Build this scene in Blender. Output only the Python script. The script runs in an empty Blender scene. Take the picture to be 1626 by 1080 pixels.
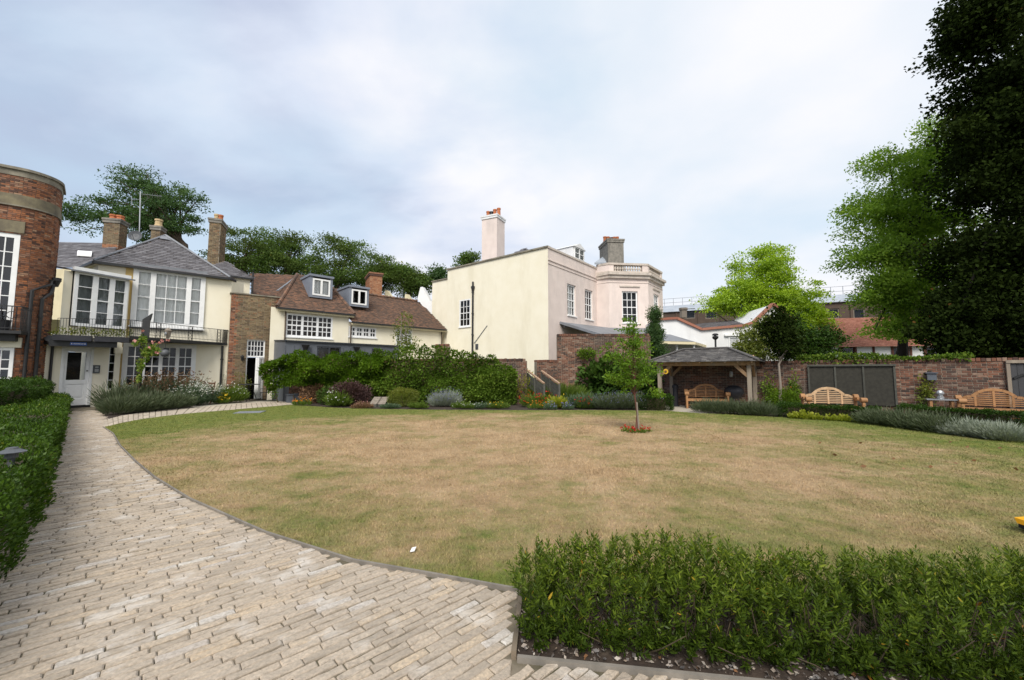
import bpy, math, random
import numpy as np
from mathutils import Vector as V3
S = bpy.context.scene
COL = S.collection
rng = random.Random(7)
nr = np.random.default_rng(11)
R = math.radians

# ------------------------------------------------------------------ camera, sky, sun, exposure
F, CX, CY, EYE = 640., 813., 540., 1.65
PIT = math.atan(50 / 640.)
cp, sp = math.cos(PIT), math.sin(PIT)
cam = bpy.data.cameras.new('camera')
cam.sensor_width = 36; cam.lens = 36 * F / 1626; cam.clip_start = .05; cam.clip_end = 3000
camo = bpy.data.objects.new('camera', cam); COL.objects.link(camo)
camo.location = (0, 0, EYE); camo.rotation_euler = (R(90) + PIT, 0, 0)
S.camera = camo
SUN_EL, SUN_AZ = 45., 186.          # azimuth clockwise from +Y
W = bpy.data.worlds.new('World'); S.world = W; W.use_nodes = True
nt = W.node_tree; N = nt.nodes; Lk = nt.links.new
for n_ in list(N): N.remove(n_)
def nd(tree, t, **kw):
    n = tree.nodes.new(t)
    for k, v in kw.items():
        if k[0] == '_': n.inputs[int(k[1:]) if k[1:].isdigit() else k[1:].replace('_', ' ')].default_value = v
        else: setattr(n, k, v)
    return n
def build_world():
    t = nt
    sky = nd(t, 'ShaderNodeTexSky', sky_type='NISHITA', sun_disc=False)
    sky.sun_elevation = R(SUN_EL); sky.sun_rotation = R(SUN_AZ); sky.air_density = 1.2; sky.dust_density = 2.0
    tc = nd(t, 'ShaderNodeTexCoord')
    sep = nd(t, 'ShaderNodeSeparateXYZ'); Lk(tc.outputs['Generated'], sep.inputs[0])
    zz = nd(t, 'ShaderNodeMath', operation='ADD', _1=.32); 
    zm = nd(t, 'ShaderNodeMath', operation='MAXIMUM', _1=0.); Lk(sep.outputs[2], zm.inputs[0]); Lk(zm.outputs[0], zz.inputs[0])
    dv = nd(t, 'ShaderNodeVectorMath', operation='DIVIDE'); cb = nd(t, 'ShaderNodeCombineXYZ')
    Lk(tc.outputs['Generated'], dv.inputs[0])
    for i in range(3): Lk(zz.outputs[0], cb.inputs[i])
    Lk(cb.outputs[0], dv.inputs[1])
    mp = nd(t, 'ShaderNodeMapping'); mp.inputs['Location'].default_value = (3.35, 1.9, 0); mp.inputs['Scale'].default_value = (1.0, 1.0, 0.0)
    mp.inputs['Rotation'].default_value = (0, 0, R(28)); Lk(dv.outputs[0], mp.inputs[0])
    n1 = nd(t, 'ShaderNodeTexNoise', _Scale=1.35, _Detail=7, _Roughness=.5, _Distortion=.15); Lk(mp.outputs[0], n1.inputs['Vector'])
    r1 = nd(t, 'ShaderNodeValToRGB'); r1.color_ramp.elements[0].position = .34; r1.color_ramp.elements[1].position = .60
    r1.color_ramp.elements[0].color = (.35, .35, .35, 1)
    Lk(n1.outputs['Fac'], r1.inputs[0])
    mp2 = nd(t, 'ShaderNodeMapping'); mp2.inputs['Location'].default_value = (7.7, -2.2, 0); mp2.inputs['Scale'].default_value = (1, 1.6, 0); Lk(dv.outputs[0], mp2.inputs[0])
    n2 = nd(t, 'ShaderNodeTexNoise', _Scale=1.7, _Detail=7, _Roughness=.5, _Distortion=.2); Lk(mp2.outputs[0], n2.inputs['Vector'])
    # cloud brightness: a heavier grey bank to the left (-X), thin bright stratus to the right
    sx = nd(t, 'ShaderNodeMath', operation='MULTIPLY_ADD', _1=.62, _2=.53); Lk(sep.outputs[0], sx.inputs[0])
    ad = nd(t, 'ShaderNodeMath', operation='MULTIPLY_ADD', _1=1.35); Lk(n2.outputs['Fac'], ad.inputs[0])
    sb = nd(t, 'ShaderNodeMath', operation='SUBTRACT', _1=.66); Lk(sx.outputs[0], sb.inputs[0]); Lk(sb.outputs[0], ad.inputs[2])
    r2 = nd(t, 'ShaderNodeValToRGB'); e = r2.color_ramp.elements
    e[0].position = .08; e[0].color = (2.35, 2.7, 3.6, 1)
    e[1].position = .64; e[1].color = (4.85, 4.88, 5.1, 1)
    m_ = r2.color_ramp.elements.new(.38); m_.color = (3.7, 4.02, 4.72, 1)
    Lk(ad.outputs[0], r2.inputs[0])
    bl = nd(t, 'ShaderNodeMix', data_type='RGBA'); bl.inputs[0].default_value = .85      # thin veil over the blue
    Lk(sky.outputs[0], bl.inputs[6]); bl.inputs[7].default_value = (3.05, 3.95, 4.7, 1)
    mx = nd(t, 'ShaderNodeMix', data_type='RGBA'); Lk(r1.outputs[0], mx.inputs[0]); Lk(bl.outputs[2], mx.inputs[6]); Lk(r2.outputs[0], mx.inputs[7])
    bg = nd(t, 'ShaderNodeBackground', _Strength=.1); Lk(mx.outputs[2], bg.inputs[0])
    out = nd(t, 'ShaderNodeOutputWorld'); Lk(bg.outputs[0], out.inputs[0])
build_world()
sun = bpy.data.lights.new('sun', 'SUN'); sun.energy = 2.0; sun.angle = R(30); sun.color = (1, .95, .87)
suno = bpy.data.objects.new('sun', sun); COL.objects.link(suno)
suno.rotation_euler = (R(90 - SUN_EL), 0, R(180 - SUN_AZ)); suno.location = (0, -20, 40)
S.view_settings.view_transform = 'Standard'; S.view_settings.look = 'None'
S.view_settings.gamma = 1; S.view_settings.use_curve_mapping = False
S.view_settings.exposure = 1.0
S.cycles.max_bounces = 6; S.cycles.transparent_max_bounces = 10; S.cycles.use_denoising = True

# ------------------------------------------------------------------ projection helpers (survey of the place)
def ray(px, py):
    x = (px - CX) / F; z = (CY - py) / F
    return (x, cp - z * sp, sp + z * cp)
def G(px, py, z=0.):
    r = ray(px, py); t = (z - EYE) / r[2]; return (r[0] * t, r[1] * t)
def D(px, py, Y):
    r = ray(px, py); t = Y / r[1]; return V3((r[0] * t, Y, EYE + r[2] * t))
def proj(x, y, z):
    zc = y * cp + (z - EYE) * sp; yc = -y * sp + (z - EYE) * cp
    return (CX + F * x / zc, CY - F * yc / zc) if zc > .05 else (-9999, 9999)

# ------------------------------------------------------------------ materials
MT = {}
def newmat(name):
    m = bpy.data.materials.new(name); m.use_nodes = True; MT[name] = m
    return m, m.node_tree, m.node_tree.nodes['Principled BSDF']
def posn(t, scale=(1, 1, 1)):
    g = nd(t, 'ShaderNodeNewGeometry'); mp = nd(t, 'ShaderNodeMapping'); mp.inputs['Scale'].default_value = scale
    t.links.new(g.outputs['Position'], mp.inputs[0]); return mp.outputs[0]
def noise(t, vec, scale, detail=4, rough=.55):
    n = nd(t, 'ShaderNodeTexNoise', _Scale=scale, _Detail=detail, _Roughness=rough); t.links.new(vec, n.inputs['Vector']); return n.outputs['Fac']
def ramp(t, fac, stops, interp='LINEAR'):
    r = nd(t, 'ShaderNodeValToRGB'); el = r.color_ramp.elements; r.color_ramp.interpolation = interp
    while len(el) < len(stops): el.new(.5)
    for e, (p, c) in zip(el, stops): e.position = p; e.color = (*c, 1) if len(c) == 3 else c
    t.links.new(fac, r.inputs[0]); return r.outputs[0]
def mixc(t, fac, a, b, blend='MIX'):
    m = nd(t, 'ShaderNodeMix', data_type='RGBA', blend_type=blend)
    for i, v in ((0, fac), (6, a), (7, b)):
        if hasattr(v, 'links') or hasattr(v, 'is_linked'): t.links.new(v, m.inputs[i])
        else: m.inputs[i].default_value = v if i == 0 else ((*v, 1) if len(v) == 3 else v)
    return m.outputs[2]
def rndv(t):
    return nd(t, 'ShaderNodeAttribute', attribute_name='rnd').outputs['Fac']
def mth(t, op, a, b=None, c=None):
    m = nd(t, 'ShaderNodeMath', operation=op)
    for i, v in enumerate((a, b, c)):
        if v is None: continue
        if hasattr(v, 'is_linked'): t.links.new(v, m.inputs[i])
        else: m.inputs[i].default_value = v
    return m.outputs[0]
def bumpn(t, p, h, strength, dist=.02):
    b = nd(t, 'ShaderNodeBump', _Strength=strength, _Distance=dist); t.links.new(h, b.inputs['Height']); t.links.new(b.outputs[0], p.inputs['Normal'])
def mat(name, c1, c2=None, rough=.7, scale=3., stretch=(1, 1, 1), bump=.15, bscale=60., spec=.3, metal=0., var=0., lo=.35, hi=.65, dirt=None, dscale=.6, dlo=.5, dhi=.8):
    m, t, p = newmat(name)
    c2 = c2 or tuple(x * .85 for x in c1)
    v = posn(t, stretch)
    col = ramp(t, noise(t, v, scale, 6), [(lo, c1), (hi, c2)])
    if dirt:
        f = ramp(t, noise(t, posn(t, (1, 1, .25)), dscale, 7, .62), [(dlo, (0, 0, 0)), (dhi, (1, 1, 1))])
        col = mixc(t, f, col, dirt)
    if var:
        b = mth(t, 'MULTIPLY_ADD', rndv(t), 2 * var, 1 - var)
        cc = nd(t, 'ShaderNodeCombineXYZ')
        for i in range(3): t.links.new(b, cc.inputs[i])
        col = mixc(t, 1., col, cc.outputs[0], 'MULTIPLY')
    t.links.new(col, p.inputs['Base Color'])
    p.inputs['Roughness'].default_value = rough; p.inputs['Metallic'].default_value = metal; p.inputs['Specular IOR Level'].default_value = spec
    if bump: bumpn(t, p, noise(t, posn(t), bscale, 5), bump, .01)
    return m
def matr(name, stops, rough=.85, nscale=9., nmix=.35, ncol=(.5, .5, .5), bump=.3, bscale=70., spec=.2, interp='LINEAR', big=None):
    m, t, p = newmat(name)
    col = ramp(t, rndv(t), stops, interp)
    f = ramp(t, noise(t, posn(t), nscale, 6, .6), [(.35, (0, 0, 0)), (.75, (nmix,) * 3)])
    col = mixc(t, f, col, ncol)
    if big:
        c, sc, lo, hi, amt = big
        f = ramp(t, noise(t, posn(t), sc, 5, .6), [(lo, (0, 0, 0)), (hi, (amt,) * 3)])
        col = mixc(t, f, col, c)
    t.links.new(col, p.inputs['Base Color']); p.inputs['Roughness'].default_value = rough; p.inputs['Specular IOR Level'].default_value = spec
    if bump: bumpn(t, p, noise(t, posn(t), bscale, 5), bump, .006)
    return m
def leafmat(name, stops, rough=.45, trans=.3, spec=.35, big=None):
    if name[:4] == 'leaf' and name not in ('leaf_silver', 'leaf_rust', 'leaf_purple', 'leaf_litter', 'leaf_lavender', 'leaf_yellow', 'leaf_lime', 'leaf_olive', 'leaf_sage'): stops = [(q_, (c_[0] * 1.28, c_[1] * 1.02, c_[2] * .55)) for q_, c_ in stops]; spec *= .4
    m, t, p = newmat(name)
    col = ramp(t, rndv(t), stops)
    if big:
        c, sc = big
        f = ramp(t, noise(t, posn(t), sc, 3), [(.42, (0, 0, 0)), (.66, (.8, .8, .8))]); col = mixc(t, f, col, c)
    t.links.new(col, p.inputs['Base Color']); p.inputs['Roughness'].default_value = rough; p.inputs['Specular IOR Level'].default_value = spec
    tr = nd(t, 'ShaderNodeBsdfTranslucent'); br = mixc(t, 1., col, (1.25, 1.3, .7), 'MULTIPLY'); t.links.new(br, tr.inputs[0])
    mx = nd(t, 'ShaderNodeMixShader', _0=trans); t.links.new(p.outputs[0], mx.inputs[1]); t.links.new(tr.outputs[0], mx.inputs[2])
    t.links.new(mx.outputs[0], t.nodes['Material Output'].inputs[0])
    return m
def glassmat(name, tint=(.95, .96, .96), base=.07):
    m, t, p = newmat(name)
    fr = nd(t, 'ShaderNodeFresnel', _IOR=1.32); a = mth(t, 'ADD', fr.outputs[0], base)
    tr = nd(t, 'ShaderNodeBsdfTransparent'); tr.inputs[0].default_value = (*tint, 1)
    gl = nd(t, 'ShaderNodeBsdfGlossy', _Roughness=.03); gl.inputs[0].default_value = (.9, .92, .95, 1)
    b = nd(t, 'ShaderNodeBump', _Strength=.12, _Distance=.02); t.links.new(noise(t, posn(t), 3.5, 2), b.inputs['Height']); t.links.new(b.outputs[0], gl.inputs['Normal'])
    mx = nd(t, 'ShaderNodeMixShader'); t.links.new(a, mx.inputs[0]); t.links.new(tr.outputs[0], mx.inputs[1]); t.links.new(gl.outputs[0], mx.inputs[2])
    t.links.new(mx.outputs[0], t.nodes['Material Output'].inputs[0]); t.nodes.remove(p)
    return m

mat('cream', (.81, .755, .61), (.775, .715, .56), .85, 1.2, dirt=(.66, .60, .45), dscale=.9, dlo=.5, dhi=.85, bump=.12, bscale=25)
mat('cream_old', (.70, .62, .42), (.64, .56, .37), .85, 2.2, dirt=(.46, .40, .27), dscale=1.3, dlo=.5, dhi=.9, bump=.15, bscale=30)
mat('cream_shaded', (.60, .43, .17), (.52, .37, .15), .85, 2.)  # cream darkened to a yellowish tone for a facet in shade
mat('pink', (.72, .615, .56), (.66, .56, .51), .85, 1.5, dirt=(.46, .41, .38), dscale=1.1, dlo=.48, dhi=.9, bump=.12, bscale=25)
mat('pink_stone', (.56, .49, .43), (.48, .42, .36), .85, 4., dirt=(.30, .27, .23), dscale=2.5, dlo=.48, dhi=.8)
mat('white_render', (.76, .76, .75), (.68, .68, .68), .85, 1.5, dirt=(.5, .49, .47), dscale=1., dlo=.55, dhi=.9)
mat('white_paint', (.80, .80, .79), (.74, .74, .73), .45, 4., bump=.06, dirt=(.55, .54, .5), dscale=3., dlo=.62, dhi=.95)
mat('stone', (.27, .245, .19), (.18, .16, .125), .9, 3.5, dirt=(.10, .095, .08), dscale=2.2, dlo=.5, dhi=.75, bump=.3)
mat('stone_band', (.22, .19, .12), (.14, .12, .085), .9, 3.5, dirt=(.10, .09, .07), dscale=2.2, dlo=.5, dhi=.8, bump=.3)
mat('cement', (.25, .23, .20), (.17, .16, .14), .9, 5., dirt=(.1, .095, .085), dscale=2., bump=.3)
mat('mortar', (.30, .26, .20), (.22, .19, .15), .95, 6., bump=.3)
mat('mortar_dark', (.17, .13, .10), (.12, .095, .075), .95, 6., bump=.3)
mat('path_mortar', (.26, .215, .165), (.15, .125, .09), .95, 7., dirt=(.06, .055, .028), dscale=1.2, dlo=.40, dhi=.62, bump=.4)
mat('black_iron', (.012, .012, .013), (.02, .02, .02), .45, 8., spec=.5)
mat('lead', (.21, .22, .24), (.16, .17, .19), .55, 2.5, spec=.4, dirt=(.12, .12, .12), dscale=1.)
mat('zinc', (.115, .125, .145), (.095, .105, .12), .5, 1.5, spec=.45)
mat('zinc_dark', (.04, .044, .052), (.035, .038, .044), .5, 2.)
mat('dormer_blue', (.20, .22, .26), (.17, .19, .23), .5, 2.)
mat('dark_room', (.012, .011, .010), (.02, .018, .016), .9, 2., bump=0)
mat('brown_room', (.10, .055, .028), (.07, .04, .02), .9, 3., bump=0)
mat('curtain', (.83, .83, .81), (.76, .76, .74), .9, 6., bump=0)
mat('blind', (.55, .55, .52), (.5, .5, .47), .9, 6., bump=0)
mat('oak', (.36, .22, .115), (.25, .155, .085), .75, 6., (1, 1, .15), dirt=(.23, .20, .165), dscale=1.4, dlo=.45, dhi=.7, var=.15)
mat('oak_grey', (.30, .25, .19), (.22, .18, .14), .8, 6., (1, 1, .15), var=.15)
mat('teak', (.36, .19, .085), (.29, .145, .06), .6, 9., (1, 1, 1), var=.16)
mat('teak_pale', (.50, .34, .20), (.42, .27, .15), .65, 9., var=.12)
mat('board', (.22, .17, .12), (.14, .11, .08), .85, 6., dirt=(.09, .085, .06), var=.1)
mat('board_grey', (.22, .195, .165), (.15, .135, .115), .85, 8., var=.1)
mat('rail_wood', (.40, .27, .18), (.32, .21, .14), .8, 8., var=.1)
mat('rail_dark', (.085, .085, .07), (.06, .06, .05), .85, 8., var=.15)
mat('door_grey', (.055, .055, .058), (.04, .04, .042), .8, 7., (1, 1, .1), var=.2)
mat('bark', (.13, .095, .07), (.06, .045, .035), .95, 9., (1, 1, .25), bump=.7, bscale=25)
mat('bark_dark', (.03, .025, .02), (.018, .015, .012), .95, 9., (1, 1, .25), bump=.5)
mat('bark_red', (.15, .065, .045), (.09, .04, .03), .9, 12., (1, 1, .3), bump=.5)
mat('bark_pale', (.27, .23, .19), (.18, .15, .12), .9, 9., (1, 1, .3), bump=.5)
mat('twig', (.10, .075, .045), (.06, .045, .03), .9, 20.)
mat('soil', (.060, .043, .032), (.028, .021, .017), 1., 8., bump=1., bscale=30, dirt=(.12, .095, .07), dscale=5., dlo=.55, dhi=.8)
mat('patio', (.47, .42, .34), (.38, .34, .27), .9, 2.5, dirt=(.25, .22, .17), dscale=1.5, dlo=.5, dhi=.85)
mat('mesh_net', (.048, .045, .036), (.034, .032, .026), .95, 9., bump=.5, bscale=90)
mat('iron_grey', (.10, .105, .115), (.08, .085, .09), .5, 5.)
mat('pot_orange', (.46, .16, .07), (.36, .12, .05), .85, 9., var=.12)
mat('pot_cream', (.55, .42, .24), (.45, .33, .18), .85, 9.)
mat('steel', (.42, .43, .44), (.36, .37, .38), .35, 5., metal=.7)
mat('blue_sign', (.055, .13, .45), (.05, .12, .42), .4, 3., bump=0)
mat('brown_office', (.095, .066, .05), (.075, .052, .04), .85, 2.)
mat('blue_roof', (.36, .39, .43), (.28, .31, .35), .6, 1.5)
mat('yellow_plastic', (.75, .36, .015), (.70, .33, .015), .4, 5., bump=0)
mat('black_plastic', (.02, .02, .025), (.03, .03, .035), .5, 5., bump=0)
mat('yellow_petal', (.70, .42, .03), (.6, .36, .03), .5, 5.)  # plain matt yellow, no emission
mat('planter_blue', (.10, .115, .135), (.08, .09, .11), .7, 6.)
mat('wicker', (.28, .22, .17), (.22, .17, .13), .85, 20.)
mat('terrace_red', (.13, .07, .04), (.10, .05, .03), .8, 9.)
mat('far_wall', (.20, .17, .14), None, .9, 2.)
matr('brick_red', [(0, (.05, .03, .025)), (.12, (.14, .06, .038)), (.35, (.27, .105, .05)), (.62, (.40, .155, .065)), (.85, (.28, .14, .09)), (1, (.42, .26, .16))], ncol=(.09, .06, .05), nmix=.6, big=((.10, .07, .06), .55, .45, .75, .55))
matr('brick_garden', [(0, (.04, .027, .024)), (.2, (.095, .046, .033)), (.5, (.185, .075, .044)), (.82, (.245, .108, .066)), (1, (.32, .23, .17))], ncol=(.08, .06, .05), nmix=.65, big=((.065, .052, .045), .55, .42, .68, .8))  # all tones lowered to carry the tree's shade on the right wall
matr('brick_orange', [(0, (.24, .09, .045)), (.5, (.38, .16, .075)), (1, (.42, .22, .12))], ncol=(.15, .09, .06), nmix=.4)
matr('brick_stock', [(0, (.11, .075, .045)), (.4, (.23, .165, .09)), (.8, (.30, .225, .125)), (1, (.30, .15, .08))], ncol=(.10, .08, .055), nmix=.55, big=((.09, .07, .05), .6, .42, .72, .65))
matr('brick_path', [(0, (.36, .30, .235)), (.3, (.44, .365, .285)), (.55, (.49, .40, .305)), (.75, (.425, .36, .29)), (.9, (.52, .41, .29)), (.96, (.48, .43, .385)), (1, (.58, .54, .48))], nscale=48., ncol=(.25, .215, .175), nmix=.85, bump=.9, bscale=95, big=((.66, .62, .57), 2.4, .56, .76, .75))
matr('sett', [(0, (.40, .34, .27)), (.5, (.50, .43, .34)), (1, (.55, .46, .36))], ncol=(.3, .25, .2), nmix=.5)
matr('slate', [(0, (.075, .07, .075)), (.5, (.12, .115, .125)), (1, (.17, .165, .175))], rough=.6, ncol=(.2, .18, .17), nmix=.4, spec=.35)
matr('slate_gazebo', [(0, (.045, .043, .045)), (.45, (.085, .08, .08)), (.8, (.12, .115, .112)), (1, (.20, .185, .175))], rough=.7, ncol=(.16, .145, .125), nmix=.45, spec=.3)
matr('clay_tile', [(0, (.075, .048, .038)), (.3, (.13, .078, .058)), (.7, (.175, .10, .07)), (1, (.26, .13, .08))], ncol=(.10, .085, .06), nmix=.45, big=((.075, .06, .05), .55, .42, .7, .5))
matr('clay_red', [(0, (.26, .10, .065)), (.5, (.33, .135, .09)), (1, (.38, .17, .115))], ncol=(.2, .11, .08), nmix=.4)
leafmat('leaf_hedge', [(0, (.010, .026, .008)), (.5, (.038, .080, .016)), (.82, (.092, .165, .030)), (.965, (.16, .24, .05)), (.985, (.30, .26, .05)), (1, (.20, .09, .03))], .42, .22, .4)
leafmat('leaf_box', [(0, (.014, .038, .008)), (.5, (.032, .083, .014)), (.9, (.066, .145, .026)), (1, (.16, .21, .05))], .42, .25, .4)
leafmat('leaf_box_dark', [(0, (.012, .035, .009)), (.6, (.026, .07, .016)), (1, (.05, .11, .025))], .45, .2)
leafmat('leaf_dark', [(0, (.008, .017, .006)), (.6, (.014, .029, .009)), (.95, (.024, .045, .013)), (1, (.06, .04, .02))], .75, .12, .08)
leafmat('leaf_mid', [(0, (.07, .17, .04)), (.5, (.155, .32, .07)), (1, (.26, .46, .10))], .5, .5, big=((.27, .39, .055), .3))  # noise patches of yellow-green paint sunlit highlights into the crown
leafmat('leaf_yellow', [(0, (.14, .24, .012)), (.5, (.31, .45, .02)), (1, (.45, .57, .035))], .5, .35)
leafmat('leaf_olive', [(0, (.08, .11, .02)), (.5, (.14, .17, .025)), (1, (.22, .22, .03))], .5, .35)
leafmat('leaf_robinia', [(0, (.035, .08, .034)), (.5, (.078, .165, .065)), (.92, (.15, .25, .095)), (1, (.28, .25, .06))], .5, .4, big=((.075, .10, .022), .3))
leafmat('leaf_pine', [(0, (.026, .066, .042)), (.6, (.058, .135, .08)), (1, (.11, .20, .11))], .5, .35)
leafmat('leaf_fig', [(0, (.018, .05, .018)), (.6, (.038, .095, .03)), (1, (.07, .15, .045))], .45, .25)
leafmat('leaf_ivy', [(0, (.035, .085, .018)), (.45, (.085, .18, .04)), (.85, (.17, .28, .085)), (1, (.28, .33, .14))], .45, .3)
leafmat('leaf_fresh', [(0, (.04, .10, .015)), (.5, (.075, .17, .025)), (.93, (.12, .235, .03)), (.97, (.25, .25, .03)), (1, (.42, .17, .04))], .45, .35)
leafmat('leaf_sapling', [(0, (.05, .13, .02)), (.6, (.10, .22, .035)), (1, (.18, .31, .05))], .45, .35)
leafmat('leaf_lime', [(0, (.17, .21, .02)), (.6, (.28, .31, .03)), (1, (.42, .40, .05))], .5, .35)
leafmat('leaf_lavender', [(0, (.045, .065, .030)), (.5, (.085, .11, .055)), (.88, (.135, .15, .095)), (1, (.17, .15, .16))], .7, .2, .2)
leafmat('leaf_silver', [(0, (.17, .20, .155)), (.6, (.28, .31, .25)), (1, (.38, .41, .34))], .8, .2, .2)
leafmat('leaf_sage', [(0, (.05, .085, .045)), (.6, (.09, .135, .07)), (.9, (.14, .18, .10)), (1, (.19, .21, .13))], .7, .2, .2)
leafmat('leaf_rust', [(0, (.13, .075, .045)), (.6, (.22, .13, .075)), (1, (.30, .20, .12))], .8, .2, .2)
leafmat('leaf_purple', [(0, (.035, .018, .018)), (1, (.10, .05, .045))], .6, .2)
leafmat('leaf_grassy', [(0, (.05, .11, .03)), (.6, (.09, .17, .05)), (1, (.14, .22, .08))], .6, .3)
for nm, c in dict(flower_red=(.55, .02, .012), flower_orange=(.75, .25, .015), flower_yellow=(.75, .52, .03), flower_white=(.78, .78, .74), flower_pink=(.68, .32, .30), flower_blue=(.22, .22, .42), leaf_litter=(.26, .13, .06)).items():
    leafmat(nm, [(0, tuple(x * .7 for x in c)), (1, c)], .6, .2)
glassmat('glass', base=.015); glassmat('glass_dark', (.6, .63, .65), .06)
def lawnmat(name, blade):
    m, t, p = newmat(name)
    g = nd(t, 'ShaderNodeNewGeometry'); P = g.outputs['Position']
    mp = nd(t, 'ShaderNodeMapping'); mp.inputs['Location'].default_value = (-.02, -1.12, 0); mp.inputs['Scale'].default_value = (1 / 12.5, 1 / 8.6, 0); t.links.new(P, mp.inputs[0])
    ln = nd(t, 'ShaderNodeVectorMath', operation='LENGTH'); t.links.new(mp.outputs[0], ln.inputs[0])
    n1 = noise(t, P, .55, 6, .6); n2 = noise(t, P, 3.2, 5, .65); n3 = noise(t, P, 22., 4, .6)
    l3 = mth(t, 'POWER', ln.outputs['Value'], 3.); s = mth(t, 'MULTIPLY_ADD', l3, .72, -.30)
    s = mth(t, 'MULTIPLY_ADD', n1, 1.05, s); s = mth(t, 'MULTIPLY_ADD', n2, .55, s); s = mth(t, 'MULTIPLY_ADD', n3, .42, s); n4 = noise(t, mp.outputs[0], 9., 3, .6); s = mth(t, 'MULTIPLY_ADD', ramp(t, n4, [(.55, (0, 0, 0)), (.72, (1, 1, 1))]), .22, s); s = mth(t, 'ADD', s, -.185)
    dry = ramp(t, noise(t, P, 1.3, 6, .65), [(.3, (.455, .33, .20)), (.5, (.40, .28, .16)), (.72, (.29, .20, .11))])
    grn = ramp(t, n2, [(.3, (.20, .20, .05)), (.7, (.105, .145, .03))])
    f = ramp(t, s, [(.52, (0, 0, 0)), (.68, (.38, .38, .38)), (.86, (.75, .75, .75)), (1.08, (1, 1, 1))])
    col = mixc(t, f, dry, grn)
    b = mth(t, 'MULTIPLY_ADD', rndv(t) if blade else n3, .7 if blade else .9, .72 if blade else .5)
    cc = nd(t, 'ShaderNodeCombineXYZ')
    for i in range(3): t.links.new(b, cc.inputs[i])
    col = mixc(t, 1., col, cc.outputs[0], 'MULTIPLY')
    t.links.new(col, p.inputs['Base Color']); p.inputs['Roughness'].default_value = .85; p.inputs['Specular IOR Level'].default_value = .15
    if not blade: bumpn(t, p, noise(t, P, 60., 4, .7), .8, .03)
lawnmat('lawn', False); lawnmat('grass_blade', True)

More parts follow.
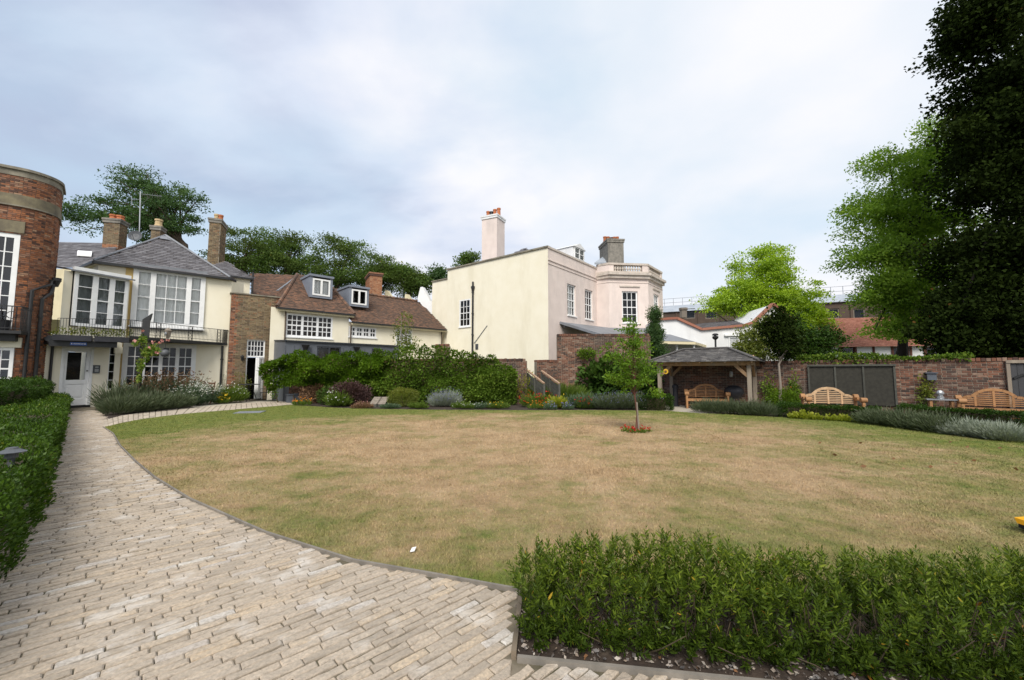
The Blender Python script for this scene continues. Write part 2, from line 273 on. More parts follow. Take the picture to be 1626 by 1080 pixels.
# ------------------------------------------------------------------ object helpers
WL = {}
def link(o, parent=None, loc=(0, 0, 0)):
    COL.objects.link(o); WL[o.name] = V3(loc)
    if parent: o.parent = parent; o.location = V3(loc) - WL[parent.name]
    else: o.location = loc
    return o
def tag(o, label=None, cat=None, group=None, kind=None):
    for k, v in (('label', label), ('category', cat), ('group', group), ('kind', kind)):
        if v: o[k] = v
    return o
def thing(name, label, cat, loc, group=None):
    o = bpy.data.objects.new(name, None); o.empty_display_size = .2
    return tag(link(o, None, loc), label, cat, group)
class MB:
    def __init__(s): s.v = []; s.f = []; s.r = []; s.m = []; s.cr = None; s.mi = 0
    def poly(s, pts, r=None):
        k = len(s.v); s.v += [tuple(p) for p in pts]; s.f.append(tuple(range(k, k + len(pts))))
        s.r.append(rng.random() if r is None else r); s.m.append(s.mi)
    def box(s, o, a, b, c, r=None):
        o, a, b, c = map(V3, (o, a, b, c)); r = rng.random() if r is None else r
        if a.cross(b).dot(c) < 0: a, b = b, a
        p = [o, o + a, o + a + b, o + b, o + c, o + a + c, o + a + b + c, o + b + c]; k = len(s.v); s.v += [tuple(q) for q in p]
        for f in ((0, 3, 2, 1), (4, 5, 6, 7), (0, 1, 5, 4), (1, 2, 6, 5), (2, 3, 7, 6), (3, 0, 4, 7)):
            s.f.append(tuple(k + i for i in f)); s.r.append(r); s.m.append(s.mi)
    def cbox(s, c, sz, rz=0, r=None):
        u = V3((math.cos(rz), math.sin(rz), 0)); w = V3((-u.y, u.x, 0)); c = V3(c)
        s.box(c - u * sz[0] / 2 - w * sz[1] / 2 - V3((0, 0, sz[2] / 2)), u * sz[0], w * sz[1], V3((0, 0, sz[2])), r)
    def bar(s, a, b, w, h, up=(0, 0, 1), r=None):   # rectangular bar from a to b
        a, b = V3(a), V3(b); d = b - a; x = d.cross(V3(up))
        if x.length < 1e-6: x = V3((1, 0, 0))
        x = x.normalized() * w; y = x.cross(d).normalized() * h
        s.box(a - x / 2 - y / 2, d, x, y, r)
    def prism(s, pts, h, r=None):
        r = rng.random() if r is None else r; h = V3(h) if not isinstance(h, (int, float)) else V3((0, 0, h))
        pts = [V3(p) for p in pts]; k = len(s.v); n = len(pts); s.v += [tuple(p) for p in pts] + [tuple(p + h) for p in pts]
        fs = [tuple(k + n - 1 - i for i in range(n)), tuple(k + n + i for i in range(n))] + [(k + i, k + (i + 1) % n, k + n + (i + 1) % n, k + n + i) for i in range(n)]
        for f in fs: s.f.append(f); s.r.append(r); s.m.append(s.mi)
    def tube(s, pts, r0, r1=None, n=6, r=None):
        pts = [V3(p) for p in pts]; r1 = r0 if r1 is None else r1; k = len(s.v); r = rng.random() if r is None else r
        for i, p in enumerate(pts):
            d = (pts[min(i + 1, len(pts) - 1)] - pts[max(i - 1, 0)]).normalized()
            x = d.cross(V3((0, 0, 1)) if abs(d.z) < .95 else V3((1, 0, 0))).normalized(); y = d.cross(x)
            q = r0 + (r1 - r0) * i / max(1, len(pts) - 1)
            s.v += [tuple(p + x * q * math.cos(2 * math.pi * j / n) + y * q * math.sin(2 * math.pi * j / n)) for j in range(n)]
        for i in range(len(pts) - 1):
            for j in range(n):
                s.f.append((k + i * n + j, k + i * n + (j + 1) % n, k + (i + 1) * n + (j + 1) % n, k + (i + 1) * n + j)); s.r.append(r); s.m.append(s.mi)
        for e in (tuple(k + j for j in range(n)), tuple(k + (len(pts) - 1) * n + n - 1 - j for j in range(n))): s.f.append(e); s.r.append(r); s.m.append(s.mi)
    def lathe(s, c, prof, n=12, r=None):
        k = len(s.v); r = rng.random() if r is None else r; c = V3(c)
        for (q, z) in prof: s.v += [(c.x + q * math.cos(2 * math.pi * j / n), c.y + q * math.sin(2 * math.pi * j / n), c.z + z) for j in range(n)]
        for i in range(len(prof) - 1):
            for j in range(n): s.f.append((k + i * n + j, k + i * n + (j + 1) % n, k + (i + 1) * n + (j + 1) % n, k + (i + 1) * n + j)); s.r.append(r); s.m.append(s.mi)
        s.f.append(tuple(k + n - 1 - j for j in range(n))); s.r.append(r); s.m.append(s.mi)
        s.f.append(tuple(k + (len(prof) - 1) * n + j for j in range(n))); s.r.append(r); s.m.append(s.mi)
    def build(s, name, m, parent=None, kind=None, smooth=False, label=None, cat=None, group=None):
        v = np.array(s.v, dtype=np.float64)
        c = V3(((v[:, 0].min() + v[:, 0].max()) / 2, (v[:, 1].min() + v[:, 1].max()) / 2, v[:, 2].min()))
        me = bpy.data.meshes.new(name); me.from_pydata([(a - c.x, b - c.y, d - c.z) for a, b, d in s.v], [], s.f)
        for x in ([m] if isinstance(m, str) else m): me.materials.append(MT[x])
        if not isinstance(m, str): me.polygons.foreach_set('material_index', s.m)
        a = me.attributes.new('rnd', 'FLOAT', 'FACE'); a.data.foreach_set('value', s.r)
        if smooth: me.shade_smooth()
        o = link(bpy.data.objects.new(name, me), parent, c)
        return tag(o, label, cat, group, kind)
def npmesh(name, verts, k, rnd, m, parent=None, kind=None, label=None, cat=None, group=None):
    verts = np.asarray(verts, dtype=np.float32).reshape(-1, 3); nf = len(verts) // k
    c = V3((float(verts[:, 0].min() + verts[:, 0].max()) / 2, float(verts[:, 1].min() + verts[:, 1].max()) / 2, float(verts[:, 2].min())))
    verts = verts - np.array(c, dtype=np.float32)
    me = bpy.data.meshes.new(name); me.vertices.add(len(verts)); me.vertices.foreach_set('co', verts.ravel())
    me.loops.add(len(verts)); me.loops.foreach_set('vertex_index', np.arange(len(verts), dtype=np.int32))
    me.polygons.add(nf); me.polygons.foreach_set('loop_start', np.arange(0, nf * k, k, dtype=np.int32))
    me.materials.append(MT[m]); me.update(calc_edges=True)
    a = me.attributes.new('rnd', 'FLOAT', 'FACE'); a.data.foreach_set('value', np.asarray(rnd, dtype=np.float32))
    return tag(link(bpy.data.objects.new(name, me), parent, c), label, cat, group, kind)
def unit(a): return a / (np.linalg.norm(a, axis=1, keepdims=True) + 1e-9)
def leafquads(P, size, aspect=.5, dirs=None, spread=1., six=False, szvar=.35, flat=0.):
    """rhombic (or six-cornered) leaves at P growing along dirs"""
    n = len(P); d = nr.normal(size=(n, 3))
    d = unit(d)
    if dirs is not None: d = unit(dirs + d * spread)
    w = unit(nr.normal(size=(n, 3)))
    if flat: w[:, 2] *= (1 - flat)
    s = unit(np.cross(d, w)); nn = np.cross(s, d)
    L = (np.asarray(size) * (1 + nr.uniform(-szvar, szvar, n)))[:, None]; Wd = L * aspect
    if six:
        q = [P, P + d * L * .3 + s * Wd * .45 + nn * L * .05, P + d * L * .68 + s * Wd * .4 + nn * L * .03, P + d * L - nn * L * .08, P + d * L * .68 - s * Wd * .4 + nn * L * .03, P + d * L * .3 - s * Wd * .45 + nn * L * .05]
    else:
        q = [P, P + d * L * .5 + s * Wd * .5 + nn * L * .08, P + d * L, P + d * L * .5 - s * Wd * .5 + nn * L * .08]
    return np.stack(q, axis=1)
def inball(n, shell=.5):
    d = unit(nr.normal(size=(n, 3))); return d * (nr.uniform(0, 1, n) ** shell)[:, None]
def vnoise(x, y, seed=0):
    xi = np.floor(x).astype(int); yi = np.floor(y).astype(int); xf = x - xi; yf = y - yi
    def h(a, b):
        z = np.sin(a * 127.1 + b * 311.7 + seed * 74.7) * 43758.5453; return z - np.floor(z)
    u = xf * xf * (3 - 2 * xf); v = yf * yf * (3 - 2 * yf)
    return (h(xi, yi) * (1 - u) + h(xi + 1, yi) * u) * (1 - v) + (h(xi, yi + 1) * (1 - u) + h(xi + 1, yi + 1) * u) * v
class Wall:
    def __init__(s, o, u): s.o = V3((o[0], o[1], 0)); s.u = V3((u[0], u[1], 0)).normalized(); s.n = V3((s.u.y, -s.u.x, 0))
    def at(s, px, py):
        r = V3(ray(px, py)); c = V3((0, 0, EYE)); k = (s.o - c).dot(s.n) / r.dot(s.n); p = c + r * k
        return (p - s.o).dot(s.u), p.z
    def p(s, t, z, off=0.): return s.o + s.u * t + s.n * off + V3((0, 0, z))
    def rect(s, px0, py1, px1, py0):     # pixel box -> t0, t1, z0, z1
        ym = (py0 + py1) / 2; xm = (px0 + px1) / 2
        return s.at(px0, ym)[0], s.at(px1, ym)[0], s.at(xm, py0)[1], s.at(xm, py1)[1]
def wallface(mb, w, t0, t1, z0, z1, holes=(), off=0., reveal=.14, thick=0):
    ts = sorted({t0, t1, *[h[0] for h in holes], *[h[1] for h in holes]}); zs = sorted({z0, z1, *[h[2] for h in holes], *[h[3] for h in holes]})
    ts = [t for t in ts if t0 <= t <= t1]; zs = [z for z in zs if z0 <= z <= z1]
    for a, b in zip(ts, ts[1:]):
        for c, d in zip(zs, zs[1:]):
            tm, zm = (a + b) / 2, (c + d) / 2
            if any(h[0] < tm < h[1] and h[2] < zm < h[3] for h in holes): continue
            mb.poly([w.p(a, c, off), w.p(b, c, off), w.p(b, d, off), w.p(a, d, off)])
    for (a, b, c, d) in holes:
        q = [(a, c), (b, c), (b, d), (a, d)]
        for i in range(4):
            (ta, za), (tb, zb) = q[i], q[(i + 1) % 4]
            mb.poly([w.p(ta, za, off), w.p(tb, zb, off), w.p(tb, zb, off - reveal), w.p(ta, za, off - reveal)])
def bx(mb, w, t0, t1, z0, z1, o0, o1, r=None):   # box in wall coordinates
    mb.box(w.p(t0, z0, o0), w.u * (t1 - t0), V3((0, 0, z1 - z0)), w.n * (o1 - o0), r)
def window(parent, w, t0, t1, z0, z1, lights=((1, 2),), rows=4, fw=.07, mw=.09, bw=.028, off=0., recess=.1, back='dark_room', curtain=None, sill=True, frame='white_paint', glass='glass', name='window', wts=None, label=None, backd=.35, head=0):
    mb = MB(); o1 = off - recess + .05; o0 = off - recess - .04
    z0i, z1i = z0 + fw, z1 - fw
    bx(mb, w, t0, t0 + fw, z0, z1, o0, o1); bx(mb, w, t1 - fw, t1, z0, z1, o0, o1)
    bx(mb, w, t0 + fw, t1 - fw, z0, z0i, o0, o1); bx(mb, w, t0 + fw, t1 - fw, z1i, z1, o0, o1)
    cols = [l if isinstance(l, int) else l[1] for l in lights]; n = len(cols); wts = wts or cols
    tot = (t1 - t0 - 2 * fw - mw * (n - 1)); x = t0 + fw; spans = []
    for i, c in enumerate(wts):
        ww = tot * c / sum(wts); spans.append((x, x + ww)); x += ww
        if i < n - 1: bx(mb, w, x, x + mw, z0i, z1i, o0, o1 + .01); x += mw
    f = mb.build(name, frame, parent, label=label)
    pane_me = None
    for (a, b), c in zip(spans, cols):
        dx, dz = (b - a) / c, (z1i - z0i) / rows
        for i in range(1, c):
            m = MB(); bx(m, w, a + i * dx - bw / 2, a + i * dx + bw / 2, z0i, z1i, o0 + .015, o1 - .012); m.build('glazing_bar', frame, f)
        for j in range(1, rows):
            m = MB(); hb = bw * (1.7 if rows % 2 == 0 and j == rows // 2 else 1); 
            m_o = .002
            bx(m, w, a, b, z0i + j * dz - hb / 2, z0i + j * dz + hb / 2, o0 + .015 + m_o, o1 - .012 + m_o); m.build('glazing_bar', frame, f)
        for i in range(c):
            for j in range(rows):
                m = MB(); oo = (o0 + o1) / 2; e = [rng.uniform(-.0025, .0025) for _ in range(4)]
                ta, tb, za, zb = a + i * dx, a + (i + 1) * dx, z0i + j * dz, z0i + (j + 1) * dz
                m.poly([w.p(ta, za, oo + e[0]), w.p(tb, za, oo + e[1]), w.p(tb, zb, oo + e[2]), w.p(ta, zb, oo + e[3])]); m.build('pane', glass, f)
    if curtain:
        m = MB(); k = max(12, int((t1 - t0) * 22)); pts = []
        for i in range(k + 1):
            t = t0 + .02 + (t1 - t0 - .04) * i / k; pts.append((t, off - recess - .13 + .028 * math.sin(t * 38 + math.sin(t * 9) * 2) ))
        for (ta, oa), (tb, ob) in zip(pts, pts[1:]): m.poly([w.p(ta, z0 + .02, oa), w.p(tb, z0 + .02, ob), w.p(tb, z1 - .02, ob), w.p(ta, z1 - .02, oa)])
        m.build('curtain', curtain, f)
    m = MB(); bo = off - recess - backd
    m.poly([w.p(t0, z0, bo), w.p(t1, z0, bo), w.p(t1, z1, bo), w.p(t0, z1, bo)])
    for (ta, za, tb, zb) in ((t0, z0, t1, z0), (t1, z0, t1, z1), (t1, z1, t0, z1), (t0, z1, t0, z0)):
        m.poly([w.p(ta, za, bo), w.p(tb, zb, bo), w.p(tb, zb, o0 - .01), w.p(ta, za, o0 - .01)])
    m.build('interior', back, f)
    if sill:
        m = MB(); bx(m, w, t0 - .06, t1 + .06, z0 - .07, z0 - .003, off - .02, off + .07); m.build('sill', frame, f)
    return f
def bricks_on(curve, L, z0, z1, holes=(), bl=.225, bh=.075, gap=.011, proud=.012, mb=None, parts=None, score=None, back=.0):
    """courses of bricks laid along curve(s)->(point2d, tangent); returns list of 8-corner boxes"""
    out = []; nz = int((z1 - z0) / bh); bh = (z1 - z0) / nz
    for k in range(nz):
        s = -(k % 2) * bl * .5 - rng.random() * .03; flem = 0
        while s < L:
            l = bl * (1 if (flem % 2 == 0) else .52); flem += 1
            a, b = max(s, 0) + gap / 2, min(s + l, L) - gap / 2; s += l
            if b - a < .03: continue
            za, zb = z0 + k * bh + gap / 2, z0 + (k + 1) * bh - gap / 2; sm, zm = (a + b) / 2, (za + zb) / 2
            for h in holes:
                if h[2] < zm < h[3]:
                    if a < h[0] < b: b = h[0] - .004
                    elif a < h[1] < b: a = h[1] + .004
            sm = (a + b) / 2
            if b - a < .03 or any(h[0] < sm < h[1] and h[2] < zm < h[3] for h in holes): continue
            p, t, n = curve(sm); pr = proud * rng.uniform(.35, 1.35)
            o = V3((p[0], p[1], za + rng.uniform(-.002, .002))) - V3((t[0], t[1], 0)) * (b - a) / 2
            out.append((o, V3((t[0], t[1], 0)) * (b - a), V3((n[0], n[1], 0)) * pr, V3((0, 0, zb - za)), sm))
    return out
def brickbox(mb, q):
    o, a, n, c, _ = q; p = [o, o + a, o + a + c, o + c]; k = len(mb.v); e = min(.006, n.length * .5)
    i_ = a.normalized() * e; j_ = V3((0, 0, e)); f = [o + n + i_ + j_, o + a + n - i_ + j_, o + a + c + n - i_ - j_, o + c + n + i_ - j_]
    mb.v += [tuple(x) for x in p + f]; r = rng.random()
    for q_ in ((4, 5, 6, 7), (0, 1, 5, 4), (1, 2, 6, 5), (2, 3, 7, 6), (3, 0, 4, 7)): mb.f.append(tuple(k + i for i in q_)); mb.r.append(r); mb.m.append(mb.mi)
def add_bricks(parent, lst, m, nparts=0):
    if nparts:
        vis = []
        for i, q in enumerate(lst):
            c = q[0] + q[1] / 2; a = proj(*q[0]); b = proj(*(q[0] + q[1]))
            if 0 < a[0] < 1626 and 0 < a[1] < 1080: vis.append((-abs(b[0] - a[0]) * (1 + abs(q[3].z)), i))
        vis.sort(); top = {i for _, i in vis[:nparts]}
    else: top = set()
    rest = MB()
    for i, q in enumerate(lst):
        if i in top: m1 = MB(); brickbox(m1, q); m1.build('brick', m, parent)
        else: brickbox(rest, q)
    if rest.v: rest.build('brickwork', m, parent, kind='stuff')
def wcurve(w, t0, off=0.):
    def f(s): p = w.p(t0 + s, 0, off); return p, w.u, w.n
    return f
def inpoly(x, y, poly):
    c = False; j = len(poly) - 1
    for i in range(len(poly)):
        xi, yi = poly[i][:2]; xj, yj = poly[j][:2]
        if (yi > y) != (yj > y) and x < (xj - xi) * (y - yi) / (yj - yi) + xi: c = not c
        j = i
    return c
def tiles(poly, tw, ex, th=.018, jit=.004, over=.04):
    """rows of tiles on a planar polygon, its first edge the eave; returns list of 5-quad slabs"""
    P = [V3(p) for p in poly]; e = (P[1] - P[0]).normalized(); n = None
    n = e.cross(P[-1] - P[0]).normalized()
    if n.z < 0: n = -n
    s = n.cross(e).normalized()
    if s.z < 0: s = -s
    q = [((p - P[0]).dot(e), (p - P[0]).dot(s)) for p in P]
    umin, umax = min(a for a, _ in q), max(a for a, _ in q); vmax = max(b for _, b in q); out = []; r = 0; v = -over
    while v < vmax:
        u = umin - (r % 2) * tw / 2
        while u < umax:
            g = tw * rng.uniform(.94, 1.0); cu, cv = u + tw / 2, v + ex / 2
            if inpoly(cu, max(cv, .01), q):
                l = rng.uniform(.6, 1.4) * th; j = rng.uniform(-jit, jit)
                a = P[0] + e * u + s * (v + j); b = P[0] + e * (u + g) + s * (v - j); c = P[0] + e * (u + g) + s * (v + ex * 1.25); d = P[0] + e * u + s * (v + ex * 1.25)
                out.append([a + n * .004, b + n * .004, a + n * (l + th), b + n * (l + th * rng.uniform(.8, 1.1)), c + n * .006, d + n * .006])
            u += tw
        v += ex; r += 1
    return out
def tilebox(mb, t):
    k = len(mb.v); mb.v += [tuple(p) for p in t]; r = rng.random()
    for f in ((2, 3, 4, 5), (0, 1, 3, 2), (0, 2, 5), (1, 4, 3)): mb.f.append(tuple(k + i for i in f)); mb.r.append(r); mb.m.append(mb.mi)
def roof(parent, polys, m, tw, ex, th=.018, under='mortar_dark', name='roof', parts=0, pname='tile', label=None):
    mb = MB(); flat_ = []
    for P in polys:
        P = [V3(p) for p in P]; nn = (P[1] - P[0]).cross(P[-1] - P[0]).normalized()
        P = [p - V3((0, 0, (p - P[0]).dot(nn) / nn.z)) for p in P]; flat_.append(P); mb.poly([p - V3((0, 0, .012)) for p in P])
    polys = flat_; rf = mb.build(name, under, parent, label=label); rest = MB(); k = 0
    for P in polys:
        for t in tiles(P, tw, ex, th):
            if k < parts: m1 = MB(); tilebox(m1, t); m1.build(pname, m, rf if parent and not parent.parent else parent); k += 1
            else: tilebox(rest, t)
    if rest.v: rest.build(pname + '_courses', m, rf, kind='stuff')
    return rf

# ================================================================== GROUND
nearcurve = [(.05, 3.14), (-.57, 3.35), (-1.37, 3.61), (-2.5, 4.22), (-4.14, 5.31), (-5.5, 6.35), (-6.83, 7.46), (-8.6, 9.0), (-10.48, 10.75)]
strip_lo = [G(164, 679.5), G(195, 672), G(227, 666), G(265, 661), G(302, 657), G(383, 650), G(464, 643)]
strip_hi = [G(161, 669), G(195, 660.5), G(227, 655.5), G(265, 651), G(318, 647), G(383, 641.5), G(456, 637)]
faredge = [G(*q) for q in ((530, 648), (600, 650), (700, 651.5), (800, 652), (940, 652), (1060, 653), (1110, 657), (1180, 660), (1250, 664), (1320, 668), (1390, 673), (1460, 681), (1530, 690), (1626, 702))] + [(12.4, 8), (11.5, 5.4), (8.5, 3.9), (5, 3.25), (1.5, 3.06)]
LAWN = nearcurve + strip_lo + faredge
hedge_line = [(-2.2, .8), (-3.1, 2.2), (-3.96, 3.25), (-5.93, 5.19), (-9.2, 8.3), (-14.3, 12.95), (-19.6, 17.9)]
PATH = [(-2.2, .4), (5, .4), (5, 1.76), (.01, 2.44)] + nearcurve + [strip_lo[0], strip_hi[0], G(150, 652), (-19.4, 19.0), (-20.6, 19.2)] + [(x - .25, y - .25) for x, y in reversed(hedge_line)]
BED = [(.01, 2.44), (5, 1.73), (5, 3.2), (1.5, 3.02), (.06, 3.1)]
def sheet(name, m, poly, z, kind='structure'):
    mb = MB(); mb.poly([(x, y, z) for x, y in poly]); return mb.build(name, m, kind=kind)
mb = MB(); mb.poly([(-400, -60, -.06), (400, -60, -.06), (400, 900, -.06), (-400, 900, -.06)])
mat('far_ground', (.12, .11, .07), (.08, .09, .05), .95, .3); mb.build('ground', 'far_ground', kind='structure')
sheet('lawn', 'lawn', LAWN, .016)
path = sheet('brick_path', 'path_mortar', PATH, .007)
sheet('flower_bed', 'soil', BED, .02)
sheet('flower_bed', 'soil', [G(147, 648), strip_hi[0], *strip_hi[1:5], G(335, 641), (-15.6, 21.6), (-19.8, 19.4)], .006)
sheet('flower_bed', 'soil', [G(462, 640), G(464, 643), *faredge[:6], (7.2, 18.6), (8.5, 20.0), (1, 21.8), (-12.5, 22.6)], .002)
sheet('flower_bed', 'soil', [*faredge[6:14], (14.4, 9), (18.2, 12.6), (12.6, 17.2), (10.2, 16.0)], .002)
sheet('patio', 'patio', [G(310, 648), *strip_hi[4:], strip_lo[-1], G(472, 640), (-12.4, 22.5), (-16.5, 23.0), (-17, 21)], .009)
sheet('gazebo_paving', 'patio', [faredge[5], faredge[6], (9.6, 16.0), (12.2, 17.6), (8.2, 20.4), (6.0, 18.6)], .008)
mb = MB()
for i in range(len(strip_lo) - 1):
    mb.poly([(*strip_lo[i], .008), (*strip_lo[i + 1], .008), (*strip_hi[i + 1], .008), (*strip_hi[i], .008)])
strip = mb.build('sett_path', 'path_mortar', kind='structure')
# --- bricks of the path
ca, sa = math.cos(R(43)), math.sin(R(43)); bu, bv = V3((ca, sa, 0)), V3((-sa, ca, 0))
def clip_half(poly, a, b, keep_left):
    out = []; d = (b[0] - a[0], b[1] - a[1])
    side = lambda p: (d[0] * (p[1] - a[1]) - d[1] * (p[0] - a[0])) * (1 if keep_left else -1)
    for i in range(len(poly)):
        p, q = poly[i], poly[(i + 1) % len(poly)]; sp_, sq = side(p), side(q)
        if sp_ >= 0: out.append(p)
        if (sp_ > 0) != (sq > 0) and abs(sp_ - sq) > 1e-9:
            k = sp_ / (sp_ - sq); out.append((p[0] + (q[0] - p[0]) * k, p[1] + (q[1] - p[1]) * k))
    return out
edges_clip = [(nearcurve[i], nearcurve[i + 1], True) for i in range(len(nearcurve) - 1)] + [(nearcurve[-1], strip_lo[0], True)]
edges_clip += [((.0, 2.44), (.045, 3.14), True), ((.0, 2.435), (5, 1.725), False)]
def brick_prism(mb, q, zt, r):
    n = len(q); cx, cy = sum(p[0] for p in q) / n, sum(p[1] for p in q) / n; k = len(mb.v)
    tl = [rng.uniform(-.0035, .0035) for _ in q]
    mb.v += [(x, y, -.01) for x, y in q] + [(x, y, zt - .006 + t) for (x, y), t in zip(q, tl)]
    for (x, y), t in zip(q, tl):
        dx, dy = cx - x, cy - y; l = math.hypot(dx, dy) + 1e-6; e = .008 / l; mb.v.append((x + dx * e + rng.uniform(-.002, .002), y + dy * e + rng.uniform(-.002, .002), zt + t))
    for i in range(n):
        j = (i + 1) % n
        for o in (0, n): mb.f.append((k + o + i, k + o + j, k + o + n + j, k + o + n + i)); mb.r.append(r); mb.m.append(0)
    mb.f.append(tuple(k + 2 * n + i for i in range(n))); mb.r.append(r); mb.m.append(0)
cand = []; bl, bh = .225, .065
for row in range(-70, 380):
    off = (row % 2) * bl / 2 + rng.uniform(-.02, .02); cutx = rng.uniform(-.03, .03)
    u = -24.
    while u < 8.:
        l = bl * rng.uniform(.82, 1.2); u0 = u; u += l
        v0 = row * bh
        c = bu * (u0 + l / 2) + bv * (v0 + bh / 2)
        if not (-21 < c.x < 5 and .4 < c.y < 19.3) or not inpoly(c.x, c.y, PATH): 
            if not (-21 < c.x < 5 and .4 < c.y < 19.3) or not any(inpoly(c.x + bu.x * a_ * l * .45 + bv.x * b_ * .03, c.y + bu.y * a_ * l * .45 + bv.y * b_ * .03, PATH) for a_ in (-1, 0, 1) for b_ in (-1, 1)): continue
        mossy = min(1, max(0, (-c.x - 2.6) / 2.5)) * (1 - min(1, max(0, (c.y - 8.5) / 5))) * min(1, max(0, (vnoise(np.array([c.x * .9]), np.array([c.y * .9]), 9)[0] - .2) * 2.2)); g = rng.uniform(.006, .011) + .009 * mossy; hh = bh / 2 - g / 2 + rng.uniform(-.003, .001); ll = l / 2 - g * .3
        w_ = lambda: rng.uniform(-.0022, .0022)
        q = []
        for (a, b) in ((-ll, -hh), (-ll * .3, -hh), (ll * .4, -hh), (ll, -hh), (ll, hh), (ll * .3, hh), (-ll * .4, hh), (-ll, hh)):
            if abs(a) == ll: a *= rng.uniform(.98, 1.01)
            p = c + bu * (a + w_()) + bv * (b + w_()); q.append((p.x, p.y))
        def sd_(e):
            (x0_, y0_), (x1_, y1_) = e[0], e[1]; f_ = max(0, min(1, ((c.x - x0_) * (x1_ - x0_) + (c.y - y0_) * (y1_ - y0_)) / ((x1_ - x0_) ** 2 + (y1_ - y0_) ** 2))); return math.hypot(x0_ + (x1_ - x0_) * f_ - c.x, y0_ + (y1_ - y0_) * f_ - c.y)
        if any(inpoly(x, y, LAWN) for x, y in q) or any(inpoly(x, y, BED) for x, y in q):
            near_ = sorted(edges_clip, key=sd_)[:2]
            for e_ in near_:
                if sd_(e_) < .16 and len(q) >= 3: q = clip_half(q, *e_) if not (e_[2] is False and c.x < -.02) else q
            if len(q) < 3 or inpoly(sum(p[0] for p in q) / len(q), sum(p[1] for p in q) / len(q), BED) or inpoly(sum(p[0] for p in q) / len(q), sum(p[1] for p in q) / len(q), LAWN): continue
        if len(q) < 3: continue
        ar = abs(sum(q[i][0] * q[(i + 1) % len(q)][1] - q[(i + 1) % len(q)][0] * q[i][1] for i in range(len(q)))) / 2
        if ar < .0035: continue
        px, py = proj(c.x, c.y, 0); vis = -20 < px < 1646 and py < 1095
        cand.append((-(1 / (c.y + .01) ** 3 if vis else 0), q, c))
cand.sort(key=lambda t: t[0])
rest = MB()
for i, (s_, q, c) in enumerate(cand):
    zt = .019 + rng.uniform(-.004, .004) + .004 * (vnoise(np.array([c.x * 1.5]), np.array([c.y * 1.5]))[0] - .5)
    if i < 300:
        m1 = MB(); brick_prism(m1, q, zt, rng.random()); m1.build('brick', 'brick_path', path)
    else: brick_prism(rest, q, zt, rng.random())
rest.build('far_bricks', 'brick_path', path, kind='stuff')
mb = MB()      # stone setts of the narrow path round the lawn
for i in range(len(strip_lo) - 1):
    a, b = np.array(strip_lo[i]), np.array(strip_lo[i + 1]); c, d = np.array(strip_hi[i]), np.array(strip_hi[i + 1])
    n = max(2, int(math.dist(a, b) / .24)); m_ = max(3, int(math.dist(a, c) / .2))
    for j in range(n):
        for k in range(m_):
            f = lambda s, t: (a + (b - a) * s) * (1 - t) + (c + (d - c) * s) * t
            e = .05; q = [f((j + e) / n, (k + e) / m_), f((j + 1 - e) / n, (k + e) / m_), f((j + 1 - e) / n, (k + 1 - e) / m_), f((j + e) / n, (k + 1 - e) / m_)]
            brick_prism(mb, [tuple(x) for x in q], .022 + rng.uniform(-.004, .004), rng.random())
mb.build('sett', 'sett', strip, kind='stuff')
def strip_board(name, label, pts, th, h, z, m):
    mb = MB(); 
    for (x0, y0), (x1, y1) in zip(pts, pts[1:]): mb.bar((x0, y0, z), (x1, y1, z), th, h)
    return mb.build(name, m, label=label, cat='edging')
strip_board('lawn_edging', 'thin weathered timber edging between the brick path and the dry lawn', [(x, y) for x, y in nearcurve] + [strip_lo[0]], .022, .05, .015, 'board_grey')
strip_board('bed_edging', 'brown timber board along the short end of the front hedge bed', [(.01, 2.44), (.065, 3.08)], .03, .07, .02, 'board')
strip_board('bed_edging', 'pale grey timber board along the front of the low hedge bed', [(.03, 2.425), (.92, 2.297), (2.6, 2.06), (5, 1.72)], .026, .055, .012, 'board_grey')
mb = MB(); c = G(397, 655.5); mb.cbox((c[0], c[1], .02), (.95, .75, .03), .3)
mb.build('drain_cover', 'lead', label='flat grey drain cover set in the lawn near the patio', cat='drain cover')
mb = MB(); c = V3((*G(107, 647.5), 0)); mb.cbox((c.x, c.y, .03), (1.15, .45, .025), .35)
mb.build('door_mat', 'terrace_red', label='brown coir mat lying at the foot of the white door', cat='doormat')

# --- grass blades on the lawn
def grass():
    n = 420000
    Y = 3.0 * (19.0 / 3.0) ** (nr.uniform(0, 1, n) ** .85); X = nr.uniform(-1.36, 1.36, n) * Y
    lp = np.array(LAWN); ins = np.zeros(n, bool); j = len(lp) - 1
    for i in range(len(lp)):
        xi, yi = lp[i]; xj, yj = lp[j]
        ins ^= ((yi > Y) != (yj > Y)) & (X < (xj - xi) * (Y - yi) / (yj - yi + 1e-12) + xi); j = i
    X, Y = X[ins], Y[ins]; n = len(X)
    h = (.016 + .02 * vnoise(X * 2.2, Y * 2.2, 3) * vnoise(X * .6, Y * .6, 5)) * nr.uniform(.6, 1.5, n); wd = .0016 + .0011 * Y
    a = nr.uniform(0, 2 * np.pi, n); lean = nr.uniform(.2, 1.3, n) * h; b = nr.uniform(0, 2 * np.pi, n)
    P = np.stack([X, Y, np.full(n, .014)], 1); s = np.stack([np.cos(a), np.sin(a), 0 * a], 1) * wd[:, None] / 2
    T = P + np.stack([np.cos(b) * lean, np.sin(b) * lean, h], 1)
    npmesh('grass', np.stack([P - s, P + s, T], 1), 3, nr.uniform(0, 1, n), 'grass_blade', kind='stuff')
grass()

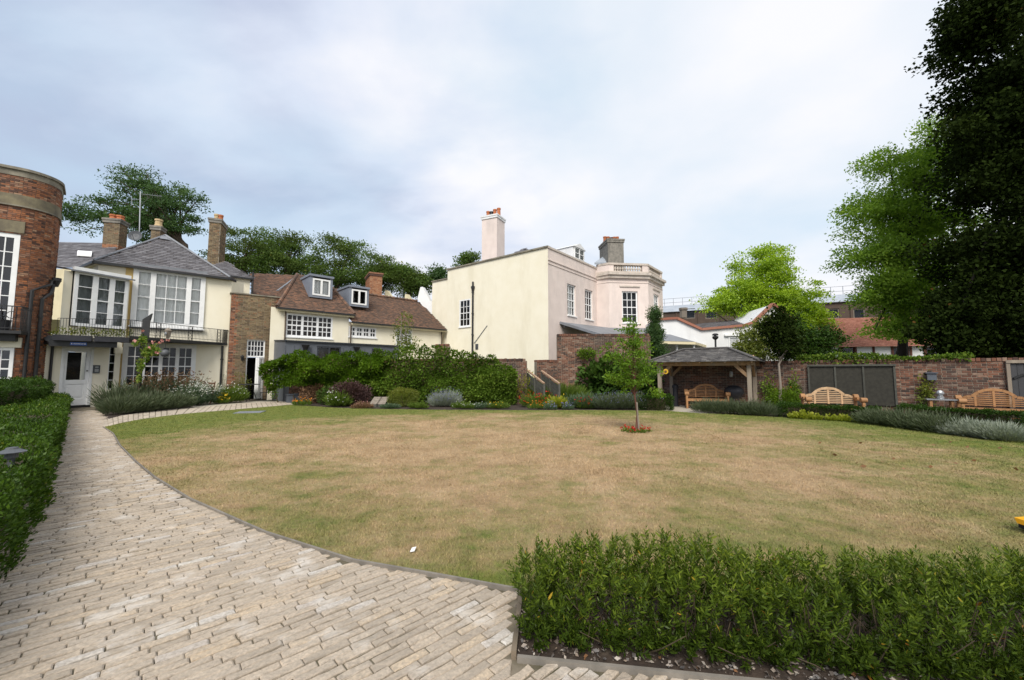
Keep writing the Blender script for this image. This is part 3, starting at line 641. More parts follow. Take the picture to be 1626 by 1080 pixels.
# ================================================================== BUILDINGS, left to right
# ---- rounded red brick tower
tw = Wall((-24.3, 13.4), (.81, .585))
tw_t1 = (V3((-20.45, 16.15, 0)) - tw.o).dot(tw.u); tw.o = tw.o + tw.n * ((V3((-20.45, 16.15, 0)) - tw.o).dot(tw.n))
A0 = tw.p(tw_t1, 0); ang0 = math.atan2(tw.u.y, tw.u.x); RT = .95; cen = A0 + V3((-tw.u.y, tw.u.x, 0)) * RT
arcL = RT * R(100)
def tcurve(s):      # arc length along the tower face from the start of tw
    if s < tw_t1: p = tw.p(s, 0); return p, tw.u, tw.n
    a = ang0 + min(s - tw_t1, arcL) / RT; n = V3((math.sin(a), -math.cos(a), 0)); t = V3((math.cos(a), math.sin(a), 0)); e = max(0, s - tw_t1 - arcL)
    return cen + n * RT + t * e, t, n
TL = tw_t1 + arcL + 1.2
tower = thing('brick_tower', 'tall rounded red brick tower with stone bands beside the white front door', 'building', (-21.3, 16.3, 0))
ztop = 10.05
zb = lambda px, py, Y: D(px, py, Y).z
t_up = tw.rect(-60, 366, 26, 522); t_lo = tw.rect(-60, 551, 19, 640)
tholes = [(t_up[0], t_up[1], t_up[2], t_up[3]), (max(.05, t_lo[0]), t_lo[1], .9, t_lo[3])]
ss = [0, tholes[0][0], tholes[0][1], tholes[1][0], tholes[1][1], tw_t1] + [tw_t1 + arcL * i / 14 for i in range(1, 15)] + [TL]
ss = sorted(set(ss))
mb = MB()
zl = sorted({0., ztop, *[h[2] for h in tholes], *[h[3] for h in tholes]})
for a, b in zip(ss, ss[1:]):
    for c, d in zip(zl, zl[1:]):
        sm, zm = (a + b) / 2, (c + d) / 2
        if any(h[0] <= sm <= h[1] and h[2] < zm < h[3] for h in tholes): continue
        pa, pb = tcurve(a)[0], tcurve(b)[0]; mb.poly([pa + V3((0, 0, c)), pb + V3((0, 0, c)), pb + V3((0, 0, d)), pa + V3((0, 0, d))])
for h in tholes:
    for (ta, za, tb, zb_) in ((h[0], h[2], h[1], h[2]), (h[1], h[2], h[1], h[3]), (h[1], h[3], h[0], h[3]), (h[0], h[3], h[0], h[2])):
        mb.poly([tw.p(ta, za), tw.p(tb, zb_), tw.p(tb, zb_, -.2), tw.p(ta, za, -.2)])
mb.build('wall', 'mortar_dark', tower)
def tband(name, z0, z1, pr, m, s1=TL):
    mb = MB(); s = [0] + [tw_t1 * i / 3 for i in range(1, 4)] + [tw_t1 + arcL * i / 16 for i in range(1, 17)] + [s1]
    for a, b in zip(s, s[1:]):
        (p0, _, n0), (p1, _, n1) = tcurve(a), tcurve(b); q0, q1 = p0 + n0 * pr, p1 + n1 * pr; U = lambda p, z: p + V3((0, 0, z))
        mb.poly([U(q0, z0), U(q1, z0), U(q1, z1), U(q0, z1)]); mb.poly([U(q0, z1), U(q1, z1), U(p1 - n1 * .4, z1), U(p0 - n0 * .4, z1)]); mb.poly([U(p0, z0), U(p1, z0), U(q1, z0), U(q0, z0)])
    return mb.build(name, m, tower)
zc0 = D(74, 290, 16.7).z; zb1, zb0 = D(74, 318, 16.7).z, D(74, 334, 16.7).z
tband('parapet_band', zc0, ztop - .08, .03, 'stone'); tband('coping', ztop - .078, ztop + .03, .10, 'stone')
tband('stone_band', zb0, zb1, .035, 'stone_band'); tband('drip_mould', zb0 - .06, zb0 - .002, .07, 'stone')
lint = tw.rect(-60, 346, 40, 366)
mb = MB(); bx(mb, tw, t_up[0] - .2, lint[1], lint[2] + .03, lint[3], -.1, .02); mb.build('lintel', 'stone_band', tower)
mb = MB(); bx(mb, tw, t_lo[0], tw.at(34, 540)[0], t_lo[3] + .0, tw.at(15, 536)[1], -.1, .025); mb.build('lintel', 'cream', tower)
th2 = tholes + [(t_up[0] - .2, lint[1], lint[2] + .03, lint[3]), (-1, 99, zc0, ztop), (-1, 99, zb0 - .06, zb1), (-1, tw.at(34, 540)[0], t_lo[3], tw.at(15, 536)[1])]
lst = bricks_on(tcurve, TL, .3, zc0, th2, .235, .078)
add_bricks(tower, [q for q in lst if q[4] > 1.2], 'brick_red', 300)
window(tower, tw, t_up[0], t_up[1], t_up[2], t_up[3], (2, 2), 6, .17, .1, .035, curtain=None, back='dark_room', sill=False, recess=.08, glass='glass_dark')
window(tower, tw, t_lo[0], t_lo[1], .9, t_lo[3], (2, 2), 4, .12, .1, .035, recess=.08, curtain=None, glass='glass_dark', sill=False)
# tower balcony
zf = tw.at(20, 526)[1]; te = tw.at(42, 525)[0]
bal = thing('iron_balcony', 'small black iron balcony on the brick tower under its tall window', 'balcony', tw.p(te - 1, zf - .1, .3))
mb = MB(); bx(mb, tw, te - 4, te + .05, zf - .14, zf - .02, .02, .72); bx(mb, tw, te - 4, te - .2, zf - .42, zf - .143, .02, .3); mb.build('slab', 'black_iron', bal)
mb = MB(); zr = zf + .95
mb.bar(tw.p(te - 4, zr, .66), tw.p(te, zr, .66), .05, .04); mb.bar(tw.p(te, zr, .66), tw.p(te, zr, .03), .05, .04)
mb.bar(tw.p(te - 4, zf + .08, .66), tw.p(te, zf + .08, .66), .03, .03)
for i in range(24): mb.bar(tw.p(te - i * .13, zf - .02, .66), tw.p(te - i * .13, zr, .66), .022, .022)
for i in range(1, 5): mb.bar(tw.p(te, zf - .02, .66 - i * .14), tw.p(te, zr, .66 - i * .14), .022, .022)
for i in range(8): mb.tube([tw.p(te - i * .5 - .25 + .14 * math.cos(a * .7), zf + .6 + .14 * math.sin(a * .7), .665) for a in range(10)], .014, n=4)
mb.build('railing', 'black_iron', bal)
pot = thing('plant_pot', 'dark plant tub standing on the iron tower balcony', 'plant pot', tw.p(te - .55, zf - .02, .35))
mb = MB(); mb.lathe(tw.p(te - .55, zf - .015, .35), [(.17, 0), (.23, .4), (.25, .42), (.22, .43)], 12); mb.build('tub', 'black_plastic', pot)
# downpipes at the tower corner
def pipe(name, label, pts, r, m='black_iron', brackets=True, hop=None):
    t = thing(name, label, 'drainpipe', pts[-1])
    mb = MB(); mb.tube(pts, r, n=8); mb.build('pipe', m, t)
    if brackets:
        for a, b in zip(pts, pts[1:]):
            a, b = V3(a), V3(b)
            if abs(a.z - b.z) > 1.2:
                k = int(abs(a.z - b.z) / 1.3)
                for i in range(k):
                    m1 = MB(); p = a.lerp(b, (i + .5) / k); m1.lathe((p.x, p.y, p.z - .04), [(r * 1.35, 0), (r * 1.35, .08)], 8); m1.build('bracket', m, t)
    if hop:
        m1 = MB(); h = V3(hop); m1.lathe((h.x, h.y, h.z), [(r * 1.1, -.25), (.13, -.02), (.15, .0), (.15, .14), (.12, .14)], 8); m1.build('hopper', m, t)
    return t
pc = [tcurve(tw_t1 + arcL * f)[0] + tcurve(tw_t1 + arcL * f)[2] * .10 for f in (.36, .55, .74, .9)]
zt_ = D(75, 455, 17).z
pipe('downpipe', 'black downpipe running down the brick tower, the one with the long bend', [pc[2] + V3((0, 0, zt_ + .35)), pc[2] + V3((0, 0, zt_ + .15)), pc[0] + V3((0, 0, zt_ - .25)), pc[0] + V3((0, 0, .2))], .06)
pipe('downpipe', 'black downpipe in the corner between brick tower and cream wing', [pc[3] + V3((0, 0, zt_ + .3)), pc[2] + V3((0, 0, zt_ - .25)), pc[1] + V3((0, 0, zt_ - .55)), pc[1] + V3((0, 0, .2))], .062, hop=pc[3] + V3((.05, 0, zt_ + .35)))
# lean slate roof and skylight behind
Yb = 23.5
sr = thing('slate_outhouse', 'low slate roofed part behind the tower with one skylight', 'building', D(125, 425, Yb))
a, b, c, d = D(84, 424, Yb - 1), D(182, 426, Yb - 1), D(180, 388, Yb + 1.6), D(84, 384, Yb + 1.6)
rf = roof(sr, [[a, b, c, d]], 'slate', .3, .2)
mb = MB(); e = [D(122, 407, Yb - .1), D(145, 408.5, Yb - .1), D(146, 402, Yb + .35), D(123, 400.5, Yb + .35)]; mb.prism([p + V3((0, 0, .03)) for p in e], .08); mb.build('skylight', 'white_paint', sr)
mb = MB(); mb.prism([a - V3((0, 0, 3)), b - V3((0, 0, 3)), c + V3((0, 0, -6.0)), d + V3((0, 0, -6))], 2.9); mb.build('wall', 'cream_old', sr)

# ---- entrance wing with white door
wg = Wall((-20.1, 17.8), (.375, .927))
main = Wall((-19.3, 20.4), (.755, .656))
wing = thing('entrance_wing', 'cream entrance wing with white front door under a black hood', 'building', (-19.8, 18.9, 0))
wt1 = wg.at(204, 480)[0]; wtl = wg.at(188, 590)[0]
zfl = 3.15; ztp = wg.at(150, 437)[1]
dr = wg.rect(94.5, 549, 146, 646); dr = (dr[0], dr[1], .02, dr[3])
nw = wg.rect(172, 549, 184, 618); nw = (nw[0], nw[1], .8, nw[3])
up = wg.rect(112, 436, 200, 522)
mb = MB(); wallface(mb, wg, -.6, wtl, 0, zfl, [dr, nw]); wallface(mb, wg, 0, wt1, zfl, ztp, [up])
mb.poly([wg.p(wtl, 0), wg.p(wtl, 0, -1.5), wg.p(wtl, zfl, -1.5), wg.p(wtl, zfl)])
mb.poly([wg.p(wt1, zfl), wg.p(wt1, zfl, -1.5), wg.p(wt1, ztp, -1.5), wg.p(wt1, ztp)])
mb.build('wall', 'cream', wing)
mb = MB(); bx(mb, wg, wtl - .24, wtl + .06, zfl - .62, zfl - .3, .0, .10); bx(mb, wg, wtl - .19, wtl + .02, .0, zfl - .622, .0, .05); bx(mb, wg, wtl - .22, wtl + .04, zfl - .298, zfl - .1, 0, .07); mb.build('pilaster', 'cream', wing)
window(wing, wg, *nw, (1,), 5, .03, .05, .025, curtain=None, recess=.06, sill=False)
window(wing, wg, up[0] + .02, up[1] - .02, up[2] + .05, up[3] - .02, (1, 1, 1), 4, .13, .2, .03, off=.18, recess=.05, curtain='blind', sill=False, wts=[1, .85, .8], glass='glass_dark', label='three-light upper window with white mullions above the front door')
mb = MB()
for (a, b) in ((.03, .03), (.03, .03)): pass
bx(mb, wg, up[0] - .03, up[1] + .03, up[3] + .0, up[3] + .16, .0, .26); mb.build('fascia', 'white_paint', wing)
mb = MB(); P = [wg.p(up[0] - .15, ztp - .02, .36), wg.p(wt1 + .05, ztp - .02, .36), wg.p(wt1 + .05, ztp + .35, -1.6), wg.p(-.1, ztp + .35, -1.6)]; mb.prism(P, .07); mb.build('lead_roof', 'lead', wing)
# door
door = MB(); bx(door, wg, dr[0] + .1, dr[1] - .1, .12, dr[3] - .1, -.11, -.05); dl0, dl1 = dr[0] + .1, dr[1] - .1; dh = dr[3] - .1
dz = dh - .12
dm = MB(); a0, a1 = dl0 + (dl1 - dl0) * .14, dl1 - (dl1 - dl0) * .14
z_g0, z_g1 = .12 + dz * .44, .12 + dz * .93; z_p0, z_p1 = .12 + dz * .11, .12 + dz * .37
for (ta, tb, za, zb_) in ((dl0, a0, .12, dh), (a1, dl1, .12, dh), (a0, a1, z_g1, dh), (a0, a1, z_p1, z_g0), (a0, a1, .12, z_p0)): bx(dm, wg, ta, tb, za, zb_, -.11, -.05)
dob = dm.build('door', 'white_paint', wing)
mb = MB(); bx(mb, wg, a0, a1, z_p0, z_p1, -.10, -.075); bx(mb, wg, a0 + .09, a1 - .09, z_p0 + .09, z_p1 - .09, -.0755, -.058); mb.build('door_panel', 'white_paint', dob)
mb = MB(); mb.poly([wg.p(a0, z_g0, -.08), wg.p(a1, z_g0, -.08), wg.p(a1, z_g1, -.08), wg.p(a0, z_g1, -.08)]); mb.build('pane', 'glass', dob)
mb = MB(); mb.poly([wg.p(a0, z_g0, -.5), wg.p(a1, z_g0, -.5), wg.p(a1, z_g1, -.5), wg.p(a0, z_g1, -.5)]); mb.build('interior', 'dark_room', dob)
mb = MB(); c = wg.p(dl1 - .07, .12 + dz * .6, -.03); mb.lathe(c, [(.0, -.03), (.03, -.02), (.03, .02), (0, .03)], 8); mb.build('door_handle', 'black_iron', dob)
mb = MB(); bx(mb, wg, dr[0], dr[0] + .1, .0, dr[3] - .1, -.10, .02); bx(mb, wg, dr[1] - .1, dr[1], .0, dr[3] - .1, -.10, .02); bx(mb, wg, dr[0], dr[1], dr[3] - .1, dr[3], -.10, .02); mb.build('door_frame', 'white_paint', wing)
mb = MB(); bx(mb, wg, dr[0], dr[1], .01, .11, -.2, .06); mb.build('door_step', 'black_iron', wing)
# hood
hA, hB = D(78, 541, 17.2), D(186, 547, 18.5); zh0 = 2.80; hA.z = hB.z = zh0
wA, wB = wg.p(-.55, zh0), wg.p(wtl - .3, zh0)
mb = MB(); mb.prism([V3((hA.x, hA.y, zh0 + .02)), V3((hB.x, hB.y, zh0 + .02)), wB + V3((0, 0, .02)), wA + V3((0, 0, .02))], .14)
hr = (hB - hA); mb.bar(hA + V3((0, 0, .06)), hB + V3((0, 0, .06)), .06, .24)
hood = mb.build('door_hood', 'black_iron', wing)
mb = MB(); o_ = V3((0, 0, .17)); mb.poly([hA + o_ - hr.normalized() * .1, hB + o_, wB + V3((0, 0, .42)), wA + V3((0, 0, .42))]); mb.poly([hA + o_ - hr.normalized() * .1, hA + V3((0, 0, .1)), hB + V3((0, 0, .1)), hB + o_]); mb.build('hood_roof', 'black_iron', hood)
mb = MB(); nrm = V3((hr.y, -hr.x, 0)).normalized(); k0, k1 = hA.lerp(hB, .30), hA.lerp(hB, .54)
mb.box(k0 + nrm * .035 + V3((0, 0, .0)), (k1 - k0), nrm * .02, V3((0, 0, .13)))
sign = mb.build('door_sign', 'blue_sign', label='small blue sign with white lettering on the black hood over the door', cat='sign')
mb = MB()      # illegible white lettering with an arrow mark at each end
kd = (k1 - k0)
x = .2
while x < .8:
    w_ = rng.uniform(.012, .03); mb.box(k0 + kd * x + nrm * .0565 + V3((0, 0, .045)), kd * w_, nrm * .002, V3((0, 0, rng.uniform(.03, .05)))); x += w_ + .012
for x in (.06, .86): mb.box(k0 + kd * x + nrm * .0565 + V3((0, 0, .035)), kd * .07, nrm * .002, V3((0, 0, .06)))
mb.build('lettering', 'white_paint', sign)
ic = thing('door_intercom', 'grey intercom panel on the cream wall beside the white door', 'intercom', wg.p(wg.at(152, 586)[0], wg.at(152, 592)[1], .03))
tt = wg.at(152.5, 586); mb = MB(); bx(mb, wg, tt[0] - .12, tt[0] + .12, tt[1] - .2, tt[1] + .18, .0, .06); mb.build('housing', 'iron_grey', ic)
mb = MB(); bx(mb, wg, tt[0] - .07, tt[0] + .07, tt[1] - .14, tt[1] - .0, .061, .066); bx(mb, wg, tt[0] - .06, tt[0] + .06, tt[1] + .05, tt[1] + .12, .061, .066); mb.build('keypad', 'steel', ic)
p0 = wg.p(-.18, .05, .07); pipe('downpipe', 'dark brown downpipe beside the white door frame', [V3((p0.x, p0.y, 2.75)), V3((p0.x, p0.y, .05))], .05, brackets=False)

# ---- main bay house
mt_l, mt_r = main.at(150, 500)[0], main.at(362, 560)[0]
ze = main.at(213, 424)[1]
bay = thing('bay_house', 'cream bay fronted house with slate roof and wide white window', 'building', main.p(1.5, 0, -2))
mu = main.rect(209, 430.5, 325, 520); ml = main.rect(193, 546, 310, 628); ml = (ml[0], ml[1], .75, ml[3])
mb = MB(); wallface(mb, main, mt_l, mt_r, 0, ze, [mu, ml])
mb.poly([main.p(mt_r, 0), main.p(mt_r + .7, 0, -.9), main.p(mt_r + .7, ze, -.9), main.p(mt_r, ze)])
mb.poly([main.p(mt_l, 0), main.p(mt_l - .8, 0, -2.5), main.p(mt_l - .8, ze, -2.5), main.p(mt_l, ze)])
mb.build('wall', 'cream', bay)
mb = MB(); q = main.rect(195, 455, 207.5, 530); bx(mb, main, q[0], q[1] - .01, 0, ze - .1, .004, .02); mb.build('shaded_return_strip', 'cream_shaded', bay)  # flat strip; the oblique facet's shade is put into its yellowish colour
window(bay, main, *mu, (1, 3, 1), 4, .22, .22, .03, off=.1, recess=.06, back='dark_room', curtain='curtain', wts=[1, 2.75, .85], label='wide white three-part upper window with net curtains')
window(bay, main, *ml, (2, 2, 2, 2), 4, .2, .16, .035, off=.03, recess=.05, curtain=None, label='white four-part ground floor window with dark panes')
mb = MB(); bx(mb, main, mu[0] - .05, mu[1] + .05, mu[3] + .003, mu[3] + .18, 0, .2); mb.build('window_head', 'lead', bay)
mb = MB(); bx(mb, main, mu[0], mu[1], mu[2] - .13, mu[2] - .073, 0, .16); mb.build('sill_board', 'black_iron', bay)
apx = main.p(Wall(main.p(0, 0, -2.6).to_2d(), main.u.to_2d()).at(262, 380)[0], 0, -2.6); zap = D(261, 375, apx.y).z; apx.z = zap
EL, ER = main.p(mt_l - .15, ze, .25), main.p(mt_r - .12, ze, .25)
BL, BR = main.p(mt_l - 1.2, ze, -3), main.p(mt_r + .6, ze, -1.1)
rf = roof(bay, [[EL, ER, apx], [BL, EL, apx], [ER, BR, apx]], 'slate', .28, .17, label=None)
mb = MB(); mb.tube([ER + V3((0, 0, .05)), apx + V3((0, 0, .06))], .07, .07, 6); mb.tube([EL + V3((0, 0, .05)), apx + V3((0, 0, .06))], .05, .05, 6); mb.lathe(apx - V3((0, 0, .12)), [(.5, -.18), (.3, .02), (.1, .1), (0.02, .14)], 10); mb.build('hip_lead', 'lead', bay)
mb = MB(); mb.bar(EL - V3((0, 0, .05)), ER - V3((0, 0, .05)), .12, .12); mb.bar(BL - V3((0, 0, .05)), EL - V3((0, 0, .05)), .12, .12); mb.bar(ER - V3((0, 0, .05)), BR - V3((0, 0, .05)), .12, .12); mb.build('gutter', 'black_iron', bay)
mb = MB(); mb.prism([EL - V3((0, 0, .12)) - main.n * .25, ER - V3((0, 0, .12)) - main.n * .25, BR - V3((0, 0, .12)), BL - V3((0, 0, .12))], .08); mb.build('soffit', 'cream_old', bay)
# rear cream block with slate hip to the right of the bay
rb = Wall(main.p(mt_r + .3, 0, -1.8).to_2d(), (.755, .656))
rear = thing('rear_block', 'small cream block with slate hipped roof rising behind the brick porch', 'building', rb.p(1, 0, -1))
rt = rb.at(397, 450)[0]; rz = rb.at(380, 440)[1]
mb = MB(); wallface(mb, rb, -.6, rt, 0, rz); mb.poly([rb.p(rt, 0), rb.p(rt, 0, -2), rb.p(rt, rz, -2), rb.p(rt, rz)]); mb.build('wall', 'cream', rear)
ap = rb.p(-.4, rz + 1.25, -1.6); roof(rear, [[rb.p(-2, rz, .15), rb.p(rt + .15, rz, .15), ap], [rb.p(rt + .15, rz, .15), rb.p(rt + .15, rz, -2.5), ap]], 'slate', .28, .17)
mb = MB(); mb.bar(rb.p(-1, rz - .05, .15), rb.p(rt + .15, rz - .05, .15), .12, .1); mb.build('gutter', 'black_iron', rear)
pp = rb.p(rt + .12, 0, .1); pipe('downpipe', 'black soil pipe rising above the brick porch roof', [V3((pp.x, pp.y, D(402, 432, pp.y).z)), V3((pp.x, pp.y, 4))], .06, brackets=False)

# ---- balcony over the ground floor
bA, bB = D(206, 534, 18.3), D(353, 546, 22.7); zb_f, zb_r = 3.25, 4.0
bal2 = thing('long_balcony', 'slender iron balcony across the cream bay with close vertical bars', 'balcony', (bA + bB) / 2)
P_ = [V3((bA.x, bA.y, zb_f - .1)), V3((bB.x, bB.y, zb_f - .1)), main.p(mt_r - .05, zb_f - .1, .02), main.p(-.1, zb_f - .1, .02)]
mb = MB(); mb.prism(P_, .1); mb.build('deck', 'zinc_dark', bal2)
mb = MB(); mb.bar(P_[0] + V3((0, 0, .05)), P_[1] + V3((0, 0, .05)), .05, .14); mb.build('edge_beam', 'black_iron', bal2)
mb = MB(); A_, B_ = V3((bA.x, bA.y, zb_r)), V3((bB.x, bB.y, zb_r)); C_ = main.p(mt_r - .05, zb_r, .02)
mb.bar(A_, B_, .024, .024); mb.bar(B_, C_, .04, .04); mb.bar(A_ - V3((0, 0, .62)), B_ - V3((0, 0, .62)), .02, .02)
nb = 62
for i in range(nb + 1):
    p = A_.lerp(B_, i / nb); w_ = .025 if i in (0, nb) else .009; mb.bar(p, p - V3((0, 0, .75)), w_, w_)
for i in range(1, 5): p = B_.lerp(C_, i / 5); mb.bar(p, p - V3((0, 0, .75)), .03, .03)
for f in (.26, .6, .95):
    p = A_.lerp(B_, f); d = (B_ - A_).normalized()
    for s in (-1, 1): mb.bar(p + d * .1 * s, p + d * .1 * s - V3((0, 0, .75)), .02, .02)
    for k in range(4): mb.tube([p + d * .08 * math.cos(a * .8) + V3((0, 0, -.1 - .18 * k + .08 * math.sin(a * .8))) for a in range(9)], .009, n=4)
hA2 = V3((hA.x, hA.y, zb_r - .05)) + (A_ - V3((hA.x, hA.y, zb_r))) * .08
mb.bar(hA2, A_, .022, .022)
for i in range(26): p = hA2.lerp(A_, i / 26); mb.bar(p, p - V3((0, 0, .8)), .010, .010)
mb.build('railing', 'black_iron', bal2)
pp = bB + V3((-.05, .1, 0)); pipe('downpipe', 'thin black pipe below the right end of the long balcony', [V3((pp.x, pp.y, 3.1)), V3((pp.x, pp.y, .02))], .055)
for q, f, lab in ((0, .45, 'white lantern disc'),): pass
ln = thing('wall_lantern', 'bronze lantern hanging on the long balcony railing', 'lantern', A_.lerp(B_, .36))
p = A_.lerp(B_, .36) + V3((.08, -.1, -.72)); mb = MB(); mb.lathe(p, [(.06, 0), (.08, .03), (.14, .34), (.165, .37), (.09, .46), (.02, .52)], 6); mb.build('lantern_body', 'bark_pale', ln)
mb = MB(); mb.lathe(p + V3((.03, -.17, .12)), [(.03, 0), (.05, .09), (.03, .18)], 6); mb.build('lantern_glass', 'steel', ln)
pst = thing('rose_pillar', 'black iron pillar with pointed finial carrying the climbing rose', 'post', V3((*G(224, 655)[0:2], 0)))
q = D(229, 545, 17.9); mb = MB(); mb.box(V3((q.x - .09, q.y - .09, 0)), (.10, 0, 0), (0, .10, 0), (0, 0, 3.3)); mb.build('post', 'black_iron', pst)
mb = MB(); mb.cbox((q.x + .03, q.y, 3.55), (.26, .1, .75), .5); mb.prism([V3((q.x - .1, q.y - .1, 3.93)), V3((q.x + .15, q.y + .03, 3.93)), V3((q.x + .2, q.y + .05, 4.25))], V3((0, .06, 0))); mb.build('finial', 'black_iron', pst)
hb = thing('hanging_ball', 'grey woven ball lamp hanging in front of the ground floor window', 'lamp', D(262, 572, 20))
q = D(262, 561, 19.6); mb = MB(); mb.lathe(q - V3((0, 0, .25)), [(.0, .06), (.12, .1), (.17, .19), (.18, .25), (.17, .31), (.12, .4), (.0, .44)], 12); mb.build('ball', 'iron_grey', hb, smooth=True)
mb = MB(); mb.tube([q + V3((0, 0, .25)), V3((q.x, q.y, 3.15))], .012, n=4); mb.build('chain', 'black_iron', hb)

# ---- chimneys and aerial of the bay house
def chimney(label, pxl, pxr, py_t, py_b, Y, m, pots, depth=.8, rot=0., cap='cement', potm='pot_orange', poth=.55, capd=.12, bl=.225, low=None, render=False, potr=.15):
    a = D(pxl, (py_t + py_b) / 2, Y); b = D(pxr, (py_t + py_b) / 2, Y); zt, zb2 = D((pxl + pxr) / 2, py_t, Y).z, D((pxl + pxr) / 2, py_b, Y).z
    right = (pxl + pxr) / 2 < CX; fr = .66
    u_ = V3((math.cos(rot), math.sin(rot), 0)); n_ = V3((-u_.y, u_.x, 0)); k0 = (pxl if right else pxr - fr * (pxr - pxl), pxl + fr * (pxr - pxl) if right else pxr)
    r0, r1 = (k0[0] - CX) / F, (k0[1] - CX) / F; A_ = V3((r0 * Y, Y, 0)); L = (r1 * Y - A_.x) / (u_.x - r1 * u_.y)
    w = Wall((A_.x, A_.y), (u_.x, u_.y)); depth = 2.2
    for i in range(60):
        q_ = (A_ + u_ * (L if right else 0) + n_ * (.3 + i * .05)); pp_ = CX + F * q_.x / q_.y
        if (right and pp_ >= pxr) or (not right and pp_ <= pxl): depth = .3 + i * .05; break
    t = thing('chimney', label, 'chimney', w.p(L / 2, zb2, -depth / 2))
    mb = MB(); bx(mb, w, 0, L, zb2 - .6, zt, -depth, 0); mb.build('stack', m if render else 'mortar', t)
    if not render:
        ls = bricks_on(wcurve(w, 0), L, zb2, zt, (), bl)
        side = Wall(w.p(L, 0).to_2d(), (-w.n.x, -w.n.y)); ls2 = bricks_on(wcurve(side, 0), depth, zb2, zt, (), bl)
        side2 = Wall(w.p(0, 0, -depth).to_2d(), (w.n.x, w.n.y)); ls2 += bricks_on(wcurve(side2, 0), depth, zb2, zt, (), bl)
        if low: add_bricks(t, [q for q in ls + ls2 if q[0].z < low], 'brick_orange'); add_bricks(t, [q for q in ls + ls2 if q[0].z >= low], m)
        else: add_bricks(t, ls + ls2, m)
    mb = MB(); bx(mb, w, -.06, L + .06, zt - .28, zt - .12, -depth - .06, .06); bx(mb, w, -.09, L + .09, zt - .118, zt, -depth - .09, .09); mb.build('cap', cap, t)
    for (f, h, pm) in pots:
        m1 = MB(); q = w.p(L * f, zt + .0, -depth / 2); r = potr; m1.lathe(q, [(r * 1.2, 0), (r * 1.15, .1), (r * .95, .13), (r * .9, h - .12), (r * 1.08, h - .1), (r * 1.08, h), (r * .8, h), (r * .8, h - .2)], 10); m1.build('chimney_pot', pm, t, smooth=False)
    return t
chimney('brown and orange brick chimney with two terracotta pots beside the tower', 148, 187, 346, 410, 24.5, 'brick_stock', [(.3, .35, 'pot_orange'), (.75, .32, 'pot_orange')], low=D(165, 389, 24.5).z, rot=.25, potr=.2)
chimney('short brown chimney with one cream pot behind the slate roof apex', 226, 248, 358, 392, 25., 'brick_stock', [(.5, .5, 'pot_cream')], rot=.3, potr=.2)
chimney('tall narrow brown brick chimney with cream and red pots right of the slate roof', 320, 348, 346, 425, 25., 'brick_stock', [(.32, .5, 'pot_cream'), (.7, .48, 'pot_orange')], rot=.4, potr=.14)
ar = thing('tv_aerial', 'tall television aerial on a pole above the slate roof', 'aerial', D(223, 372, 25))
mb = MB(); mb.tube([D(221, 378, 25), D(223, 304, 25)], .03, n=6); mb.build('mast', 'steel', ar)
mb = MB(); mb.tube([D(223, 308, 25), D(257, 312, 25)], .018, n=4); mb.tube([D(208, 318, 25), D(224, 316.5, 25)], .018, n=4)
for px in range(226, 257, 4): mb.tube([D(px, 305.5 + (px - 223) * .12, 24.9), D(px, 312 + (px - 223) * .12, 25.1)], .008, n=4)
mb.tube([D(209, 312, 25), D(209, 326, 25)], .015, n=4); mb.tube([D(236, 314, 25), D(223, 327, 25)], .012, n=4); mb.build('yagi', 'steel', ar)
sd = thing('satellite_dish', 'dark grey satellite dish by the small chimney', 'satellite dish', D(215, 376, 24.6))
q = D(215, 375, 24.6); mb = MB(); nn = V3((.35, -.9, .25)).normalized(); x_ = nn.cross(V3((0, 0, 1))).normalized(); y_ = x_.cross(nn)
for i in range(14):
    a, b = 2 * math.pi * i / 14, 2 * math.pi * (i + 1) / 14; f = lambda a, r, d: q + (x_ * math.cos(a) + y_ * math.sin(a)) * r + nn * d
    mb.poly([f(a, .2, -.02), f(b, .2, -.02), f(b, .36, .06), f(a, .36, .06)]); mb.poly([q - nn * .05, f(a, .2, -.02), f(b, .2, -.02)])
mb.build('dish', 'iron_grey', sd); mb = MB(); mb.tube([q - nn * .05, q - nn * .25 - V3((0, 0, .3))], .03, n=5); mb.tube([q - y_ * .33, q + nn * .4 - y_ * .1], .015, n=4); mb.build('arm', 'iron_grey', sd)

# ---- brick porch block with French door
por = Wall(main.p(mt_r - .02, 0, .35).to_2d(), (.775, .632))
pt1 = por.at(444, 560)[0]; pz = por.at(400, 469)[1]
porch = thing('brick_porch', 'tall flat topped brown brick block with half open French door', 'building', por.p(1.3, 0, -1))
fd = por.rect(390, 540, 419, 636); fd = (fd[0], fd[1], .03, fd[3])
mb = MB(); wallface(mb, por, 0, pt1, 0, pz, [fd], reveal=.22); mb.poly([por.p(0, 0), por.p(0, pz), por.p(0, pz, -2), por.p(0, 0, -2)]); mb.poly([por.p(pt1, 0), por.p(pt1, 0, -2), por.p(pt1, pz, -2), por.p(pt1, pz)]); mb.poly([por.p(0, pz), por.p(pt1, pz), por.p(pt1, pz, -2), por.p(0, pz, -2)]); mb.build('wall', 'mortar', porch)
ls = bricks_on(wcurve(por, 0), pt1, 0, pz, [fd], .235, .078)
isq = lambda q: (q[4] < .34 or (q[4] > pt1 - .3 and q[0].z > pz * .62))
add_bricks(porch, [q for q in ls if isq(q)], 'brick_red'); add_bricks(porch, [q for q in ls if not isq(q)], 'brick_stock')
mb = MB(); bx(mb, por, -.06, pt1 + .06, pz - .0, pz + .07, -2, .06); mb.build('coping', 'stone', porch)
zt0 = por.at(404, 567)[1]
window(porch, por, fd[0], fd[1], zt0, fd[3], (5,), 3, .07, .06, .03, recess=.12, sill=False, label='white fanlight over the open French door')
mid = (fd[0] + fd[1]) / 2 + .1
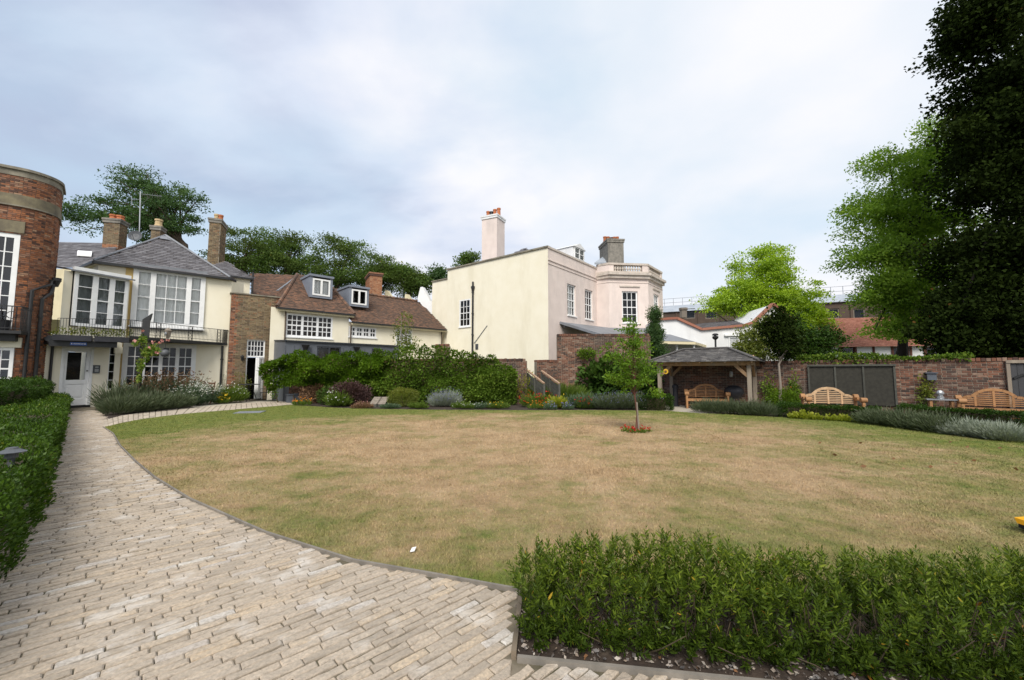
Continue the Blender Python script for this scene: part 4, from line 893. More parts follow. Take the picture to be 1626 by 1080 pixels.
lf = MB(); hw = fd[1] - mid; leaf = Wall(por.p(fd[1] - .05, 0, -.05).to_2d(), (-(por.u * .8 - por.n * .6)).to_2d()); leaf2 = Wall(leaf.p(hw * .95, 0).to_2d(), (-leaf.u).to_2d())
fr = window(porch, leaf2, 0, hw * .95, .08, zt0 - .03, (2,), 5, .10, .05, .028, recess=0., sill=False, name='french_door', backd=.2, back='white_paint', label='white glazed door leaf standing open')
mb = MB(); bx(mb, por, fd[0], fd[0] + .06, .03, zt0, -.16, -.08); bx(mb, por, fd[1] - .06, fd[1], .03, zt0, -.16, -.08); mb.build('door_frame', 'white_paint', porch)
mb = MB(); bx(mb, por, fd[0], fd[1], .02, zt0, -1.3, -1.25); bx(mb, por, fd[0], fd[1], .0, .02, -1.3, -.2); bx(mb, por, fd[0] - .02, fd[0], .0, zt0, -1.3, -.2); bx(mb, por, fd[1], fd[1] + .02, 0, zt0, -1.3, -.2); mb.build('interior', 'dark_room', porch)
mb = MB(); q = por.p(fd[0] - .2, por.at(386, 569)[1], .1); mb.lathe(q - V3((0, 0, .15)), [(.05, 0), (.09, .22), (.11, .24), (.02, .34)], 6)
mb.build('wall_lamp', 'black_iron', label='black coach lamp on the brick wall left of the French door', cat='lamp')
p0 = por.p(pt1 - .06, 0, .09); pipe('downpipe', 'black downpipe with hopper on the right corner of the brick porch', [V3((p0.x, p0.y, por.at(441, 512)[1])), V3((p0.x, p0.y, .3))], .07, hop=V3((p0.x, p0.y, por.at(441, 512)[1])))

# ---- long cream house with clay roofs
ha = Wall((-13.85, 24.0), (.72, .695)); ha.o = V3((-13.8, 24, 0))
la = ha.at(553, 540)[0]; lb = ha.at(703, 540)[0]
zea, zeb = ha.at(500, 494)[1], ha.at(630, 517)[1]
house = thing('long_house', 'long cream house with brown tiled roof, dormers and grey zinc extension', 'building', ha.p(5, 0, -2))
wa = ha.rect(453.5, 500.5, 528, 536); wb = ha.rect(554, 519.5, 598, 535.5); wc = ha.rect(629, 523, 655, 550)
mb = MB(); wallface(mb, ha, -.6, la, 0, zea, [wa]); o2 = -.06
wallface(mb, ha, la, lb, 0, zeb, [wb, wc], off=o2); mb.poly([ha.p(la, 0), ha.p(la, 0, -1), ha.p(la, zea, -1), ha.p(la, zea)]); mb.poly([ha.p(lb, 0, o2), ha.p(lb, 0, -4), ha.p(lb, zeb, -4), ha.p(lb, zeb, o2)]); mb.build('wall', 'cream', house)
window(house, ha, *wa, (3, 3, 3), 4, .1, .13, .045, back='brown_room', recess=.04, label='wide white window of three twelve-pane lights')
window(house, ha, *wb, (2, 2, 2, 2), 2, .1, .16, .05, off=o2, back='dark_room', recess=.04, label='low white window strip of four small lights')
window(house, ha, *wc, (2, 2), 4, .1, .12, .05, off=o2, recess=.04, curtain='curtain', label='white casement window behind the young tree')
da, hra = 3.1, ha.at(500, 494)[1]
def rz(px, py, t, d): return D(px, py, ha.p(t, 0, -d).y).z
zra = rz(500, 440, 2.6, da); zrb = rz(600, 467, la + 2, da)
ov = .28
RA = [ha.p(-.35, zea, ov), ha.p(la + .25, zea, ov), ha.p(la + .25 - .9, zra, -da), ha.p(1.6, zra, -da)]
roofa = roof(house, [RA, [ha.p(la + .25, zea, ov), ha.p(la + .25, zea - .2, -da), ha.p(la - .65, zra, -da)], [ha.p(-.35, zea + .2, -3.5), ha.p(-.35, zea, ov), ha.p(1.6, zra, -da)]], 'clay_tile', .18, .115, .014)
RB = [ha.p(la + .1, zeb, ov), ha.p(lb + .15, zeb, ov), ha.p(Wall(ha.p(0, 0, -da).to_2d(), ha.u.to_2d()).at(667, 466)[0], zrb, -da), ha.p(la - 1.4, zrb, -da)]
roofb = roof(house, [RB], 'clay_tile', .18, .115, .014)
mb = MB()
for (a, b) in ((RA[0], RA[3]), (RA[1], RA[2])):
    for k in range(24): p, q = a.lerp(b, k / 24), a.lerp(b, (k + .9) / 24); mb.tube([p + V3((0, 0, .03)), q + V3((0, 0, .07))], .11, .09, 6)
mb.build('hip_tiles', 'clay_tile', house, kind='stuff')
mb = MB(); L_ = (RB[2] - RB[3]).length
for k in range(int(L_ / .3)): p, q = RB[3].lerp(RB[2], k * .3 / L_), RB[3].lerp(RB[2], (k * .3 + .27) / L_); mb.tube([p + V3((0, 0, .04)), q + V3((0, 0, .08))], .11, .12, 6)
mb.build('ridge_tiles', 'clay_tile', house, kind='stuff')
mb = MB(); mb.bar(ha.p(-.35, zea - .06, ov + .05), ha.p(la + .28, zea - .06, ov + .05), .12, .1); mb.bar(ha.p(la + .1, zeb - .06, ov + .05), ha.p(lb + .15, zeb - .06, ov + .05), .12, .1); mb.build('gutter', 'black_iron', house)
mb = MB(); mb.bar(ha.p(-.3, zea - .16, ov - .05), ha.p(la + .24, zea - .16, ov - .05), .1, .12); mb.bar(ha.p(la + .1, zeb - .17, ov - .05), ha.p(lb + .1, zeb - .17, ov - .05), .1, .1); mb.build('fascia', 'cream_old', house)
# left rear range roof (ridge from the porch to the first roof)
z_l = D(430, 446, 29).z
q0, q1, q2, q3 = D(400, 470, 26.5), D(460, 476, 26.8), D(484, 445, 30.5), D(398, 434, 29.5)
roofc = roof(house, [[q0, q1, q2, q3]], 'clay_tile', .18, .115, .014)
mb = MB(); mb.bar(D(440, 462, 26.6), D(470, 440, 27.6), .3, .05); mb.build('valley_lead', 'lead', house)
# dormers
def dormer(label, pxl, pxr, pyt, pyb, t_off, d, curtain, back):
    w = Wall(ha.p(0, 0, -d).to_2d(), ha.u.to_2d()); q = w.rect(pxl, pyt, pxr, pyb)
    t = MB(); e = .16
    bx(t, w, q[0] - e, q[0], q[2] - .15, q[3] + .12, -2.1, .02); bx(t, w, q[1], q[1] + e, q[2] - .15, q[3] + .12, -2.1, .02); bx(t, w, q[0] - e - .06, q[1] + e + .06, q[3] + .123, q[3] + .26, -2.3, .1)
    bx(t, w, q[0], q[1], q[2] - .15, q[2] - .004, -.2, .02)
    dm = t.build('dormer', 'dormer_blue', house, label=label)
    window(dm if False else house, w, *q, (1, 1), 1, .1, .12, .03, off=.03, recess=.03, curtain=curtain, back=back, sill=False, name='dormer_window', backd=.6)
dormer('blue-grey lead clad dormer with curtained casements', 496, 524, 443.5, 470, 0, .75, 'curtain', 'dark_room')
dormer('blue-grey lead clad dormer with dark panes', 558, 582, 460.5, 484, 0, .85, None, 'dark_room')
chimney('square red brick chimney on the brown tiled roof', 584, 614, 432, 468, 33.0, 'brick_orange', [], rot=.5, depth=1.2, cap='brick_red')
# white stepped gable parapets at the end
gp = thing('gable_parapet', 'white stepped gable parapet closing the brown tiled roof', 'parapet', ha.p(lb - .8, zeb, -2))
mb = MB(); pts = [(663, 474), (667.5, 456), (671, 455.5), (683, 478), (691, 480.5), (691, 506), (684, 506)]
mb.prism([D(x, y, 33.6) for x, y in pts], V3((.12, .45, 0))); mb.build('parapet', 'white_render', gp)
for (px, py, lab) in ((616, 462, 'small white gable tip just behind the red brick chimney'), (648, 468, 'small white gable tip on the ridge of the brown roof')):
    mb = MB(); q = D(px, py + 8, 34.5); mb.prism([q + V3((-.35, 0, -.6)), q + V3((.55, .4, -.6)), q + V3((-.08, .1, .5)), q + V3((-.28, .05, .5))], V3((.1, .3, 0))); mb.build('gable_tip', 'cream_old', label=lab, cat='gable')
for (t, o, lab) in ((.18, .08, 'thin brown downpipe at the left end of the long cream house'), (la + .12, .08, 'brown downpipe between the two roofs of the long house'), (lb - .15, .06, 'brown downpipe at the far end of the long cream house')):
    p = ha.p(t, 0, o); pipe('downpipe', lab, [V3((p.x, p.y, (zea if t < 1 else zeb) - .1)), V3((p.x, p.y, 2.6))], .045, 'bark', brackets=False)
# zinc extension
zx = Wall(ha.p(0, 0, 2.2).to_2d(), ha.u.to_2d())
x0, x1 = zx.at(452, 560)[0], zx.at(634, 560)[0]; zz_ = zx.at(540, 546)[1]
ext = thing('zinc_extension', 'low dark grey zinc clad extension along the long cream house', 'building', zx.p(3, 0, -1))
w1 = zx.rect(503, 550, 541, 580); w2 = zx.rect(590, 554, 608, 580)
w1, w2 = (w1[0], w1[1], 1.2, w1[3]), (w2[0], w2[1], 1.2, w2[3])
mb = MB(); wallface(mb, zx, x0, x1, 0, zz_, [w1, w2]); mb.poly([zx.p(x0, 0), zx.p(x0, zz_), zx.p(x0, zz_ + .2, -2.2), zx.p(x0, 0, -2.2)]); mb.build('wall', 'zinc', ext)
k = 0
while x0 + k * .45 < x1:
    m1 = MB(); t = x0 + k * .45; k += 1
    if any(w[0] - .05 < t < w[1] + .05 for w in (w1, w2)): continue
    bx(m1, zx, t, t + .025, 0, zz_ - .2, .002, .03); m1.build('standing_seam', 'zinc', ext)
mb = MB(); mb.prism([zx.p(x0 - .05, zz_ - .0, .12), zx.p(x1, zz_ - .0, .12), zx.p(x1, zz_ + .12, -2.1), zx.p(x0 - .05, zz_ + .12, -2.1)], .07); mb.build('roof', 'zinc_dark', ext)
window(ext, zx, *w1, (1, 1), 1, .09, .1, .04, frame='zinc_dark', sill=False, back='far_wall', recess=.05)
window(ext, zx, *w2, (1,), 1, .09, .1, .04, frame='zinc_dark', sill=False, back='cream_old', recess=.05)
for px, lab in ((484, 'black hopper lantern on the zinc wall left of the wide window'), (565, 'black hopper lantern on the zinc wall between the two windows')):
    t = zx.at(px, 552)[0]; m1 = MB(); q = zx.p(t, zz_ - .5, .14); m1.lathe(q, [(.05, -.2), (.08, 0), (.2, .28), (.22, .34), (.2, .36)], 8); m1.tube([q, q - V3((0, 0, 1.2))], .05, n=6); m1.build('wall_lantern', 'black_iron', label=lab, cat='lantern')

# ---- big cream and pink house
C0 = V3((2.36, 26, 0)); d1 = V3((-.78, .62, 0)).normalized(); d2 = V3((.62, .78, 0)).normalized()
pk = Wall(C0.to_2d(), d2.to_2d()); tl1 = 0
pw = Wall(C0.to_2d(), (-d1).to_2d())
t_st = pw.at(710, 500)[0]; t_l = pw.at(684, 500)[0]
ztp = pk.at(872, 392.5)[1]; ztl = pw.at(697, 445)[1]
ph = thing('pink_house', 'large square house with cream side wall and pale pink balustraded front', 'building', (2, 30, 0))
sw = pw.rect(729.5, 475.5, 747, 519)
mb = MB(); wallface(mb, pw, t_st, 0, 0, ztp - .02, [sw], reveal=.1)
mb.poly([pw.p(t_st, 0), pw.p(t_st, ztp - .02), pw.p(t_st, ztp - .02, -.15), pw.p(t_st, 0, -.15)])
wallface(mb, pw, t_l, t_st, 0, ztl, off=-.12); mb.poly([pw.p(t_l, 0, -.12), pw.p(t_l, ztl, -.12), pw.p(t_l, ztl, -6), pw.p(t_l, 0, -6)])
mb.build('side_wall', 'cream', ph)
window(ph, pw, *sw, (3,), 4, .1, .06, .035, recess=.05, curtain=None, back='dark_room', label='white twelve-pane sash window in the cream side wall')
mb = MB(); mb.bar(pw.p(t_st - .1, ztp - .0, -.1), pw.p(.05, ztp + .0, -.1), .4, .10); mb.bar(pw.p(t_l - .05, ztl + .03, -.2), pw.p(t_st - .02, ztl + .03, -.2), .35, .08); mb.build('coping', 'stone', ph)
tP = pk.at(948, 500)[0]; P0 = pk.p(tP, 0)
s1 = 1.03; n2 = pk.n; B1 = P0 + n2 * s1; B2 = B1 + V3((.99, .11, 0)).normalized() * 3.2; B3 = B2 + d2 * 3.4
fz = [Wall(P0.to_2d(), n2.to_2d()), Wall(B1.to_2d(), (B2 - B1).to_2d()), Wall(B2.to_2d(), d2.to_2d())]; fl = [s1, (B2 - B1).length, 3.4]
p1 = pk.rect(901, 452, 914.5, 501.5); p2 = pk.rect(929, 460.5, 941.5, 507.5); p3 = fz[1].rect(988, 462.5, 1013, 513); p4 = fz[2].rect(1038.5, 468, 1047, 512)
zcor1, zcor0 = fz[1].at(1000, 435)[1], fz[1].at(1000, 443)[1]; zbal = fz[1].at(1000, 418.5)[1]
mb = MB(); wallface(mb, pk, 0, tP, 0, ztp - .1, [p1, p2], reveal=.2)
wallface(mb, fz[0], 0, fl[0], 0, zcor1); wallface(mb, fz[1], 0, fl[1], 0, zcor1, [p3], reveal=.2); wallface(mb, fz[2], 0, fl[2], 0, zcor1, [p4], reveal=.2)
mb.poly([B3, B3 - n2 * 3, B3 - n2 * 3 + V3((0, 0, zcor1)), B3 + V3((0, 0, zcor1))])
mb.build('front_wall', 'pink', ph)
for w_, q, c, lab in ((pk, p1, 'curtain', 'white sash window nearest the cream corner'), (pk, p2, None, 'white sash window next to the bay'), (fz[1], p3, None, 'twelve-pane sash window in the middle of the pink bay'), (fz[2], p4, 'curtain', 'narrow white sash window on the far face of the pink bay')):
    window(ph, w_, *q, (3,), 4, .1, .06, .04, recess=.16, curtain=c, label=lab)
    m1 = MB(); e = .18; 
    if w_ is not pk: bx(m1, w_, q[0] - e, q[1] + e, q[3] + .32, q[3] + .42, 0, .08); m1.build('hood_mould', 'pink_stone', ph)
mb = MB(); bx(mb, pk, -.04, tP, ztp - .1, ztp + .03, -.25, .06); mb.build('parapet_coping', 'pink_stone', ph)
zs1, zs2 = pk.at(880, 416)[1], pk.at(880, 421)[1]
mb = MB(); bx(mb, pk, 0, tP, zs1 - .03, zs1 + .04, 0, .06); bx(mb, pk, 0, tP, zs2 - .05, zs2, 0, .04); mb.build('string_course', 'pink', ph)
def bayring(name, z0, z1, o, m, i=-.3):
    mb = MB(); pts_o = [P0 + d2 * -o * .3 + n2 * 0, B1 - (d2 * o) * .9 + n2 * o * .5, B2 + V3((.45, -.9, 0)) * o, B3 + n2 * o]; pts_i = [p_ - n2 * .45 + d2 * .1 for p_ in pts_o]
    pts_i = [P0 + d2 * .3, B1 + d2 * .35 - n2 * .1, B2 - V3((.3, -.3, 0)), B3 - n2 * .35]
    for a, b, c, d in zip(pts_o, pts_o[1:], pts_i, pts_i[1:]): mb.prism([a + V3((0, 0, z0)), b + V3((0, 0, z0)), d + V3((0, 0, z0)), c + V3((0, 0, z0))], z1 - z0)
    return mb.build(name, m, ph)
bayring('cornice', zcor0 + .02, zcor1 - .15, .2, 'pink_stone'); bayring('cornice_top', zcor1 - .148, zcor1 + .04, .34, 'pink_stone'); bayring('bay_frieze', zcor0 - .32, zcor0 - .26, .04, 'pink')
bayring('plinth_rail', zcor1 + .042, zcor1 + .2, .03, 'pink_stone'); bayring('balustrade_rail', zbal - .14, zbal + .02, .05, 'pink_stone')
zb_0, zb_1 = zcor1 + .2, zbal - .14
def baluster_row(w, a, b, k):
    for i in range(k):
        m1 = MB(); t = a + (b - a) * (i + .5) / k; h = zb_1 - zb_0; m1.lathe(w.p(t, zb_0, -.12), [(.08, 0), (.08, h * .12), (.045, h * .16), (.095, h * .4), (.05, h * .75), (.04, h * .82), (.08, h * .86), (.08, h)], 8); m1.build('baluster', 'pink_stone', ph)
mb = MB(); L1 = fl[1]
bx(mb, fz[0], 0, fl[0], zb_0, zb_1, -.25, 0); bx(mb, fz[1], 0.0, .32 * L1 * .42, zb_0, zb_1, -.25, 0); bx(mb, fz[1], L1 * .86, L1, zb_0, zb_1, -.25, 0); bx(mb, fz[2], 0, .35, zb_0, zb_1, -.25, -.002); bx(mb, fz[2], 3.0, 3.4, zb_0, zb_1, -.25, 0); mb.build('balustrade_pier', 'pink', ph)
baluster_row(fz[1], L1 * .15, L1 * .86, 11); baluster_row(fz[2], .4, 3.0, 11)
mb = MB(); zt2 = ztp - .25; mb.prism([pw.p(t_st, zt2, -.2), pw.p(-.2, zt2, -.2), pk.p(tP, zt2, -.3), B3 - n2 * 3 + V3((0, 0, zt2)), B3 - n2 * 9 + V3((0, 0, zt2)), pw.p(t_st, zt2, -9)], .1); mb.build('flat_roof', 'lead', ph)
rr = [pk.p(.8, ztp + .0, -1.0), pk.p(tP + 4, ztp, -1.0), pk.p(tP + 2.5, ztp + .85, -3.2), pk.p(1.6, ztp + .85, -3.2)]
roof(ph, [rr, [pk.p(.8, ztp, -6), rr[0], rr[3]]], 'slate', .3, .2)
# dormer on the pink house roof
dq = Wall(pk.p(0, 0, -1.3).to_2d(), d2.to_2d()); q = dq.rect(912, 395, 927, 413)
mb = MB(); bx(mb, dq, q[0] - .12, q[1] + .12, q[2] - .6, q[3] + .0, -2.5, -.03); mb.prism([dq.p(q[0] - .2, q[3], .1), dq.p(q[1] + .2, q[3], .1), dq.p((q[0] + q[1]) / 2, q[3] + .4, .1)], dq.n * -2.6); mb.build('dormer', 'white_render', ph)
window(ph, dq, *q, (1, 1), 2, .08, .08, .03, off=.03, recess=.03, sill=False, name='dormer_window', back='blind', backd=.02)
mb = MB(); a = D(944, 420, 31); mb.prism([a, D(968, 420, 32), D(972, 411, 33), D(958, 410, 33)], .15); mb.build('lead_flat', 'blue_roof', ph)
chimney('tall white rendered chimney with four terracotta pots above the cream wall', 764, 801, 344, 425, 31.6, 'pink', [(.14, .62, 'pot_orange'), (.37, .55, 'black_iron'), (.6, .68, 'pot_orange'), (.86, .72, 'pot_orange')], render=True, rot=-.45, cap='white_render', depth=1.2, potr=.15)
chimney('broad grey chimney with five terracotta pots behind the balustrade', 955, 994, 379, 424, 31.5, 'cement', [(.1, .5, 'pot_orange'), (.3, .5, 'pot_orange'), (.5, .45, 'bark_red'), (.7, .5, 'pot_orange'), (.9, .52, 'pot_orange')], render=True, rot=.1, cap='cement', depth=1.2, potr=.14)
# drain pipe, vent, floodlight
t = pw.at(752, 500)[0]; zt_, zb_ = pw.at(752, 450)[1], pw.at(752, 566)[1]
pipe('downpipe', 'black cast iron drainpipe with hopper on the plain cream wall', [pw.p(t, zt_ + .1, .1), pw.p(t, zb_ - .8, .1)], .07, hop=pw.p(t, pw.at(752, 458)[1], .1))
mb = MB(); a = pw.at(753, 545); b = pw.at(774, 517); mb.tube([pw.p(a[0] + .05, a[1], .05), pw.p(b[0], b[1], .03)], .025, n=5); mb.build('drain_stub', 'lead', label='thin grey diagonal pipe on the cream wall beside the drainpipe', cat='pipe')
a = pw.at(757.5, 550.5); mb = MB(); bx(mb, pw, a[0] - .13, a[0] + .13, a[1] - .2, a[1] + .2, .002, .05); 
for k in range(6): bx(mb, pw, a[0] - .1, a[0] + .1, a[1] - .16 + k * .055, a[1] - .135 + k * .055, .05, .075)
mb.build('wall_vent', 'iron_grey', label='small grey louvred vent low on the cream wall', cat='vent')
a = pk.at(893.5, 519); mb = MB(); mb.cbox(pk.p(a[0], a[1], .2), (.22, .2, .14), .6); mb.bar(pk.p(a[0], a[1] + .1, .0), pk.p(a[0], a[1] + .1, .2), .06, .06); mb.build('flood_lamp', 'steel', label='small white security lamp on the pink wall under the canopy end', cat='lamp')
# lead canopy round the pink bay
cn = thing('veranda_canopy', 'sloping grey lead canopy on white posts round the pink bay', 'canopy', V3((8, 25, 3.5)))
t8 = pk.at(889, 511)[0]; zi = pk.at(889, 511)[1]; zo = 3.5
K0 = pk.p(t8, zi, .02); K1 = K0 + n2 * 4.3 - V3((0, 0, zi - 3.55)); Wc = pk.p(tP, zi, 0); S1 = V3((B1.x, B1.y, zi)); F2 = V3((B2.x, B2.y, zi)); F3 = V3((B3.x, B3.y, zi))
K2 = V3((11.35, 25.0, zo)); K3 = V3((13.6, 28.2, zo))
mb = MB(); dn = V3((0, 0, -.08))
for P in ([K0, K1, S1], [K0, S1, Wc], [S1, K1, K2, F2], [F2, K2, K3, F3]): mb.poly(P); mb.poly([p + dn for p in reversed(P)])
mb.bar(K0 - V3((0, 0, .06)), K1 - V3((0, 0, .06)), .12, .16); mb.build('roof', 'lead', cn)
mb = MB(); mb.bar(K1 - V3((0, 0, .1)), K2 - V3((0, 0, .1)), .12, .16); mb.bar(K2 - V3((0, 0, .1)), K3 - V3((0, 0, .1)), .12, .16); mb.build('fascia', 'cream_old', cn)
for f in (0., .25, .5, .75, 1.):
    m1 = MB(); a = K2.lerp(K3, f) - V3((0, 0, .16)); b = F2.lerp(F3, f) - V3((0, 0, .16)); m1.bar(a, b, .06, .12); m1.build('rafter', 'white_paint', cn)
for a in (K2 + V3((-1.0, .25, -.15)), K2.lerp(K3, .06) - V3((.1, 0, .15)), K2.lerp(K3, .85) - V3((.1, 0, .15))):
    m1 = MB(); m1.tube([a, V3((a.x, a.y, 0))], .07, n=8); m1.build('post', 'white_paint', cn)

# ---- garden walls
def gwall(label, a, b, h, th=.34, m='brick_garden', cope='brick_garden', nparts=0, bl=.235, bh=.078):
    w = Wall(a, (b[0] - a[0], b[1] - a[1])); L = math.dist(a, b)
    t = thing('brick_wall', label, 'wall', w.p(L / 2, 0, -th / 2))
    mb = MB(); bx(mb, w, 0, L, 0, h, -th, 0); mb.build('wall_core', 'mortar', t)
    add_bricks(t, bricks_on(wcurve(w, 0), L, 0, h, (), bl, bh, proud=.013), m, nparts)
    mb = MB(); k = 0
    while k * .12 < L - .1:
        p0 = w.p(k * .12 + .008, h + .002 + rng.uniform(-.004, .004), .035 + rng.uniform(-.008, .008)); mb.box(p0, w.u * .104, -w.n * (th + .07), V3((0, 0, .11 + rng.uniform(-.01, .012)))); k += 1
    mb.build('coping_bricks', m, t, kind='stuff')
    for e in (0, L):
        pass
    return w, t
gwall('brick wall mostly hidden under ivy and shrubs below the long house', (-12.1, 22.0), (.75, 20.7), 2.2)
gwall('low brick wall stub with stepped top beside the garden steps', (1.3, 21.2), (2.45, 21.6), 2.15)
gwall('high raised red brick wall in front of the pink house', (2.42, 21.6), (7.4, 21.5), 3.55, m='brick_garden', nparts=0)
gw, gwt = gwall('long old red brick garden wall behind the gazebo and benches', (7.4, 20.6), (18.6, 12.2), 2.0, nparts=300, bl=.24, bh=.08)
gwall('short red brick wall seen between the long house and the cream wall', (-5.5, 28.9), (-4.5, 28.8), 3.5)

# ---- far buildings beyond the wall
wb_ = thing('white_building', 'white rendered low building with red coping behind the gazebo', 'building', (13, 30, 0))
Yw = 28.
pt = [D(x, y, Yw) for x, y in ((1040, 508), (1074, 506), (1113, 523.5), (1180, 517.5), (1196, 512), (1226, 483.5), (1262, 512), (1262, 600), (1040, 600))]
for p in pt[-2:]: p.z = 0
mb = MB(); mb.prism(pt, V3((.6, 5, 0))); mb.build('wall', 'white_render', wb_)
mb = MB()
for a, b in zip(pt[:6], pt[1:7]): mb.bar(a + V3((0, -.02, .02)), b + V3((0, -.02, .02)), .3, .16)
mb.build('coping', 'clay_red', wb_)
a, b, c, d = D(1108, 524.5, 28.8), D(1198, 515, 28.8), D(1196, 505, 33.5), D(1104, 515, 33.5); roof(wb_, [[a, b, c, d]], 'slate', .3, .2)
wf = Wall((0, Yw - .02), (1, 0)); q = wf.rect(1157, 535, 1173, 556); window(wb_, wf, *q, (1,), 1, .08, .05, .03, off=.02, recess=.04, name='window', label='dark window in the white wall right of the flue')
mb = MB(); bx(mb, wf, q[0] - .3, q[1] + .6, q[3] + .05, q[3] + .16, 0, .14); mb.build('window_head', 'white_paint', wb_)
fl_ = thing('flue_cowl', 'black flue pipe with round cowl standing behind the gazebo roof', 'flue', D(1136, 560, 21.5))
q = D(1136, 556, 21.5); mb = MB(); mb.tube([V3((q.x, q.y, 1.8)), D(1136, 538, 21.5)], .05, n=8); mb.build('pipe', 'black_iron', fl_)
mb = MB(); mb.lathe(D(1136, 539, 21.5), [(.06, -.02), (.14, .05), (.16, .14), (.13, .17), (.06, .18), (.06, .2), (.15, .21), (.15, .28), (.08, .32)], 10); mb.build('cowl', 'black_iron', fl_)
of = thing('office_block', 'long brown office block with blue-grey roof far behind the trees', 'building', (30, 52, 0))
ow = Wall((14, 60), (.93, -.37))
ow.o = D(1050, 560, 58); ow.o.z = 0; ow.u = V3((.90, -.43, 0)).normalized(); ow.n = V3((ow.u.y, -ow.u.x, 0))
L0, L1_ = ow.at(1040, 500)[0], ow.at(1500, 490)[0]; zo1, zo0 = ow.at(1345, 479)[1], 2.0
wins = [ow.rect(x, 490, x + 19, 506) for x in (1314, 1355, 1396, 1437, 1085, 1120)]
mb = MB(); wallface(mb, ow, L0, L1_, 0, zo1, wins, reveal=.25); mb.build('wall', 'brown_office', of)
for q in wins: window(of, ow, *q, (1,), 1, .12, .1, .05, recess=.15, sill=False, frame='far_wall', back='dark_room')
mb = MB(); mb.prism([ow.p(L0, zo1 + .0, .3), ow.p(L1_, zo1, .3), ow.p(L1_, zo1 + 1.1, -1.2), ow.p(L0, zo1 + 1.1, -1.2)], V3((-.05, .3, 0))); mb.build('roof', 'blue_roof', of)
k = 0
for i in range(12):
    t = L0 + (L1_ - L0) * i / 11; m1 = MB(); bx(m1, ow, t, t + .18, 0, zo1 - .01, .003, .12); m1.build('pilaster', 'brown_office', of)
mb = MB(); zr_ = zo1 + 1.0
for h in (.55, 1.15): mb.bar(ow.p(L0, zr_ + h, -1.3), ow.p(L1_, zr_ + h, -1.3), .05, .05)
for i in range(26): t = L0 + (L1_ - L0) * i / 25; mb.bar(ow.p(t, zr_, -1.3), ow.p(t, zr_ + 1.15, -1.3), .05, .05)
mb.build('roof_railing', 'steel', of)
mb = MB(); mb.tube([D(1085, 505, 50), D(1085, 492, 50)], .9 * .5, n=8); mb.lathe(D(1085, 493, 50), [(.5, 0), (.55, .05), (.55, .3), (.3, .3)], 8); mb.build('chimney', 'far_wall', label='brown round chimney stack in front of the far blue-grey roof', cat='chimney')
rd = thing('red_roof_building', 'low building with red tiled roof and white panels behind the garden wall', 'building', (24, 30, 0))
rw = Wall((20, 30), (.97, -.24)); rw.o = D(1290, 560, 30); rw.o.z = 0
r0, r1 = 0., rw.at(1560, 560)[0]; ze_, zr2 = rw.at(1390, 550)[1], 0
winr = [rw.rect(a, 551, b, 567) for a, b in ((1336, 1357.5), (1418, 1444), (1470, 1500))]
mb = MB(); wallface(mb, rw, r0, r1, 0, ze_, winr); mb.build('wall', 'white_render', rd)
for q in winr: window(rd, rw, *q, (1,), 1, .07, .06, .03, frame='bark_red', sill=False, recess=.06)
for px in (1310, 1334, 1358.5, 1387, 1416.5, 1446, 1468):
    t = rw.at(px, 558)[0]; m1 = MB(); bx(m1, rw, t - .06, t + .06, 0, ze_ - .01, .004, .06); m1.build('timber_post', 'bark_red', rd)
mb = MB(); z_ = rw.at(1390, 567)[1]; bx(mb, rw, r0, r1, z_ - .06, z_ + .06, .07, .18); mb.build('sill_band', 'white_paint', rd)
mb = MB(); bx(mb, rw, r0, r1, z_ - .6, z_ - .07, .03, .06); mb.build('brick_plinth', 'clay_red', rd)
zr3 = D(1390, 508, 34).z; roof(rd, [[rw.p(r0 - .3, ze_ - .02, .35), rw.p(r1, ze_ - .02, .35), rw.p(r1, zr3, -4), rw.p(r0 - .3, zr3, -4)]], 'clay_red', .2, .14, .012)

# ================================================================== GAZEBO
gA, gB = V3((6.72, 18.4, 0)), V3((9.56, 16.3, 0)); gu = (gB - gA).normalized(); gn = V3((-gu.y, gu.x, 0)); gL = (gB - gA).length; gd = 1.9
gz = thing('oak_gazebo', 'open fronted oak gazebo with dark slate hipped roof', 'gazebo', gA + gu * gL / 2 + gn * gd / 2)
hb_ = 1.95
for q in (gA, gB, gA + gn * gd, gB + gn * gd):
    m1 = MB(); c = q; m1.box(c - gu * .075 - gn * .075, gu * .15, gn * .15, V3((0, 0, hb_))); m1.build('post', 'oak_grey', gz)
def beam(a, b, z, w=.13, h=.2, nm='beam'): m1 = MB(); m1.bar(V3((a.x, a.y, z)), V3((b.x, b.y, z)), w, h); return m1.build(nm, 'oak', gz)
beam(gA - gu * .22, gB + gu * .22, hb_ + .05, .15, .2); beam(gA + gn * gd - gu * .2, gB + gn * gd + gu * .2, hb_ + .05); beam(gA - gn * .1, gA + gn * (gd + .1), hb_ + .052, .12, .19); beam(gB - gn * .1, gB + gn * (gd + .1), hb_ + .052, .12, .19)
def brace(c, d): m1 = MB(); m1.bar(c + V3((0, 0, hb_ - .48)) + d * .05, c + d * .48 + V3((0, 0, hb_ - .05)), .09, .13, (0, 0, 1)); m1.build('brace', 'oak', gz)
for c, s in ((gA, 1), (gB, -1), (gA + gn * gd, 1), (gB + gn * gd, -1)): brace(c, gu * s)
for c, s in ((gA, 1), (gB, 1), (gA + gn * gd, -1), (gB + gn * gd, -1)): brace(c, gn * s)
ze2, o_ = hb_ + .12, .38; zr4 = ze2 + .56
E0, E1, E2, E3 = [p + V3((0, 0, ze2)) for p in (gA - gu * o_ - gn * o_, gB + gu * o_ - gn * o_, gB + gu * o_ + gn * (gd + o_), gA - gu * o_ + gn * (gd + o_))]
R0, R1 = [p + V3((0, 0, zr4)) for p in (gA + gn * gd / 2 + gu * .85, gB + gn * gd / 2 - gu * .85)]
